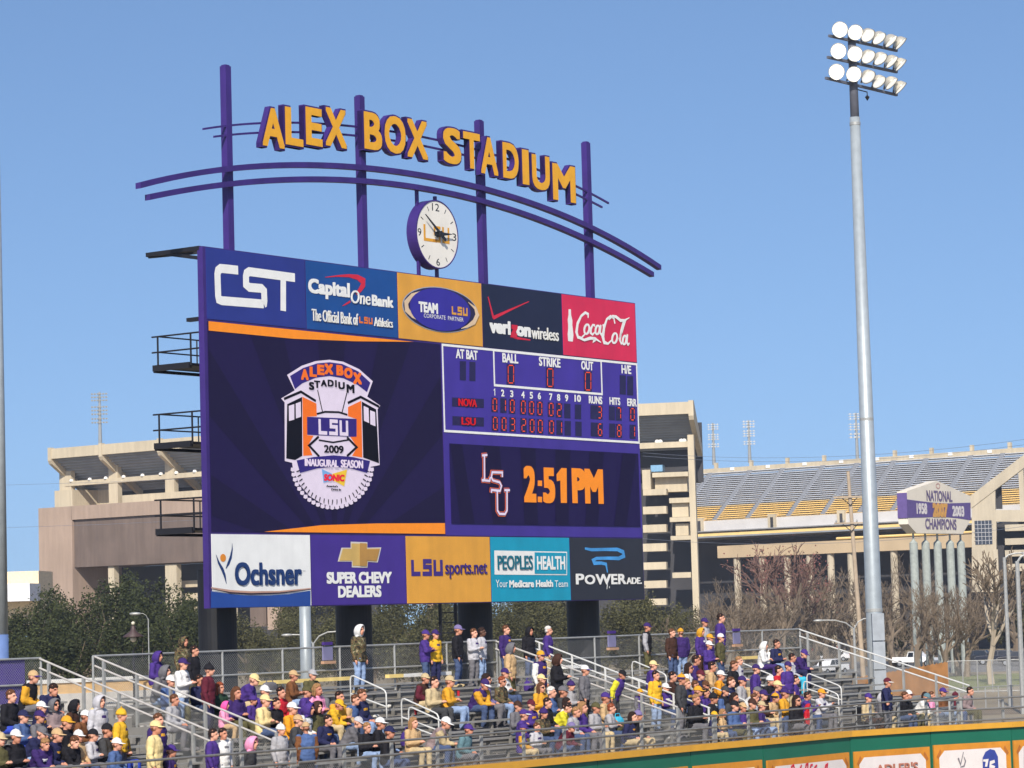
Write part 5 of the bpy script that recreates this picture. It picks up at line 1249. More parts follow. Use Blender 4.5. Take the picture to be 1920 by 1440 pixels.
Q('B', 120, 735, 'sit', 'grey', 'hair:hair_b', "in grey jacket with brown hair, seated below the white sweatshirt by the sloping rail", legs='dgrey')
Q('A', 210, 900, 'sit', 'blue', 'cap:navy', "in blue jacket and navy cap, between two navy jackets at the left", legs='royal')
Q('B', 1170, 760, 'sit', 'black', 'hair:hair_d', "in black coat with dark hair, right of the cream sweatshirt")
Q('E', 615, 500, 'sit', 'dpurple', 'hair:hair_d', "in dark purple top with dark hair, seated below the big purple sweatshirt")
Q('E', 1160, 920, 'sit', 'olive', 'cap:dbrown', "in olive jacket and dark brown cap, below the white shirt, right block")
Q('E', 640, 800, 'sit', 'dpurple', 'cap:gold', "in dark purple jacket and gold cap, by the end of the double rail")
Q('E', 950, 860, 'sit', 'charcoal', 'longhair:hair_d', "in charcoal top with long dark hair, lower right block", legs='jean')
Q('D', 960, 830, 'sit', 'purple', 'longhair:hair_l', "in purple top with long sandy hair, left of the olive cap", legs='dgrey')
Q('A', 380, 900, 'sit', 'dgrey', 'cap:dpurple', "in grey jacket and dark purple cap, left of the bright gold cap")
Q('A', 720, 1180, 'sit_fwd', 'black', 'hair:hair_b', "in black jacket with brown hair, low at the left between beige and white caps")
Q('A', 1180, 1210, 'sit', 'blue', 'cap:white', "in blue jacket and white cap, below the standing yellow jacket at left")
Q('B', 760, 640, 'sit', 'dpurple', 'longhair:hair_b', "in dark purple top with long brown hair, left of the bending cream cap")
Q('B', 1400, 940, 'sit', 'charcoal', 'cap:tan', "in charcoal jacket and tan cap, below the orange yellow jacket")
Q('B', 1680, 950, 'sit', 'navy', 'hair:hair_d', "in navy jacket with dark hair, below the olive jacket with brown hood")
Q('C', 640, 1090, 'sit_hold', 'black', 'cap:navy', "in black jacket and navy cap, rightmost of four at the front rail")
Q('D', 660, 690, 'sit', 'blue', 'hair:hair_w', "in blue jacket with white hair, right of the pale yellow top")
Q('D', 340, 860, 'sit', 'dgrey', 'cap:dbrown', "in grey jacket and brown cap, left of the maroon cap")
Q('D', 1180, 760, 'sit', 'tan', 'cap:purple', "in tan jacket and purple cap, left of the leaning purple jacket")
Q('E', 330, 860, 'sit', 'purple', 'cap:white', "in purple top and white cap inside the end of the double rail", row=2)
Q('E', 770, 560, 'sit', 'tan', 'hair:hair_d', "in tan jacket with dark hair, below the cream trousers")
Q('E', 920, 700, 'sit', 'navy', 'hair:hair_b', "in navy jacket with brown hair, right of the orange jacket")
Q('E', 1060, 700, 'sit', 'grey', 'cap:dpurple', "in grey jacket and dark purple cap, above the white shirt, right block")
Q('E', 1470, 800, 'sit', 'gold', 'cap:dpurple', "in gold jacket and dark purple cap, left of the black jacket with sunglasses")
Q('E', 990, 940, 'sit', 'blue', 'cap:black', "in blue jacket and black cap, lower right block front")
Q('E', 1180, 880, 'sit', 'lgrey', 'hair:hair_b', "in pale grey top with brown hair, right of the white shirt")
Q('E', 620, 860, 'sit', 'black', 'hair:hair_l', "in black jacket with sandy hair, at the foot of the double rail")
Q('E', 1580, 700, 'sit', 'purple', 'hair:hair_d', "in purple top with dark hair, below the khaki trousers in the right block")
rows = {}
for o, k, s_ in PEOPLE:
    if o.data.name.startswith('person') and o.data in [POSES[q]['body'] for q in KINDS if q.startswith('sit')]: rows.setdefault(k, []).append([s_, o])
for k, L in rows.items():          # neighbours on one bench do not sit inside each other
    for it in range(12):
        L.sort(key=lambda a: a[0])
        for a, b in zip(L, L[1:]):
            g_ = .44 * min(1, (a[1].scale.x + b[1].scale.x) / 2) - (b[0] - a[0])
            if g_ > 0: a[0] -= g_ / 2; b[0] += g_ / 2; a[1].location -= TT * (g_ / 2); b[1].location += TT * (g_ / 2)
labs = [o['label'] for o, k, s in PEOPLE]
assert len(set(labs)) == len(labs), [l for l in labs if labs.count(l) > 1]

# ---------------------------------------------------------------- small things among the crowd
wc_p = [p for p in PEOPLE if 'wheelchair' in p[0]['label']][0][0]
WCL = wc_p.location; ryaw = wc_p.rotation_euler.z
wc = thing('wheelchair', 'wheelchair with large spoked wheels at the front walkway, under a seated spectator', 'wheelchair', WCL, ryaw)
for s in (1, -1):
    m = MB(); n = 24; m.tube([(.0 + .30 * math.cos(2 * math.pi * i / n), s * .30, .31 + .30 * math.sin(2 * math.pi * i / n)) for i in range(n)], .018, 6, closed=True)
    for i in range(8): a = math.pi * i / 4; m.tube([(0, s * .30, .31), (.29 * math.cos(a), s * .30, .31 + .29 * math.sin(a))], .005, 4)
    m.build('wheel', BLACKST, wc, raw=True)
MB().box((-.2, -.24, .40), (.28, .24, .43)).build('seat', C8('chair_vinyl', 30, 30, 36, rough=.5), wc, raw=True)
MB().box((-.24, -.24, .45), (-.20, .24, .95)).build('backrest', _mats['chair_vinyl'], wc, raw=True)
m = MB(); [m.tube([(-.22, s * .26, .2), (-.22, s * .26, .98), (-.32, s * .26, 1.0)], .014, 6) for s in (1, -1)]; [m.tube([(-.2, s * .26, .40), (.4, s * .26, .40), (.48, s * .2, .08)], .014, 6) for s in (1, -1)]; m.build('frame', GALV, wc, raw=True)
def put(r, x, y, dz=.43, off=.55):
    a, b, s_ = REG[r]; e, k, s = row_hit(a + x / s_, b + y / s_, dz, off); return BLp(s, dk(k) + off, fl(k) + (.43 if dz > .2 else 0) + .002)
def cup(p, c, label):
    t = MB().lathe([(.0, 0), (.034, 0), (.046, .15), (.043, .15), (.035, .02)], p, n=12).build('drink_cup', C8('cup_' + c, *CLR[c], rough=.4), origin=p, smooth=False); tag(t, label, 'cup'); return t
cup(put('C', 925, 900, 0, .2), 'red', 'red plastic cup on the tread below the khaki trousers')
cup(put('C', 1335, 715), 'red', 'red drink cup on the bench right of the golden yellow shirt')
cup(put('D', 175, 905, 0, .2), 'red', 'red and white drink cup on the bench near the camouflage jacket')
cup(put('D', 1190, 1010, 0, .2), 'yellow', 'yellow drink cup near the front rail')
def bag(p, c, label, sx=.34, sy=.22, sz=.30):
    t = thing('bag', label, 'bag', p, math.atan2(NN.y, NN.x)); m = MB()
    for i, (z, k) in enumerate(((0, .92), (.25, 1.0), (.6, .98), (.85, .86), (1, .5))): pass
    prof = ((0, .9), (.2, 1.0), (.6, .97), (.85, .82), (1.0, .45)); n = 16; vs = []; fs = []
    for z, k in prof:
        for j in range(n):
            a = 2 * math.pi * j / n; ca, sa = math.cos(a), math.sin(a); f = lambda v: math.copysign(abs(v) ** .6, v)
            vs.append((f(ca) * sy / 2 * k, f(sa) * sx / 2 * k, z * sz))
    for i in range(len(prof) - 1):
        for j in range(n): fs.append((i * n + j, i * n + (j + 1) % n, (i + 1) * n + (j + 1) % n, (i + 1) * n + j))
    fs.append(tuple(range((len(prof) - 1) * n, len(prof) * n))); m.add(vs, fs); m.build('body', solid(c), t, raw=True, smooth=True)
    MB().tube([(0, -sx * .3, sz * .9), (0, -sx * .2, sz * 1.25), (0, sx * .2, sz * 1.25), (0, sx * .3, sz * .9)], .015, 6).build('strap', solid(c), t, raw=True)
    return t
bag(put('C', 850, 1200, .43, .3), 'purple', 'purple bag on the bench in front of the long sandy hair', .42, .3, .38)
bag(put('D', 470, 690, 0, .2), 'purple', 'purple bag at the feet of the purple and white jersey')
bag(put('B', 1140, 640), 'dgrey', 'grey bag on the bench beside the rust brown jacket', .5, .25, .22)
bag(put('D', 1330, 1060, .43, .3), 'turq', 'turquoise bag at the front rail near the mauve knit hat', .45, .25, .34)
bag(put('F', 265, 470), 'white', 'white and purple bag by the white handrail, right block', .45, .3, .36)
bag(put('F', 885, 1190, .0, .2), 'white', 'small white bag on the front walkway, right of the red hood', .22, .16, .16)
def scrap(p, i):
    m = MB(); ball(m, p + V((0, 0, .035)), .10, .07, .04, 8); rs = random.Random(i)
    m.v = [v + V((rs.uniform(-.02, .02), rs.uniform(-.02, .02), max(0, rs.uniform(-.01, .02)))) for v in m.v]
    o = m.build('paper_scrap', C8('scrap_white', 214, 212, 206, rough=.8)); tag(o, 'crumpled white paper scrap lying on the bleacher treads', 'litter', 'paper scraps on the bleacher treads')
for i, (r, x, y) in enumerate((('C', 670, 850), ('C', 1235, 1130), ('C', 540, 950), ('C', 1390, 940), ('F', 930, 855), ('F', 750, 795), ('F', 1010, 1190), ('F', 850, 1195), ('E', 400, 1225), ('B', 345, 1165), ('B', 160, 1085), ('F', 1225, 1015))): scrap(put(r, x, y, 0, .2), i)
# folding stadium seats hung on the back fence
def hung_seat(px, py, label):
    s = None; r = ray(px, py); d = DB - .06; o = W0 - NN * d; q = CAM + r * ((o - CAM).dot(NN) / r.dot(NN)); s = (q - o).dot(TT)
    t = thing('stadium_chair', label, 'seat', BLp(s, d, q.z), math.atan2(NN.y, NN.x), group='folding seats hung on the back fence')
    MB().box((-.02, -.20, .0), (.03, .20, .38)).build('backrest', C8('seat_mesh', 120, 118, 150, rough=.8), t, raw=True)
    MB().box((-.03, -.25, -.10), (.10, .25, -.02)).build('seat', C8('seat_tan', 178, 140, 112, rough=.7), t, raw=True)
    MB().box((-.04, -.18, .43), (.05, .18, .52)).build('cover', solid('purple'), t, raw=True); return t
hung_seat(614, 1238, 'folded purple topped stadium seat hung on the back fence left of a black column')
hung_seat(1147, 1213, 'folded purple topped stadium seat hung on the fence right of the double rail')
hung_seat(1381, 1207, 'folded purple topped stadium seat hung on the fence of the right block')
# ---------------------------------------------------------------- big concrete stadium, far behind the board
def z8(x, y): return (x / 4.8, 700 + y / 4.8)
def z5b(x, y): return (x / 4.8, 960 + y / 4.8)
def z9(x, y): return (1180 + x / 4.966, 740 + y / 4.966)
def z10(x, y): return (1540 + x / 4.966, 740 + y / 4.966)
def z3b(x, y): return (1180 + x / 4.966, 980 + y / 4.966)
def z11(x, y): return (1540 + x / 4.966, 980 + y / 4.966)
CONCW = C8('pale_concrete', 196, 182, 156, rough=.85, var=.08, scale=.2, streak=.10); TAN = C8('tan_brick', 168, 146, 129, rough=.9, var=.08, scale=.15, streak=.10)
RECESS = C8('brown_mesh_shaded', 112, 97, 88, rough=.9, var=.10, scale=.3, streak=.14); RIB = C8('deck_underside', 150, 150, 150, rough=.8, var=.15, scale=.3); DARKC = C8('concourse_dark', 66, 65, 68, rough=.9, var=.2, scale=.2)  # the mesh wall's brown has the shade of the recess painted in
def mkplane(pa, pb, z):
    a = on_z(*pa, z); b = on_z(*pb, z); t = (b - a); t.z = 0; t.normalize(); n = V((t.y, -t.x, 0))
    return Plane(V((a.x, a.y, 0)), t, n)
ZT = HC + 31.0
SL = mkplane((91.7, 841.7), (373, 817.7), ZT); SR = mkplane((1200, 757), (1293.8, 753), ZT)
def pbox(pl, px0, px1, y0, y1, w0, w1, mb=None, wref=None):
    """box between picture columns px0..px1 and rows y0 (top)..y1, reaching from depth w0 to w1 of the plane"""
    wref = w1 if wref is None else wref
    u0, v1 = pl.uv((px0, y0), wref); u1, v0 = pl.uv((px1, y1), wref); mb = mb or MB()
    vm1 = pl.uv(((px0 + px1) / 2, y0), wref)[1]; vm0 = pl.uv(((px0 + px1) / 2, y1), wref)[1]
    return mb.obox(pl.P(u0, vm0, w0), pl.t * (u1 - u0), pl.n * (w1 - w0), V((0, 0, vm1 - vm0)))
st = thing('stadium_stand', 'huge pale concrete football stadium stand rising behind the scoreboard', 'stadium', tuple(SL.P(40, 0, -10)))
def deck(pl, u0, u1, vb_, ribs, colw, run=9.5, drop=6.3):
    MB().obox(pl.P(u0, vb_, -.5), pl.t * (u1 - u0), pl.n * .5, V((0, 0, ZT - vb_))).build('fascia', CONCW, st)
    m = MB(); n = 15
    for i in range(n):
        f = i / n; m.obox(pl.P(u0, vb_ - drop * f + .1, -.3 - run * f), pl.t * (u1 - u0), pl.n * -(run / n + .05), V((0, 0, .95 - (i % 2) * .22)))
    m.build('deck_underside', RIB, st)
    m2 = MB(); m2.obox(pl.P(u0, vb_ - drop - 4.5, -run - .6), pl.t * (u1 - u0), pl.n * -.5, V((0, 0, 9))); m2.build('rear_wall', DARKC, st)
    for u in ribs:
        m = MB(); w_ = .75
        for i in range(1): m.prism([(0.12, ZT + .2), (-.6, ZT + .2), (-run, vb_ - drop + .6), (-run, vb_ - drop - .7), (-.2, vb_ - .9), (0.12, vb_ - .3)], lambda a, b, d: pl.P(u + d, b, a), -w_ / 2, w_ / 2)
        m.build('raking_beam', CONCW, st)
vbL = SL.uv(z8(480, 768))[1]
ribL = [SL.uv(z8(x, 740))[0] for x in (447, 905, 1432)]; bay = ribL[2] - ribL[1]; ribs = ribL + [ribL[2] + bay * i for i in (1, 2, 3)]
deck(SL, SL.uv(z8(432, 700))[0], ribs[-1] + 3, vbL, ribs, 1.6)
def col(pl, px0, px1, y0, y1, w0, w1, name='column', m=None): pbox(pl, px0, px1, y0, y1, w0, w1).build(name, m or CONCW, st)
for x0, x1, y0, y1 in ((533, 640, 880, 1060), (975, 1062, 828, 1170), (1482, 1570, 780, 1120)): col(SL, *z8(x0, 0)[:1], *z8(x1, 0)[:1], z8(0, y0)[1], z8(0, y1)[1], -4.2, -3.2)
ub0, vb1 = SL.uv(z8(585, 978), -3.1); hb = MB().obox(SL.P(ub0, vb1 - .75, -3.9), SL.t * (ribs[-1] - ub0), SL.n * .8, V((0, 0, .8))); hb.build('cross_beam', CONCW, st)
for x, y in ((635, 960), (800, 945), (945, 935), (1105, 920), (1275, 908), (1440, 895), (1580, 885), (1745, 872)):
    u, v = SL.uv(z8(x, y), -3.0); MB().lathe([(.05, .35), (.28, .25), (.38, 0), (.34, -.04)], SL.P(u, vb1 + .1, -3.2), (0, -.3, 1), 10).build('floodlight', WHITE, st)
# lower storeys at the left
pbox(SL, z8(490, 0)[0], z8(652, 0)[0], z8(0, 1052)[1], z8(0, 1210)[1], -9, -2.6).build('stair_block', CONCW, st)
pbox(SL, z8(652, 0)[0], z8(985, 0)[0], z8(0, 1052)[1], z8(0, 1200)[1], -9.6, -8.6).build('rear_panel', CONCW, st)
u0 = SL.uv(z8(1100, 1120), -2.6)[0]; v0 = SL.uv(z8(1180, 1150), -2.6)[1]; MB().obox(SL.P(u0, v0 - 1.2, -3.4), SL.t * (ribs[-1] - u0), SL.n * .8, V((0, 0, 2.25))).build('parapet', CONCW, st)
WB = 5.0
ul, vtop = SL.uv(z8(345, 1216), WB); MB().obox(SL.P(ul, 0, -12), SL.t * (SL.uv((135, 1000), WB)[0] - ul), SL.n * (12 + WB), V((0, 0, vtop))).build('end_block', TAN, st)
ur = ribs[-1]; u1_ = SL.uv(z8(640, 1320), WB)[0]; vr0 = SL.uv(z8(700, 1315), WB)[1]; vrb = SL.uv(z5b(700, 497), WB)[1]
MB().obox(SL.P(u1_, vr0, -12), SL.t * (ur - u1_), SL.n * (12 + WB), V((0, 0, vtop - vr0))).build('upper_band', TAN, st)
MB().obox(SL.P(u1_ + .02, vrb, -6), SL.t * (ur - u1_), SL.n * (6 + WB - .45), V((0, 0, vr0 - vrb - .02))).build('recessed_panel', RECESS, st)
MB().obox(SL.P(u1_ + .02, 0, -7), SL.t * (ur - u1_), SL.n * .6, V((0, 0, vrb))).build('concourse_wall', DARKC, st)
for x0, x1, y0 in ((972, 1034, 490), (1485, 1597, 470), (1990, 2100, 440)): pbox(SL, z5b(x0, 0)[0], z5b(x1, 0)[0], z5b(0, y0)[1], z5b(0, 1000)[1], WB - 2.0, WB - .9).build('column', CONCW, st)
for y0, y1 in ((612, 672), (728, 798), (850, 900)): pbox(SL, z5b(1632, 0)[0], z5b(1990, 0)[0], z5b(0, y0)[1], z5b(0, y1)[1], -1, .6).build('balcony', CONCW, st)
# right-hand end of the stand
vbR = SR.uv(z9(330, 186))[1]; uR0 = SR.uv((960, 790))[0]; uR1 = SR.uv(z9(598, 120))[0]
rr = SR.uv(z9(565, 150))[0]
deck(SR, uR0, uR1 - .1, vbR, [rr + .15, rr - bay * .95, rr - bay * 1.9], 1.6, run=9.0, drop=5.2)
ue0, vv = SR.uv(z9(105, 440), -3.2), SR.uv(z9(330, 442), -3.2)[1]
MB().obox(SR.P(uR0, vv - .85, -4), SR.t * (SR.uv(z9(545, 470), -3.2)[0] - uR0), SR.n * .8, V((0, 0, .85))).build('cross_beam', CONCW, st)
for x, y in ((255, 435), (285, 430), (480, 425), (508, 422)): MB().lathe([(.05, .35), (.28, .25), (.38, 0), (.34, -.04)], SR.P(SR.uv(z9(x, y), -3.2)[0], vv + .1, -3.6), (0, -.3, 1), 10).build('floodlight', WHITE, st)
m = MB()
uc0, uc1 = SR.uv(z9(546, 600), -2)[0], SR.uv(z9(604, 600), -2)[0]
m.obox(SR.P(uc0, 0, -3.4), SR.t * (uc1 - uc0), SR.n * 1.3, V((0, 0, SR.uv(z9(570, 372), -2)[1]))); m.build('column', CONCW, st)
vlow = SR.uv(z9(300, 690), -4)[1]
MB().obox(SR.P(uR0, vlow - 1.2, -10.4), SR.t * (uc1 - uR0 - 2), SR.n * .5, V((0, 0, 3.0))).build('rear_parapet', CONCW, st)
pbox(SR, *[z9(x, 0)[0] for x in (118, 200)], z9(0, 700)[1], z9(0, 882)[1], -6, -2.2).build('stair_block', CONCW, st)
pbox(SR, *[z9(x, 0)[0] for x in (198, 310)], z9(0, 655)[1], z9(0, 716)[1], -6, -3.4).build('blue_window', C8('sky_glass', 120, 160, 190, rough=.15, spec=.6), st)
pbox(SR, *[z9(x, 0)[0] for x in (212, 548)], z9(0, 722)[1], z9(0, 764)[1], -6, -2.2).build('parapet', CONCW, st)
pbox(SR, *[z9(x, 0)[0] for x in (236, 540)], z9(0, 766)[1], z9(0, 905)[1], -6, -3.6).build('stair_wall', CONCW, st)
for y0, y1 in ((880, 935), (1040, 1110), (1210, 1281), (1385, 1458), (1560, 1628), (1732, 1800), (1900, 1960)):
    pbox(SR, z9(126, 0)[0], z9(346, 0)[0], z9(0, y0)[1], z9(0, y1)[1], -3.4, -1.6).build('balcony', CONCW, st)
for x0, y0, y1 in ((370, 960, 1006), (375, 1140, 1182), (384, 1314, 1352), (400, 1655, 1705)):
    pbox(SR, z9(x0, 0)[0], z9(575, 0)[0], z9(0, y0)[1], z9(0, y1)[1], -5.2, -2.4).build('ledge', CONCW, st)
for x0, y0, y1 in ((396, 1008, 1138), (430, 1200, 1312)): pbox(SR, z9(x0, 0)[0], z9(552, 0)[0], z9(0, y0)[1], z9(0, y1)[1], -5.2, -3.2).build('stair_wall', CONCW, st)
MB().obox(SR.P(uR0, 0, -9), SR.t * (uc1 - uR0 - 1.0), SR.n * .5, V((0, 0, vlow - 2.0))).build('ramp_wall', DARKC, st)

# ---------------------------------------------------------------- open seating bowl at the right
p_a = at_y(1302, 881, 520); ZB = p_a.z; BB = mkplane((1302, 881), (1920, 838.7), ZB)
bw = thing('seating_bowl', 'far open stadium seating with grey upper rows and gold lower rows', 'grandstand', tuple(BB.P(30, 0, 0)))
GS_ = C8('seat_grey', 196, 199, 206, rough=.6, var=.06, scale=.5); GD = C8('seat_gold', 240, 206, 134, rough=.6, var=.06, scale=.5); RISB = C8('row_base_grey', 142, 146, 152, rough=.8, var=.1, scale=.5); STEP = C8('aisle_grey', 140, 142, 147, rough=.8)  # RISB is the rows' own grey below the seats
UB1 = BB.uv((1990, 838))[0]; UB0 = -14.0; RUN, DROP, N_ = 11.8, 9.2, 24
MB().obox(BB.P(UB0, ZB - 1.3, -.6), BB.t * (UB1 - UB0), BB.n * .6, V((0, 0, 1.3))).build('rear_parapet', CONCW, bw)
MB().obox(BB.P(UB0, 0, -2.4), BB.t * (UB1 - UB0), BB.n * .4, V((0, 0, ZB - 1.3))).build('rear_wall', CONCW, bw)
zr = ZB - .75
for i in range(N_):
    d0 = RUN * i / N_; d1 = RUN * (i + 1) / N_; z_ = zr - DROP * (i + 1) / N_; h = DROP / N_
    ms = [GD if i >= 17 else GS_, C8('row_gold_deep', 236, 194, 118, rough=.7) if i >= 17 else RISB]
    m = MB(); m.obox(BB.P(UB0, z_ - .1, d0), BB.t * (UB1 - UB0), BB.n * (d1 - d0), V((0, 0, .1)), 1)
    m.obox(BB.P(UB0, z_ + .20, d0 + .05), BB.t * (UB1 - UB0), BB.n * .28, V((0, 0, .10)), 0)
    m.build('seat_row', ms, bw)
for x, y in ((1333, 884), (1407.5, 879), (1469, 875), (1544.5, 870), (1608.5, 867), (1677, 862), (1738, 858), (1822, 852), (1882, 848)):
    u = BB.uv((x, y), 0)[0]; m = MB()
    for i in range(N_): m.obox(BB.P(u - .45, zr - DROP * (i + 1) / N_, RUN * i / N_), BB.t * .9, BB.n * (RUN / N_ + .01), V((0, 0, DROP / N_ * .9 + .03)))
    m.build('aisle', STEP, bw)
for k, x in enumerate((1306, 1372, 1439, 1508, 1577, 1644, 1709, 1782, 1856)):
    u = BB.uv((x, 870), .1)[0]; pl = BB; MB().obox(BB.P(u - .4, ZB - .55, .02), BB.t * .85, BB.n * .08, V((0, 0, .55))).build('section_sign', WHITE, bw)
for x in (1341, 1407, 1475, 1544, 1677, 1746, 1822, 1893):
    u = BB.uv((x, 868), -.3)[0]; MB().obox(BB.P(u - .28, ZB - .2, -.9), BB.t * .56, BB.n * .6, V((0, 0, 1.25))).build('parapet_pier', CONCW, bw)
zb0 = zr - DROP
MB().obox(BB.P(UB0, zb0 - 1.9, RUN - .3), BB.t * (UB1 - UB0), BB.n * .3, V((0, 0, 1.85))).build('lower_wall', C8('white_wall', 206, 202, 198, rough=.8, var=.08, scale=.3), bw)
MB().obox(BB.P(UB0, zb0 - 2.1, RUN - .3), BB.t * (UB1 - UB0), BB.n * 1.6, V((0, 0, .2))).build('cross_walk', STEP, bw)
MB().obox(BB.P(UB0, zb0 - 2.9, RUN + 1.3), BB.t * (UB1 - UB0), BB.n * .9, V((0, 0, .45))).build('gold_front_row', GD, bw)
MB().obox(BB.P(UB0, zb0 - 3.2, RUN + 1.2), BB.t * (UB1 - UB0), BB.n * 1.3, V((0, 0, .28))).build('floor_edge', RISB, bw)
for x, y in ((1311, 975), (1447, 970), (1577, 962)):
    u = BB.uv((x, y), RUN + .3)[0]; m = MB().obox(BB.P(u - .75, zb0 - 2.0, RUN - 1.4), BB.t * 1.5, BB.n * 1.9, V((0, 0, 2.5))); o = m.build('entrance', CONCW, bw)
    MB().obox(BB.P(u - .2, zb0 - 1.95, RUN + .51), BB.t * .6, BB.n * .02, V((0, 0, 1.9))).build('opening', DARKC, o)
MB().obox(BB.P(UB0, 0, 3), BB.t * (UB1 - UB0), BB.n * .5, V((0, 0, zb0 - 3.3))).build('concourse_wall', DARKC, bw)
LB = RUN + 3.0
ub = BB.uv((1345, 1032), LB)[0]; vb1 = BB.uv((1430, 1020), LB)[1]; vb0 = BB.uv((1430, 1043), LB)[1]
MB().obox(BB.P(ub, vb0, LB - 1.2), BB.t * (UB1 - ub), BB.n * 1.2, V((0, 0, vb1 - vb0))).build('ring_beam', C8('beam_concrete', 190, 168, 136, rough=.9, var=.1, scale=.2), bw)
m = MB(); m.tube([BB.P(ub + 25, vb1 + .35, LB - .3), BB.P(UB1, vb1 + .35, LB - .3)], .22, 8); m.build('yellow_pipe', GD, bw)
for x in (1381, 1429, 1475.5, 1517.6, 1557, 1595, 1636, 1676):
    u = BB.uv((x, 1080), LB - .6)[0]; MB().lathe([(.62, 0), (.62, vb0)], BB.P(u, 0, LB - .9), n=14, cap=True).build('column', CONC, bw)
# concrete end structure at the far right
EP = Plane(at_y(1870, 1130, 452) * 1.0, (1, -.25, 0), (-.25, -1, 0)); EP.o.z = 0
es = thing('stadium_ramp', 'concrete stadium ramp tower with raking beam and gridded window at the right edge', 'building', tuple(EP.o))
def epb(x0, x1, y0, y1, w0, w1, name, m): return pbox(EP, x0, x1, y0, y1, w0, w1).build(name, m, es)
q = [EP.uv(p) for p in ((1958, 823), (1958, 848), (1821, 953), (1806, 940))]
MB().prism([(u, v) for u, v in q], lambda u, v, d: EP.P(u, v, d), -1.5, 0).build('raking_beam', CONC, es)
q = [EP.uv(p) for p in ((1822, 952), (1866, 918), (1866, 956), (1960, 956), (1960, 978), (1868, 978), (1868, 1110), (1822, 1110))]
MB().prism([(u, v) for u, v in q], lambda u, v, d: EP.P(u, v, d), -1.5, -.15).build('wall', CONC, es)
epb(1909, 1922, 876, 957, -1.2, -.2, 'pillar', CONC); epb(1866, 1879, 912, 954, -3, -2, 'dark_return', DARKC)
w_ = epb(1827, 1861, 976, 1021, -.4, -.1, 'window', C8('window_dark', 54, 60, 72, rough=.3, spec=.5))
m = MB()
for i in range(1, 5): pbox(EP, 1827 + 34 * i / 5 - .5, 1827 + 34 * i / 5 + .5, 976, 1021, -.1, .0, m)
for i in range(1, 6): pbox(EP, 1827, 1861, 976 + 45 * i / 6 - .5, 976 + 45 * i / 6 + .5, -.1, -.02, m)
m.build('mullions', C8('mullion_grey', 170, 170, 172, rough=.5), w_)
for y0, y1 in ((982, 994), (1008, 1020), (1030, 1042), (1056, 1070)): epb(1884, 1990, y0, y1, -4, .3, 'ramp_slab', CONC)
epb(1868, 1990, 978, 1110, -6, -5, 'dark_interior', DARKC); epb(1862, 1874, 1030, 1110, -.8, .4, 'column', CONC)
lb = thing('low_building', 'cream low building with white roof at the left edge behind the oaks', 'building', tuple(at_y(30, 1186, 420)) [:2] + (0,))
LP_ = Plane(V((at_y(30, 1186, 420).x, 420, 0)), (1, -.1, 0), (-.1, -1, 0))
pbox(LP_, -40, 74, 1072, 1190, -8, 0).build('wall', C8('cream_wall', 226, 206, 170, rough=.85), lb); pbox(LP_, -40, 56, 1095, 1128, .1, 6).build('roof', C8('white_roof', 228, 228, 230, rough=.6), lb)
tb = thing('tan_building', 'tan block building seen between the columns under the scoreboard', 'building', tuple(at_y(520, 1172, 380))[:2] + (0,)); TPn = Plane(V((at_y(520, 1172, 380).x, 380, 0)), (1, 0, 0), (0, -1, 0))
pbox(TPn, 468, 500, 1100, 1175, -6, -1).build('dark_wing', RECESS, tb); pbox(TPn, 500.2, 562, 1095, 1180, -6, 0).build('wall', TAN, tb); pbox(TPn, 800, 842, 1100, 1190, -6, 0).build('wall', TAN, tb)

# ---------------------------------------------------------------- champions sign on five pylons
def zS(x, y): return (1660 + x / 9.6, 880 + y / 9.6)
CPn = Plane(V((at_y(1690, 960, 300).x, 300, 0)), (math.cos(R(57)), math.sin(R(57)), 0), (math.sin(R(57)), -math.cos(R(57)), 0))
cs = thing('champions_sign', 'six sided concrete champions sign with purple band and years, standing on grey pylons', 'sign', tuple(CPn.P(6, 0, 0)))
face = [zS(385, 395), zS(930, 205), zS(1530, 480), zS(1535, 915), zS(1395, 1160), zS(560, 1150), zS(415, 985)]
SGN = C8('sign_concrete', 226, 216, 198, rough=.85, var=.05, scale=.4)
q = [CPn.uv(p) for p in face]; q[0] = (q[-1][0] - .1, q[0][1]); q = [(max(u, q[0][0]), v) for u, v in q]
MB().prism(list(reversed(q)), lambda u, v, d: CPn.P(u, v, d), -1.15, 0).build('sign_body', SGN, cs)
def sart(l): a_ = Art(CPn, zS); a_.l = 2 + l; return a_
a = sart(0); a.poly([(388, 540), (620, 572), (860, 600), (1120, 612), (1530, 600), (1535, 918), (1300, 880), (1100, 862), (860, 860), (640, 868), (392, 874)]); a.build('purple_band', C8('sign_purple', 98, 80, 136, rough=.6), cs)
MB().obox(CPn.P(q[0][0] - .03, CPn.uv(zS(390, 874))[1] , -1.16), CPn.t * .028, CPn.n * 1.17, V((0, 0, CPn.uv(zS(390, 420))[1] - CPn.uv(zS(390, 874))[1]))).build('side_band', _mats['sign_purple'], cs)
SGP = C8('sign_lettering', 112, 98, 132, rough=.6)
a = sart(0); a.txt('NATIONAL', 738, 1200, 385, 580, bold=.03); a.txt('CHAMPIONS', 715, 1275, 890, 1085, bold=.03); a.build('lettering', SGP, cs)
a = sart(1); a.txt('1958', 556, 745, 610, 806, bold=.045); a.txt('2003', 1200, 1412, 660, 850, bold=.045); a.build('years', C8('sign_white', 220, 212, 208, rough=.6), cs)
a = sart(1.5); a.txt('2007', 845, 1115, 608, 866, bold=.07); a.build('main_year', C8('sign_gold', 214, 160, 84, rough=.6), cs)
a = sart(0); a.ell((945, 300), 34, 42, ring=.12); a.build('medallion', C8('sign_rose', 196, 150, 140, rough=.6), cs)
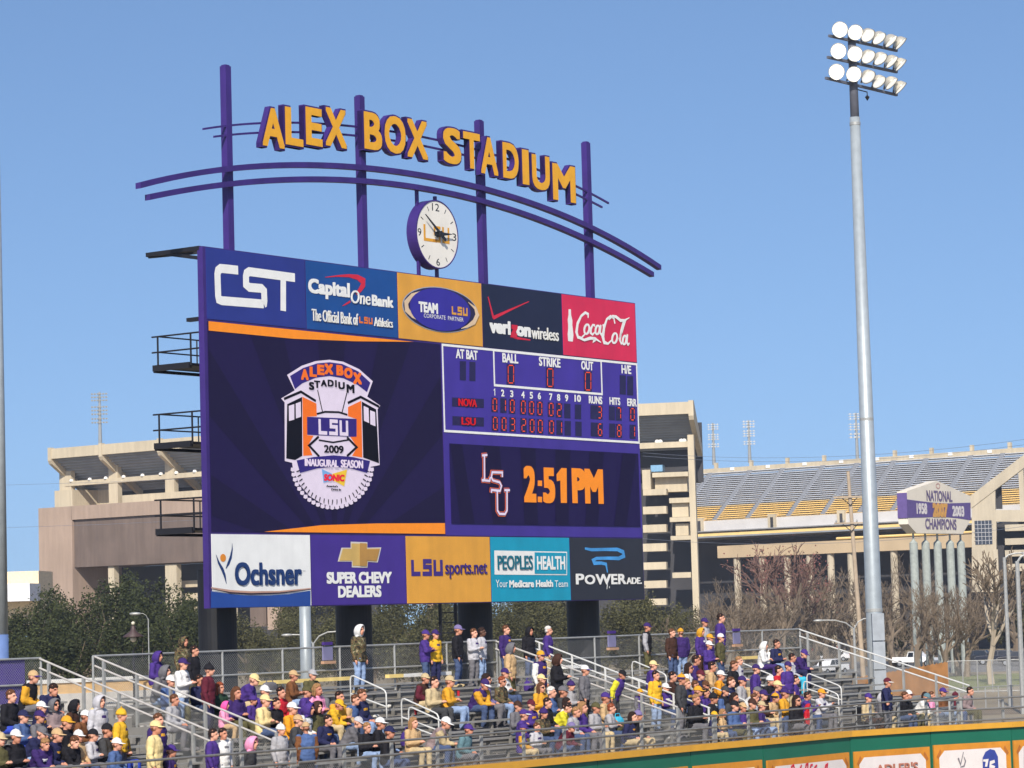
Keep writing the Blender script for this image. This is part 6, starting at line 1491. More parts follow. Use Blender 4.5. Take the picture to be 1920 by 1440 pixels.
for x0, x1 in ((1707, 1721), (1730, 1743), (1753, 1765), (1776, 1789), (1796, 1809)):
    xm = (x0 + x1) / 2; u = CPn.uv((xm, 1050), -.6)[0]; zt_ = CPn.uv((xm, 1018), -.6)[1]; r_ = 7 / 5269 * 300 * 1.12
    MB().lathe([(r_, 0), (r_, zt_), (r_ * .25, zt_ + .35), (r_ * .25, zt_ + 1.3)], CPn.P(u, 0, -.6), n=16, cap=True).build('pylon', C8('pylon_grey', 158, 164, 158, rough=.8), cs)

# ---------------------------------------------------------------- light towers on the stadium, poles, lamps
def rack_tower(px, ytop, ybot, Z, wpx, banks, label, cols=6, white=True, aim=(0, -1, -.3)):
    b = at_y(px, ybot, Z); s = Z / 5269; t = thing('light_tower', label, 'floodlight', b, group='distant stadium light towers')
    top = at_y(px, ytop, Z); MB().tube([b, V((b.x, b.y, top.z))], [.34, .16], 8).build('pole', GALV, t)
    for y0, y1, nr in banks:
        for r_ in range(nr):
            y = y0 + (y1 - y0) * (r_ + .5) / nr; z = at_y(px, y, Z).z
            MB().beam((b.x - wpx * s / 2, b.y - .2, z), (b.x + wpx * s / 2, b.y - .2, z), .08, .08).build('crossarm', GALV, t)
            for c in range(cols):
                x = b.x + wpx * s * ((c + .5) / cols - .5); rr_ = min(wpx * s / cols, abs(y1 - y0) * s / nr) * .36
                MB().lathe([(rr_ * .3, -rr_ * 1.1), (rr_ * .8, -rr_ * .5), (rr_, 0), (.01, .02)], (x, b.y - .5, z), aim, 8).build('lamp', C8('far_lamp', 206, 206, 204, rough=.4) if white else GALV, t, smooth=False)
rack_tower(188, 735, 832, 478, 32, ((736, 754, 3), (760, 780, 3), (782, 796, 2)), 'distant light tower with three lamp banks over the stadium left of the scoreboard', 6, False)
rack_tower(1339, 793, 872, 522, 22, ((794, 807, 3), (813, 826, 3), (831, 840, 2)), 'distant light tower, left one of the pair above the open seating', 4)
rack_tower(1406, 788, 868, 516, 24, ((788, 803, 3), (806, 820, 3), (826, 835, 2)), 'distant light tower, right one of the pair above the open seating', 4)
rack_tower(1608, 774, 866, 505, 30, ((774, 788, 3), (793, 808, 3), (811, 823, 2)), 'distant light tower half hidden behind the tall grey pole', 4)
# the tall pole at the right
ZP = 137.0; pa, pb = at_y(1604, 220, ZP), at_y(1640.5, 1268, ZP); bx = at_y(1645, 1268, ZP).x
fp = thing('floodlight_pole', 'tall grey steel floodlight pole with three rows of lamps beside the right bleacher block', 'floodlight', (bx, ZP, 0))
top = at_y(1601, 150, ZP); ttop = at_y(1598, 60, ZP)
cx_ = at_y(1623, 740, ZP).x; MB().lathe([(.43, 0), (.41, 6), (.25, pa.z)], (cx_, ZP, 0), n=28, cap=True).build('shaft', POLE, fp, smooth=True)
for z_, r_ in ((7.2, .425), (16.5, .345), (pa.z - .4, .272)): MB().lathe([(r_ - .03, -.02), (r_, 0), (r_, .14), (r_ - .03, .16)], (cx_, ZP, z_), n=28).build('joint_collar', GALV, fp)
MB().lathe([(.22, pa.z - .5), (.20, ttop.z)], (cx_, ZP, 0), n=20, cap=True).build('dark_shaft_top', C8('dark_bracket', 96, 98, 108, rough=.5), fp, smooth=True)
def zp(x, y): return (1520 + x / 7.2, 20 + y / 7.2)
AX = V((.70, .714, 0))
for row, cs_ in enumerate((((395, 255), (600, 290), (770, 330), (920, 370), (1080, 410), (1210, 440)), ((375, 545), (595, 580), (775, 620), (940, 650), (1090, 690), (1210, 730)), ((350, 825), (580, 855), (775, 890), (920, 960), (1085, 980), (1210, 1040)))):
    pl0 = V((cx_, ZP, 0)); nrm = V((AX.y, -AX.x, 0)); ptsr = []
    for i, c in enumerate(cs_):
        p = on_plane(*zp(*c), pl0 + nrm * .45, nrm); ptsr.append(p)
        ax = V(((-.12, -1, -.22), (.12, -1, -.40), (.40, -.62, -.75), (.48, -.46, -.80), (.6, -.25, -.75), (.65, -.15, -.70))[i]).normalized()
        L = MB(); L.lathe([(.06, -.34), (.18, -.31), (.30, -.19), (.375, .0), (.395, .06), (.38, .06), (.35, .02)], p, ax, 20); lo = L.build('lamp', C8('reflector_steel', 194, 188, 174, rough=.35, metal=.3), fp, smooth=True)
        MB().lathe([(.001, .03), (.36, .03)], p, ax, 20).build('lens', C8('lens_white', 250, 248, 240, rough=.15, emit=.6), lo)
        MB().tube([p - ax * .3, p - ax * .34 - nrm * .1 + V((0, 0, -.22)), p - nrm * .45 + V((0, 0, -.25))], .05, 6).build('bracket', _mats['dark_bracket'], lo)
    a_, b_ = ptsr[0] - nrm * .45 + V((0, 0, -.27)), ptsr[-1] - nrm * .45 + V((0, 0, -.27)); MB().beam(a_ - AX * .3, b_ + AX * .3, .12, .12).build('crossarm', _mats['dark_bracket'], fp)
q = on_plane(*zp(765, 1180), V((cx_, ZP, 0)), V((AX.y, -AX.x, 0))); MB().tube([(cx_, ZP, q.z + .35), q + V((0, 0, .3)), q], .03, 5).lathe([(.02, .15), (.12, .05), (.02, -.12)], q, n=8).build('side_lamp', BLACKST, fp)
for y0, y1 in ((1150, 1202), (1203, 1256), (1257, 1310), (1311, 1360)):
    z1_, z0_ = at_y(1646, y0, ZP - .5).z, at_y(1646, y1, ZP - .5).z; x0 = at_y(1635.5, 1200, ZP - .5).x
    MB().obox((x0, ZP - .75, z0_ + .03), (.58, 0, 0), (0, .5, 0), (0, 0, z1_ - z0_ - .03)).build('ballast_box', C8('box_grey', 156, 162, 168, rough=.5, metal=.2), fp)
# pole cut by the left edge
zl = at_y(0, 1190, 125).z; xl = at_y(0.5, 1000, 125).x
lp = thing('floodlight_pole', 'grey steel pole cut off by the left edge, its foot blue', 'pole', (xl, 125, 0))
MB().lathe([(.29, zl), (.27, zl + 10), (.18, 34)], (xl, 125, 0), n=24, cap=True).build('shaft', POLE, lp, smooth=True); MB().lathe([(.31, 0), (.30, zl)], (xl, 125, 0), n=24, cap=True).build('foot', C8('foot_blue', 96, 120, 170, rough=.5), lp, smooth=True)
xw = at_y(572.5, 1180, 150); wp_ = MB().lathe([(.32, 0), (.30, at_y(572, 1085, 150).z)], (xw.x, 150, 0), n=20, cap=True).build('steel_pole', POLE, origin=(xw.x, 150, 0), smooth=True); tag(wp_, 'white steel pole standing under the scoreboard between two black columns', 'pole')
def street_lamp(px, ybase, ytop, Z, arms, label, r_=.09, group='street lamps'):
    b = at_y(px, ytop, Z); t = thing('street_lamp', label, 'street lamp', (b.x, Z, 0), group=group)
    MB().tube([(b.x, Z, 0), (b.x, Z, b.z)], [r_ * 1.4, r_], 8).build('post', GALV, t)
    for ax_, ay in arms:
        e = at_y(ax_, ay, Z); d = e.x - b.x
        MB().tube([(b.x, Z, b.z - .1), (b.x + d * .25, Z, b.z + (e.z - b.z) * .6), (b.x + d * .6, Z, b.z + (e.z - b.z) * .95), (e.x, Z, e.z)], r_ * .6, 6).build('arm', GALV, t)
        m = MB(); ball(m, (e.x + math.copysign(.3, d), Z, e.z - .02), .42, .17, .11, 10); m.build('lamp_head', GALV, t, smooth=True)
street_lamp(587, 1260, 1205, 200, ((546, 1190), (632, 1184)), 'two armed street lamp close to the white pole under the scoreboard')
street_lamp(1601, 1300, 1177, 215, ((1542, 1163), (1632, 1159)), 'two armed street lamp left of the tall floodlight pole')
street_lamp(278, 1240, 1160, 190, ((262, 1150),), 'thin single armed lamp before the dark oaks', .035)
street_lamp(1883, 1300, 1045, 205, ((1916, 1037),), 'tall grey lamp post near the right edge, left of two', .12)
street_lamp(1907, 1300, 1052, 190, ((1936, 1038),), 'tall grey lamp post nearest the right edge', .14)
# pendant lantern
lq = at_y(250, 1192, 118); ln = thing('lantern_lamp', 'dark lantern lamp with wide conical shade and pale globe before the oaks', 'street lamp', (lq.x, 118, 0))
MB().lathe([(.07, 0), (.05, lq.z - .6)], (lq.x, 118, 0), n=10, cap=True).build('post', BLACKST, ln); MB().lathe([(.08, .42), (.12, .2), (.44, -.02), (.44, -.06), (.1, .1)], lq, n=20).build('shade', C8('shade_brown', 74, 58, 58, rough=.5), ln, smooth=True)
m = MB(); ball(m, lq + V((0, 0, -.14)), .13, n=12); m.build('globe', C8('globe_cream', 214, 206, 186, rough=.3), ln, smooth=True); m = MB(); ball(m, lq + V((0, 0, .52)), .08, n=10); m.build('finial', _mats['globe_cream'], ln, smooth=True)
MB().tube([lq + V((0, 0, -.6)), lq + V((.2, 0, -.3)), lq + V((.2, 0, .1))], .02, 5).build('arm', BLACKST, ln)
# utility pole and wires
ZU = 300; ut = at_y(1590, 884, ZU); up_ = thing('utility_pole', 'brown wooden utility pole with two crossarms left of the tall floodlight pole', 'utility pole', (ut.x + .8, ZU, 0))
WOOD = C8('pole_wood', 172, 154, 132, rough=.9, var=.2, scale=1)
MB().tube([(ut.x + .8, ZU, 0), (ut.x, ZU, ut.z)], [.27, .18], 10).build('shaft', WOOD, up_)
for y in (932, 981):
    z_ = at_y(1590, y, ZU).z; m = MB().beam((ut.x - 1.7, ZU - .3, z_), (ut.x + 1.7, ZU - .3, z_), .16, .16); m.build('crossarm', WOOD, up_)
    m = MB(); m.beam((ut.x - .9, ZU - .3, z_), (ut.x + .1, ZU - .3, z_ - .9), .08, .08); m.beam((ut.x + .9, ZU - .3, z_), (ut.x + .1, ZU - .3, z_ - .9), .08, .08); m.build('brace', BLACKST, up_)
    for dx in (-1.5, -.7, .7, 1.5): MB().lathe([(.05, 0), (.1, .12), (.05, .3)], (ut.x + dx, ZU - .3, z_ + .08), n=8).build('insulator', GALV, up_)
WIRE = C8('wire_grey', 120, 126, 140, rough=.6)
for i, (ya, yb, lab) in enumerate(((849, 822, 'topmost thin power line above the open seating'), (855, 832, 'second thin power line above the open seating'), (1010, 985, 'thin power line crossing low before the seating bowl'))):
    a_, b_ = at_y(1205, ya, 330), at_y(1935, yb, 290); pts = [a_.lerp(b_, t_ / 12) + V((0, 0, -1.2 * (1 - (t_ / 6 - 1) ** 2))) for t_ in range(13)]
    o = MB().tube(pts, .018, 4).build('power_line', WIRE); tag(o, lab, 'power line', 'power lines')
for ya, yb, lab in ((910, 896, 'thin power line left of the scoreboard, upper one'), (990, 974, 'thin power line left of the scoreboard, lower one')):
    o = MB().tube([at_y(-10, ya, 330), at_y(200, (ya + yb) / 2 + 1, 335), at_y(390, yb, 340)], .016, 4).build('power_line', WIRE); tag(o, lab, 'power line', 'power lines')

# ---------------------------------------------------------------- walls and fences in the gap and at the right
g0 = at_y(60, 1272, 116); g1 = at_y(330, 1264, 121); GP = Plane(V((g0.x, g0.y, 0)), (g1 - g0) * 1.0, V(((g1 - g0).y, -(g1 - g0).x, 0))); GP.t.z = 0; GP.t.normalize(); GP.n.z = 0; GP.n.normalize()
gw = thing('panelled_wall', 'white wall with tan panel band behind the gap between left and middle bleachers', 'wall', tuple(GP.o)); L_ = (g1 - g0).length
vt2 = GP.uv((200, 1270))[1]; vt1 = GP.uv((200, 1277))[1]; vt0 = GP.uv((200, 1297))[1]
MB().obox(GP.P(0, vt1, -.4), GP.t * L_, GP.n * .46, V((0, 0, vt2 - vt1))).build('cap', WHITE, gw); MB().obox(GP.P(0, vt0, -.35), GP.t * L_, GP.n * .35, V((0, 0, vt1 - vt0))).build('tan_band', C8('panel_tan', 222, 182, 126, rough=.7), gw); MB().obox(GP.P(0, 0, -.35), GP.t * L_, GP.n * .39, V((0, 0, vt0))).build('lower_wall', C8('lower_white', 210, 206, 200, rough=.7), gw)
fa = at_y(1573, 1275, 226); fb = at_y(1776.5, 1239.6, 238); ft = (fb - fa); ft.z = 0; FL_ = ft.length; ft.normalize(); fn = V((ft.y, -ft.x, 0))
wf = thing('wooden_fence', 'orange brown board fence running back beside the tall floodlight pole', 'fence', (fa.x, fa.y, 0)); WF = C8('fence_wood', 170, 120, 70, rough=.85, var=.22, scale=.8)
nb = 14
for i in range(nb):
    m = MB()
    for j in range(8): m.obox(V((fa.x, fa.y, .05)) + ft * (FL_ * (i + j / 8) / nb), ft * (FL_ / nb / 8 - .02), fn * .03, V((0, 0, fa.z + (fb.z - fa.z) * (i + j / 8) / nb - .06 - .03 * ((i * 5 + j * 3) % 4))))
    m.build('board_panel', WF, wf)
for h in (.4, 1.2): MB().obox(V((fa.x, fa.y, h)) + fn * -.06, ft * FL_, fn * .06, V((0, 0, .1))).build('rail', WF, wf)
def field_fence(pa_, pb_, h, label, n_):
    a_, b_ = V((*pz(*pa_), 0)), V((*pz(*pb_), 0)); t = thing('chain_link_fence', label, 'fence', a_, group='chain link fences')
    for i in range(n_ + 1): q_ = a_.lerp(b_, i / n_); MB().tube([q_, q_ + V((0, 0, h))], .05, 6).build('post', GALV, t)
    for z_ in (h, .1): MB().tube([a_ + V((0, 0, z_)), b_ + V((0, 0, z_))], .035, 6).build('rail', GALV, t)
    mesh_panel([[a_, b_, b_ + V((0, 0, h)), a_ + V((0, 0, h))]], t); return t
field_fence((1779, 1300), (1945, 1296), 2.7, 'grey chain link fence along the lawn right of the wooden fence', 6)
field_fence((1775, 1335), (1945, 1325), 1.6, 'low chain link fence behind the right end of the bleachers', 7)
# yellow painted bench on the top row
YB = C8('bench_cream_yellow', 232, 204, 128, rough=.5)
for x0, x1, mm_ in ((472, 652, YB), (725, 772, YB), (752, 842, WHITE), (1056, 1090, WHITE), (1384, 1424, YB)):
    e, k, s0 = row_hit(x0, 1264, .43, .60, [9]); e, k, s1 = row_hit(x1, 1260, .43, .60, [9])
    b = bC if s0 > 9.2 else bB; strip(s0, s1, dk(9) + .5, dk(9) + .66, fl(9) + .36, fl(9) + .46).build('bench', mm_, b)

# ---------------------------------------------------------------- vehicles
GLASS = C8('car_glass', 30, 34, 40, rough=.1, spec=.7); TYRE = C8('tyre_rubber', 24, 24, 26, rough=.8); RIMM = C8('wheel_rim', 170, 172, 176, rough=.35, metal=.6)
PROF = dict(
    pickup=([(-2.75, .55), (2.65, .55), (2.78, .75), (2.72, 1.05), (1.35, 1.18), (.75, 1.82), (-.65, 1.86), (-.85, 1.22), (-2.72, 1.22)], [(1.18, 1.20), (.68, 1.74), (.12, 1.76), (.12, 1.20)], [(.04, 1.20), (.04, 1.76), (-.58, 1.78), (-.70, 1.20)], (1.8, -1.75), .40, 5.5),
    suv=([(-2.3, .5), (2.3, .5), (2.42, .75), (2.35, 1.05), (1.25, 1.15), (.6, 1.72), (-1.9, 1.76), (-2.35, 1.15)], [(1.05, 1.16), (.55, 1.64), (-.35, 1.66), (-.35, 1.16)], [(-.45, 1.16), (-.45, 1.66), (-1.8, 1.68), (-2.1, 1.16)], (1.45, -1.4), .38, 4.7),
    sedan=([(-2.3, .42), (2.25, .42), (2.36, .62), (2.2, .88), (1.15, 1.0), (.4, 1.42), (-1.1, 1.44), (-1.75, 1.04), (-2.32, .98)], [(.98, 1.0), (.36, 1.36), (-.3, 1.37), (-.3, 1.0)], [(-.38, 1.0), (-.38, 1.37), (-1.05, 1.37), (-1.55, 1.02)], (1.4, -1.4), .33, 4.6))
def vehicle(kind, px, py, yaw, rgb, label, cat, sc=1.0):
    p = on_z(px, py, 0); body, w1_, w2_, axs, wr, L = PROF[kind]; paint = C8('car_paint_%d_%d_%d' % rgb, *rgb, rough=.3, var=.03, spec=.6)
    t = thing({'pickup': 'pickup_truck'}.get(kind, 'parked_car'), label, cat, p, R(yaw), 'vehicles in the parking area'); t.scale = (sc,) * 3
    def fr(hw, top): return lambda u, v, d: V((u, d * (hw - max(0, v - 1.1) * .18), v))
    m = MB(); m.prism([(u, v) for u, v in body], fr(.92, 0), -1, 1); bo = m.build('body', paint, t, raw=True)
    bv = bo.modifiers.new('bevel', 'BEVEL'); bv.width = .06; bv.segments = 2; bv.limit_method = 'ANGLE'
    for sgn in (1, -1):
        for wq in (w1_, w2_): MB().prism(wq, lambda u, v, d: V((u, sgn * (.92 - max(0, v - 1.1) * .18 + d), v)), .0, .012).build('window', GLASS, t, raw=True)
        for ax in axs:
            w = MB().lathe([(wr * .62, 0), (wr * .95, 0), (wr, .05), (wr, .2), (wr * .95, .24), (.05, .24)], (ax, sgn * .72, wr), (0, sgn, 0), 20).build('tyre', TYRE, t, raw=True)
            MB().lathe([(.001, .245), (wr * .6, .245), (wr * .62, .2)], (ax, sgn * .72, wr), (0, sgn, 0), 16).build('rim', RIMM, w, raw=True)
        hx = body[2][0] - .06; MB().box((hx - .1, sgn * .72 - .16, .78), (hx + .04, sgn * .72 + .16, .94)).build('headlight', WHITE, t, raw=True)
        rx = body[0][0] - .03; MB().box((rx - .02, sgn * .78 - .1, .8), (rx + .06, sgn * .78 + .1, 1.05)).build('tail_light', C8('tail_red', 170, 20, 24, rough=.3), t, raw=True)
    a0, b0 = body[4], body[5]; MB().add([(a0[0] - .06, -.78, a0[1] + .03), (a0[0] - .06, .78, a0[1] + .03), (b0[0] + .05, .70, b0[1] - .05), (b0[0] + .05, -.70, b0[1] - .05)], [(0, 1, 2, 3)]).build('windscreen', GLASS, t, raw=True)
    if kind == 'pickup': MB().box((-2.66, -.78, 1.215), (-.9, .78, 1.235)).build('load_bed', DARKC, t, raw=True)
    return t
vehicle('pickup', 1556, 1266, 195 + 35, (232, 232, 232), 'white pickup truck facing left, seen through the sloping rail', 'pickup truck', .98)
vehicle('pickup', 1717, 1250, -28, (236, 236, 236), 'white pickup truck facing right above the wooden fence', 'pickup truck')
vehicle('suv', 1822, 1246, 160, (40, 42, 48), 'dark parked car just left of the pale bare tree', 'car'); vehicle('suv', 1866, 1246, 168, (34, 38, 52), 'dark blue parked car right of the pale bare tree', 'car'); vehicle('suv', 1908, 1248, 170, (52, 50, 52), 'dark grey parked car at the right edge', 'car')
vehicle('sedan', 1545, 1224, 150, (190, 40, 48), 'red parked car behind the white pickup truck', 'car'); vehicle('sedan', 1566, 1240, 160, (224, 224, 226), 'white parked car between the red car and the white pickup', 'car')
vehicle('sedan', 1757, 1226, 180, (60, 62, 68), 'dark parked car far off under the bare trees', 'car'); vehicle('sedan', 102, 1345, 200, (200, 200, 198), 'silver car behind the left bleacher block', 'car')
# ---------------------------------------------------------------- trees
LEAF = C8('oak_leaf', 54, 60, 27, rough=.8, var=.30, scale=.45, island=.45); LEAF2 = C8('olive_leaf', 80, 78, 46, rough=.85, var=.30, scale=.5, island=.45)
BARK = C8('bark_brown', 122, 108, 92, rough=.95, var=.25, scale=2); BARKP = C8('bark_pale', 168, 154, 134, rough=.95, var=.2, scale=2); TWIG = C8('twig_brown', 114, 100, 84, rough=.95, var=.2, scale=1); TWIGR = C8('twig_red', 118, 92, 82, rough=.95, var=.25, scale=1)
BUD = C8('bud_red', 128, 84, 78, rough=.9, var=.3, scale=1, island=.4)
def leaf_crown(seed, nl, per, lobes, size):
    rnd = random.Random(seed); vs = []; fs = []
    L = []
    for i in range(lobes):
        a = rnd.uniform(0, 2 * math.pi); r = rnd.uniform(.15, .74) ** .8; z = rnd.uniform(.30, .86); k = 1 - max(0, z - .5) * 1.0
        L.append((V((r * math.cos(a) * k, r * math.sin(a) * k, z)), rnd.uniform(.20, .34)))
    L.append((V((0, 0, .55)), .42))
    for i in range(nl):
        c, r = L[rnd.randrange(len(L))]
        d = V((rnd.gauss(0, 1), rnd.gauss(0, 1), rnd.gauss(0, 1))).normalized(); p = c + d * r * (rnd.uniform(.55, 1.08)) * V((1, 1, .8)).length / 1.62
        p.z = c.z + (p.z - c.z) * .72
        for j in range(per):
            q = p + V((rnd.gauss(0, .025), rnd.gauss(0, .025), rnd.gauss(0, .022)))
            e1 = V((rnd.gauss(0, 1), rnd.gauss(0, 1), rnd.gauss(0, .7))).normalized(); e2 = e1.cross(V((rnd.gauss(0, 1), rnd.gauss(0, 1), rnd.gauss(0, 1)))).normalized()
            e1.z *= .4; e2.z *= .4; s = size * rnd.uniform(.6, 1.4); k = len(vs); vs += [q - e1 * s, q + e2 * s * .55, q + e1 * s, q - e2 * s * .55]; fs.append((k, k + 1, k + 2, k + 3))
    m = MB(); m.add(vs, fs); return m
def tree_obj(name, label, cat): return thing(name, label, cat)
def oak_proto(seed, m_leaf):
    t = tree_obj('oak_tree', 'x', 'tree'); leaf_crown(seed, 3600, 3, 17, .030).build('crown', m_leaf, t, raw=True)
    rnd = random.Random(seed); m = MB(); m.tube([(0, 0, 0), (.01, 0, .15), (-.01, .01, .30), (0, 0, .5)], [.045, .036, .032, .02], 8)
    for i in range(9):
        a = rnd.uniform(0, 6.28); r = rnd.uniform(.3, .7); m.tube([(0, 0, rnd.uniform(.18, .4)), (r * .4 * math.cos(a), r * .4 * math.sin(a), .42), (r * math.cos(a), r * math.sin(a), rnd.uniform(.5, .8))], [.02, .013, .004], 6)
    m.build('trunk', BARK, t, raw=True); return t
def bare_proto(seed, mt, buds=None, spread=.55, depth=6, trunk=.024, first=.24):
    rnd = random.Random(seed); t = tree_obj('bare_tree', 'x', 'tree'); m = MB(); tw = MB(); B = []
    def grow(p, d, ln, r, lv):
        n = 3; pts = [p]; q = p.copy(); dd = d.copy()
        for i in range(n):
            dd = (dd + V((rnd.gauss(0, .13), rnd.gauss(0, .13), rnd.gauss(0, .08) + .05))).normalized(); q = q + dd * ln / n; pts.append(q.copy())
        (m if lv < 3 else tw).tube(pts, [r * (1 - .4 * i / n) for i in range(n + 1)], 6 if lv < 2 else 4 if lv < 4 else 3, cap=False)
        if lv >= depth: B.append(q); return
        k = 2 + (rnd.random() < .75) + (lv == 0) * 2 - (lv >= 4 and rnd.random() < .55)
        for i in range(k):
            f = rnd.uniform(.45, 1) if lv else rnd.uniform(.5, 1); b = pts[0].lerp(pts[-1], f) if lv == 0 else pts[min(n, max(1, int(f * n + .5)))]
            a = rnd.uniform(0, 6.28); sp = spread * rnd.uniform(.7, 1.3); e1 = dd.cross(V((0, 0, 1)) if abs(dd.z) < .95 else V((1, 0, 0))).normalized(); e2 = dd.cross(e1)
            nd = (dd * math.cos(sp) + (e1 * math.cos(a) + e2 * math.sin(a)) * math.sin(sp)); nd.z = nd.z * .9 + .12
            grow(b, nd.normalized(), ln * rnd.uniform(.62, .82), max(.0018, r * .6 * rnd.uniform(.75, 1)), lv + 1)
    grow(V((0, 0, 0)), V((0, 0, 1)), first, trunk, 0)
    m.build('trunk', mt[0], t, raw=True); tw.build('crown', mt[1], t, raw=True)
    if buds:
        bm = MB(); vs = []; fs = []
        for q in B:
            for j in range(1):
                c = q + V((rnd.gauss(0, .02), rnd.gauss(0, .02), rnd.gauss(0, .02))); e1 = V((rnd.gauss(0, 1), rnd.gauss(0, 1), rnd.gauss(0, 1))).normalized() * .0042; e2 = e1.cross(V((rnd.gauss(0, 1), rnd.gauss(0, 1), rnd.gauss(0, 1)))).normalized() * .0042
                k = len(vs); vs += [c - e1, c + e2, c + e1, c - e2]; fs.append((k, k + 1, k + 2, k + 3))
        bm.add(vs, fs); bm.build('buds', buds, t, raw=True)
    return t
OAKS = [oak_proto(s, LEAF) for s in (1, 2, 3)]; OLIV = [oak_proto(s, LEAF2) for s in (11, 12)]
BARE = [bare_proto(s, (BARK, TWIG), None, .5, 6) for s in (21, 22)]; REDT = [bare_proto(s, (BARK, TWIGR), BUD, .5, 6, .022) for s in (31,)]; PALE = [bare_proto(41, (BARKP, TWIG), None, .42, 6, .0085, .14)]
used = set()
def plant(protos, i, px, ytop, Z, wpx, label, group, kx=1.0):
    pr = protos[i % len(protos)]; top = at_y(px, ytop, Z); h = top.z; wd = wpx * Z / 5269
    ext = {id(OAKS): (1.04, .98), id(OLIV): (1.04, .98)}.get(id(protos), None)
    if ext is None:
        me = [c for c in pr.children if c.name.startswith('crown')][0].data; hh = max(v.co.z for v in me.vertices); rr = sorted(abs(v.co.x) for v in me.vertices)[int(len(me.vertices) * .97)]; ext = (hh, rr)
    sc = (wd / 2 / ext[1], wd / 2 / ext[1], h / ext[0]); rz = (i * 2.39996) % 6.283
    if pr.name not in used: used.add(pr.name); o = pr
    else: o = dup(pr)
    o.location = (top.x, Z, 0); o.rotation_euler = (0, 0, rz); o.scale = sc; o['label'] = label; o['group'] = group; o['category'] = 'tree'; return o
oak_l = [(15, 1130, 236, 170, 'dark green oak at the left edge behind the grey pole'), (85, 1082, 262, 165, 'tallest dark oak below the low cream building'), (150, 1108, 244, 150, 'dark oak before the tan stadium end block'), (222, 1066, 266, 175, 'tall dark oak below the left part of the brown stadium wall'), (296, 1068, 258, 170, 'tall dark oak covering the first stadium column'), (350, 1118, 238, 140, 'dark oak just left of the scoreboard foot'), (262, 1140, 216, 190, 'broad low oak behind the lantern lamp'), (120, 1152, 216, 190, 'broad low oak above the gap in the left bleachers'), (395, 1152, 262, 130, 'dark oak behind the leftmost black column'), (35, 1192, 206, 150, 'low oak crown above the purple cloth at left')]
for i, (x, y, Z, wd, lab) in enumerate(oak_l): plant(OAKS, i, x, y, Z, wd, lab, 'dark oaks at the left')
oliv = [(790, 1082, 325, 180, 'tallest olive tree behind the ladder'), (990, 1078, 330, 190, 'tallest olive tree behind the third and fourth columns'), (540, 1098, 330, 110, 'olive tree far behind the white pole'), (460, 1128, 300, 120, 'olive tree right of the leftmost black column'), (588, 1118, 305, 130, 'olive tree directly behind the white pole'), (655, 1112, 300, 130, 'tall olive tree left of the second black column'), (740, 1108, 305, 140, 'tall olive tree right of the second black column'), (815, 1112, 300, 110, 'tall olive tree just behind the ladder'), (965, 1105, 310, 140, 'tall olive tree right of the third black column'), (1045, 1108, 308, 140, 'tall olive tree left of the fourth column'), (1180, 1095, 305, 130, 'tall olive tree behind the lower right scoreboard corner'), (505, 1160, 275, 110, 'olive tree left of the white pole under the scoreboard'), (545, 1150, 292, 90, 'small olive tree touching the white pole'), (625, 1142, 280, 130, 'olive tree right of the white pole'), (700, 1145, 290, 130, 'olive tree behind the second black column'), (770, 1138, 284, 140, 'olive tree left of the scoreboard ladder'), (852, 1130, 292, 140, 'olive tree behind the scoreboard ladder'), (930, 1135, 288, 150, 'olive tree behind the third black column'), (1010, 1128, 300, 150, 'olive tree between the third and fourth black columns'), (1075, 1138, 285, 120, 'olive tree left of the fourth black column'), (1165, 1128, 292, 140, 'olive tree right of the fourth black column'), (1225, 1098, 286, 130, 'tallest olive tree by the right edge of the scoreboard'), (1282, 1132, 292, 110, 'olive tree below the stadium corner column'), (1905, 1120, 380, 130, 'olive tree behind the lamp posts at the right edge'), (1795, 1205, 352, 60, 'small round bush beside the parked cars'), (1440, 1128, 345, 130, 'olive tree among the red bare trees'), (1515, 1150, 372, 120, 'olive tree under the seating bowl columns'), (1690, 1155, 378, 120, 'olive tree right of the tall floodlight pole'), (1755, 1130, 388, 100, 'olive tree below the champions sign')]
for i, (x, y, Z, wd, lab) in enumerate(oliv): plant(OLIV, i, x, y, Z, wd, lab, 'olive trees behind the bleachers')
redl = [(1452, 1010, 335, 180, 'tallest red budded bare tree before the ring beam'), (1512, 1062, 360, 140, 'red budded bare tree left of the utility pole')]
for i, (x, y, Z, wd, lab) in enumerate(redl): plant(REDT, i, x, y, Z, wd, lab, 'red budded trees')
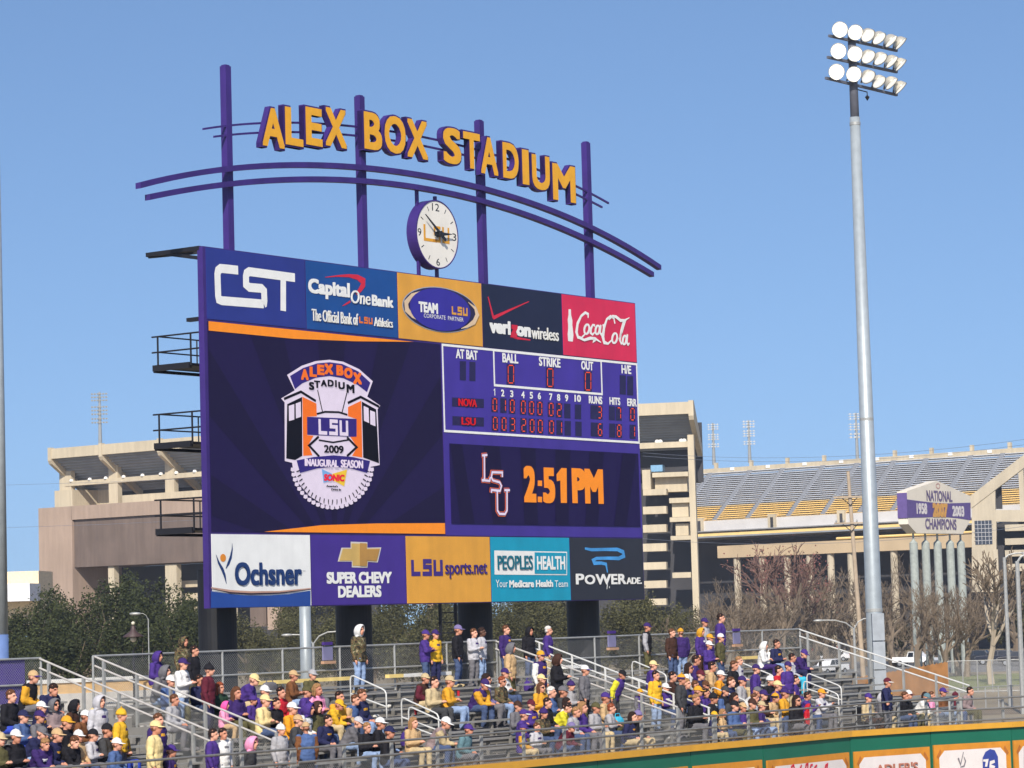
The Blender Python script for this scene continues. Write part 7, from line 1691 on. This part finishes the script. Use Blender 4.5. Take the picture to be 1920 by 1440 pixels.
bl = [(1738, 1085, 296, 130, 'bare tree before the gap between the two left grey pylons'), (1790, 1095, 297, 130, 'bare tree before the two right grey pylons'), (1392, 1085, 322, 130, 'bare tree right of the stadium corner column'), (1350, 1105, 305, 110, 'small bare tree near the stadium corner'), (1330, 1120, 300, 120, 'brown bare tree beside the stadium corner column'), (1395, 1112, 292, 150, 'brown bare tree behind the highest standing spectators'), (1470, 1108, 330, 160, 'brown bare tree behind the right block fence'), (1545, 1090, 340, 150, 'brown bare tree left of the two armed lamp'), (1595, 1110, 345, 140, 'brown bare tree behind the two armed lamp'), (1668, 1085, 350, 150, 'brown bare tree just right of the tall pole'), (1700, 1030, 372, 120, 'tall thin bare tree left of the grey pylons'), (1730, 1112, 356, 160, 'brown bare tree before the grey pylons, above the white pickup'), (1785, 1118, 368, 140, 'brown bare tree below the champions sign'), (1640, 1060, 365, 120, 'brown bare tree behind the tall pole'), (1420, 1150, 300, 150, 'low bare tree left of the right block corner'), (1500, 1140, 345, 150, 'low bare tree above the sloping rail'), (1570, 1150, 350, 120, 'low bare tree behind the first white pickup'), (1285, 1150, 280, 110, 'low bare tree behind the back fence'), (1365, 1080, 318, 130, 'slender bare tree close to the first ring beam column'), (1525, 1060, 352, 150, 'slender bare tree left of the utility pole shaft'), (1620, 1100, 358, 140, 'bare tree directly behind the tall pole'), (1765, 1075, 370, 130, 'slender bare tree between the grey pylons'), (1805, 1090, 372, 130, 'bare tree right of the last pylon'), (1900, 1095, 375, 140, 'bare tree behind the two tall lamp posts'), (1690, 1150, 362, 140, 'low bare tree right of the ballast boxes'), (1440, 1125, 322, 140, 'bare tree between two red budded trees'), (1750, 1145, 380, 150, 'low bare tree far behind the wooden fence'), (1715, 1090, 288, 120, 'bare tree in front of the two left grey pylons'), (1762, 1112, 290, 130, 'bare tree in front of the middle grey pylons'), (1806, 1085, 292, 120, 'bare tree in front of the last grey pylon'), (1830, 1130, 385, 150, 'low bare tree behind the dark parked cars'), (1555, 1130, 365, 140, 'bare tree beside the foot of the utility pole')]
for i, (x, y, Z, wd, lab) in enumerate(bl): plant(BARE, i, x, y, Z, wd, lab, 'bare brown trees')
plant(PALE, 0, 1848, 1026, 262, 190, 'large pale trunked bare tree near the right edge', 'bare brown trees')
for p in OAKS + OLIV + BARE + REDT + PALE:
    assert p.name in used, p.name

# ---------------------------------------------------------------- thin distant haze
hz = MB().box((-800, -150, -1.1), (800, 1700, 60)); hm = bpy.data.materials.new('haze_air'); hm.use_nodes = True; hn = hm.node_tree.nodes
for n_ in list(hn):
    if n_.type == 'BSDF_PRINCIPLED': hn.remove(n_)
pv = hn.new('ShaderNodeVolumePrincipled'); pv.inputs['Color'].default_value = (0.80, 0.88, 1.0, 1); pv.inputs['Density'].default_value = 0.00019; pv.inputs['Anisotropy'].default_value = 0.2
hm.node_tree.links.new(pv.outputs[0], [n_ for n_ in hn if n_.type == 'OUTPUT_MATERIAL'][0].inputs['Volume'])
ho = hz.build('haze', hm); tag(ho, 'thin pale haze over the distant stadium and trees', 'haze', kind='stuff')
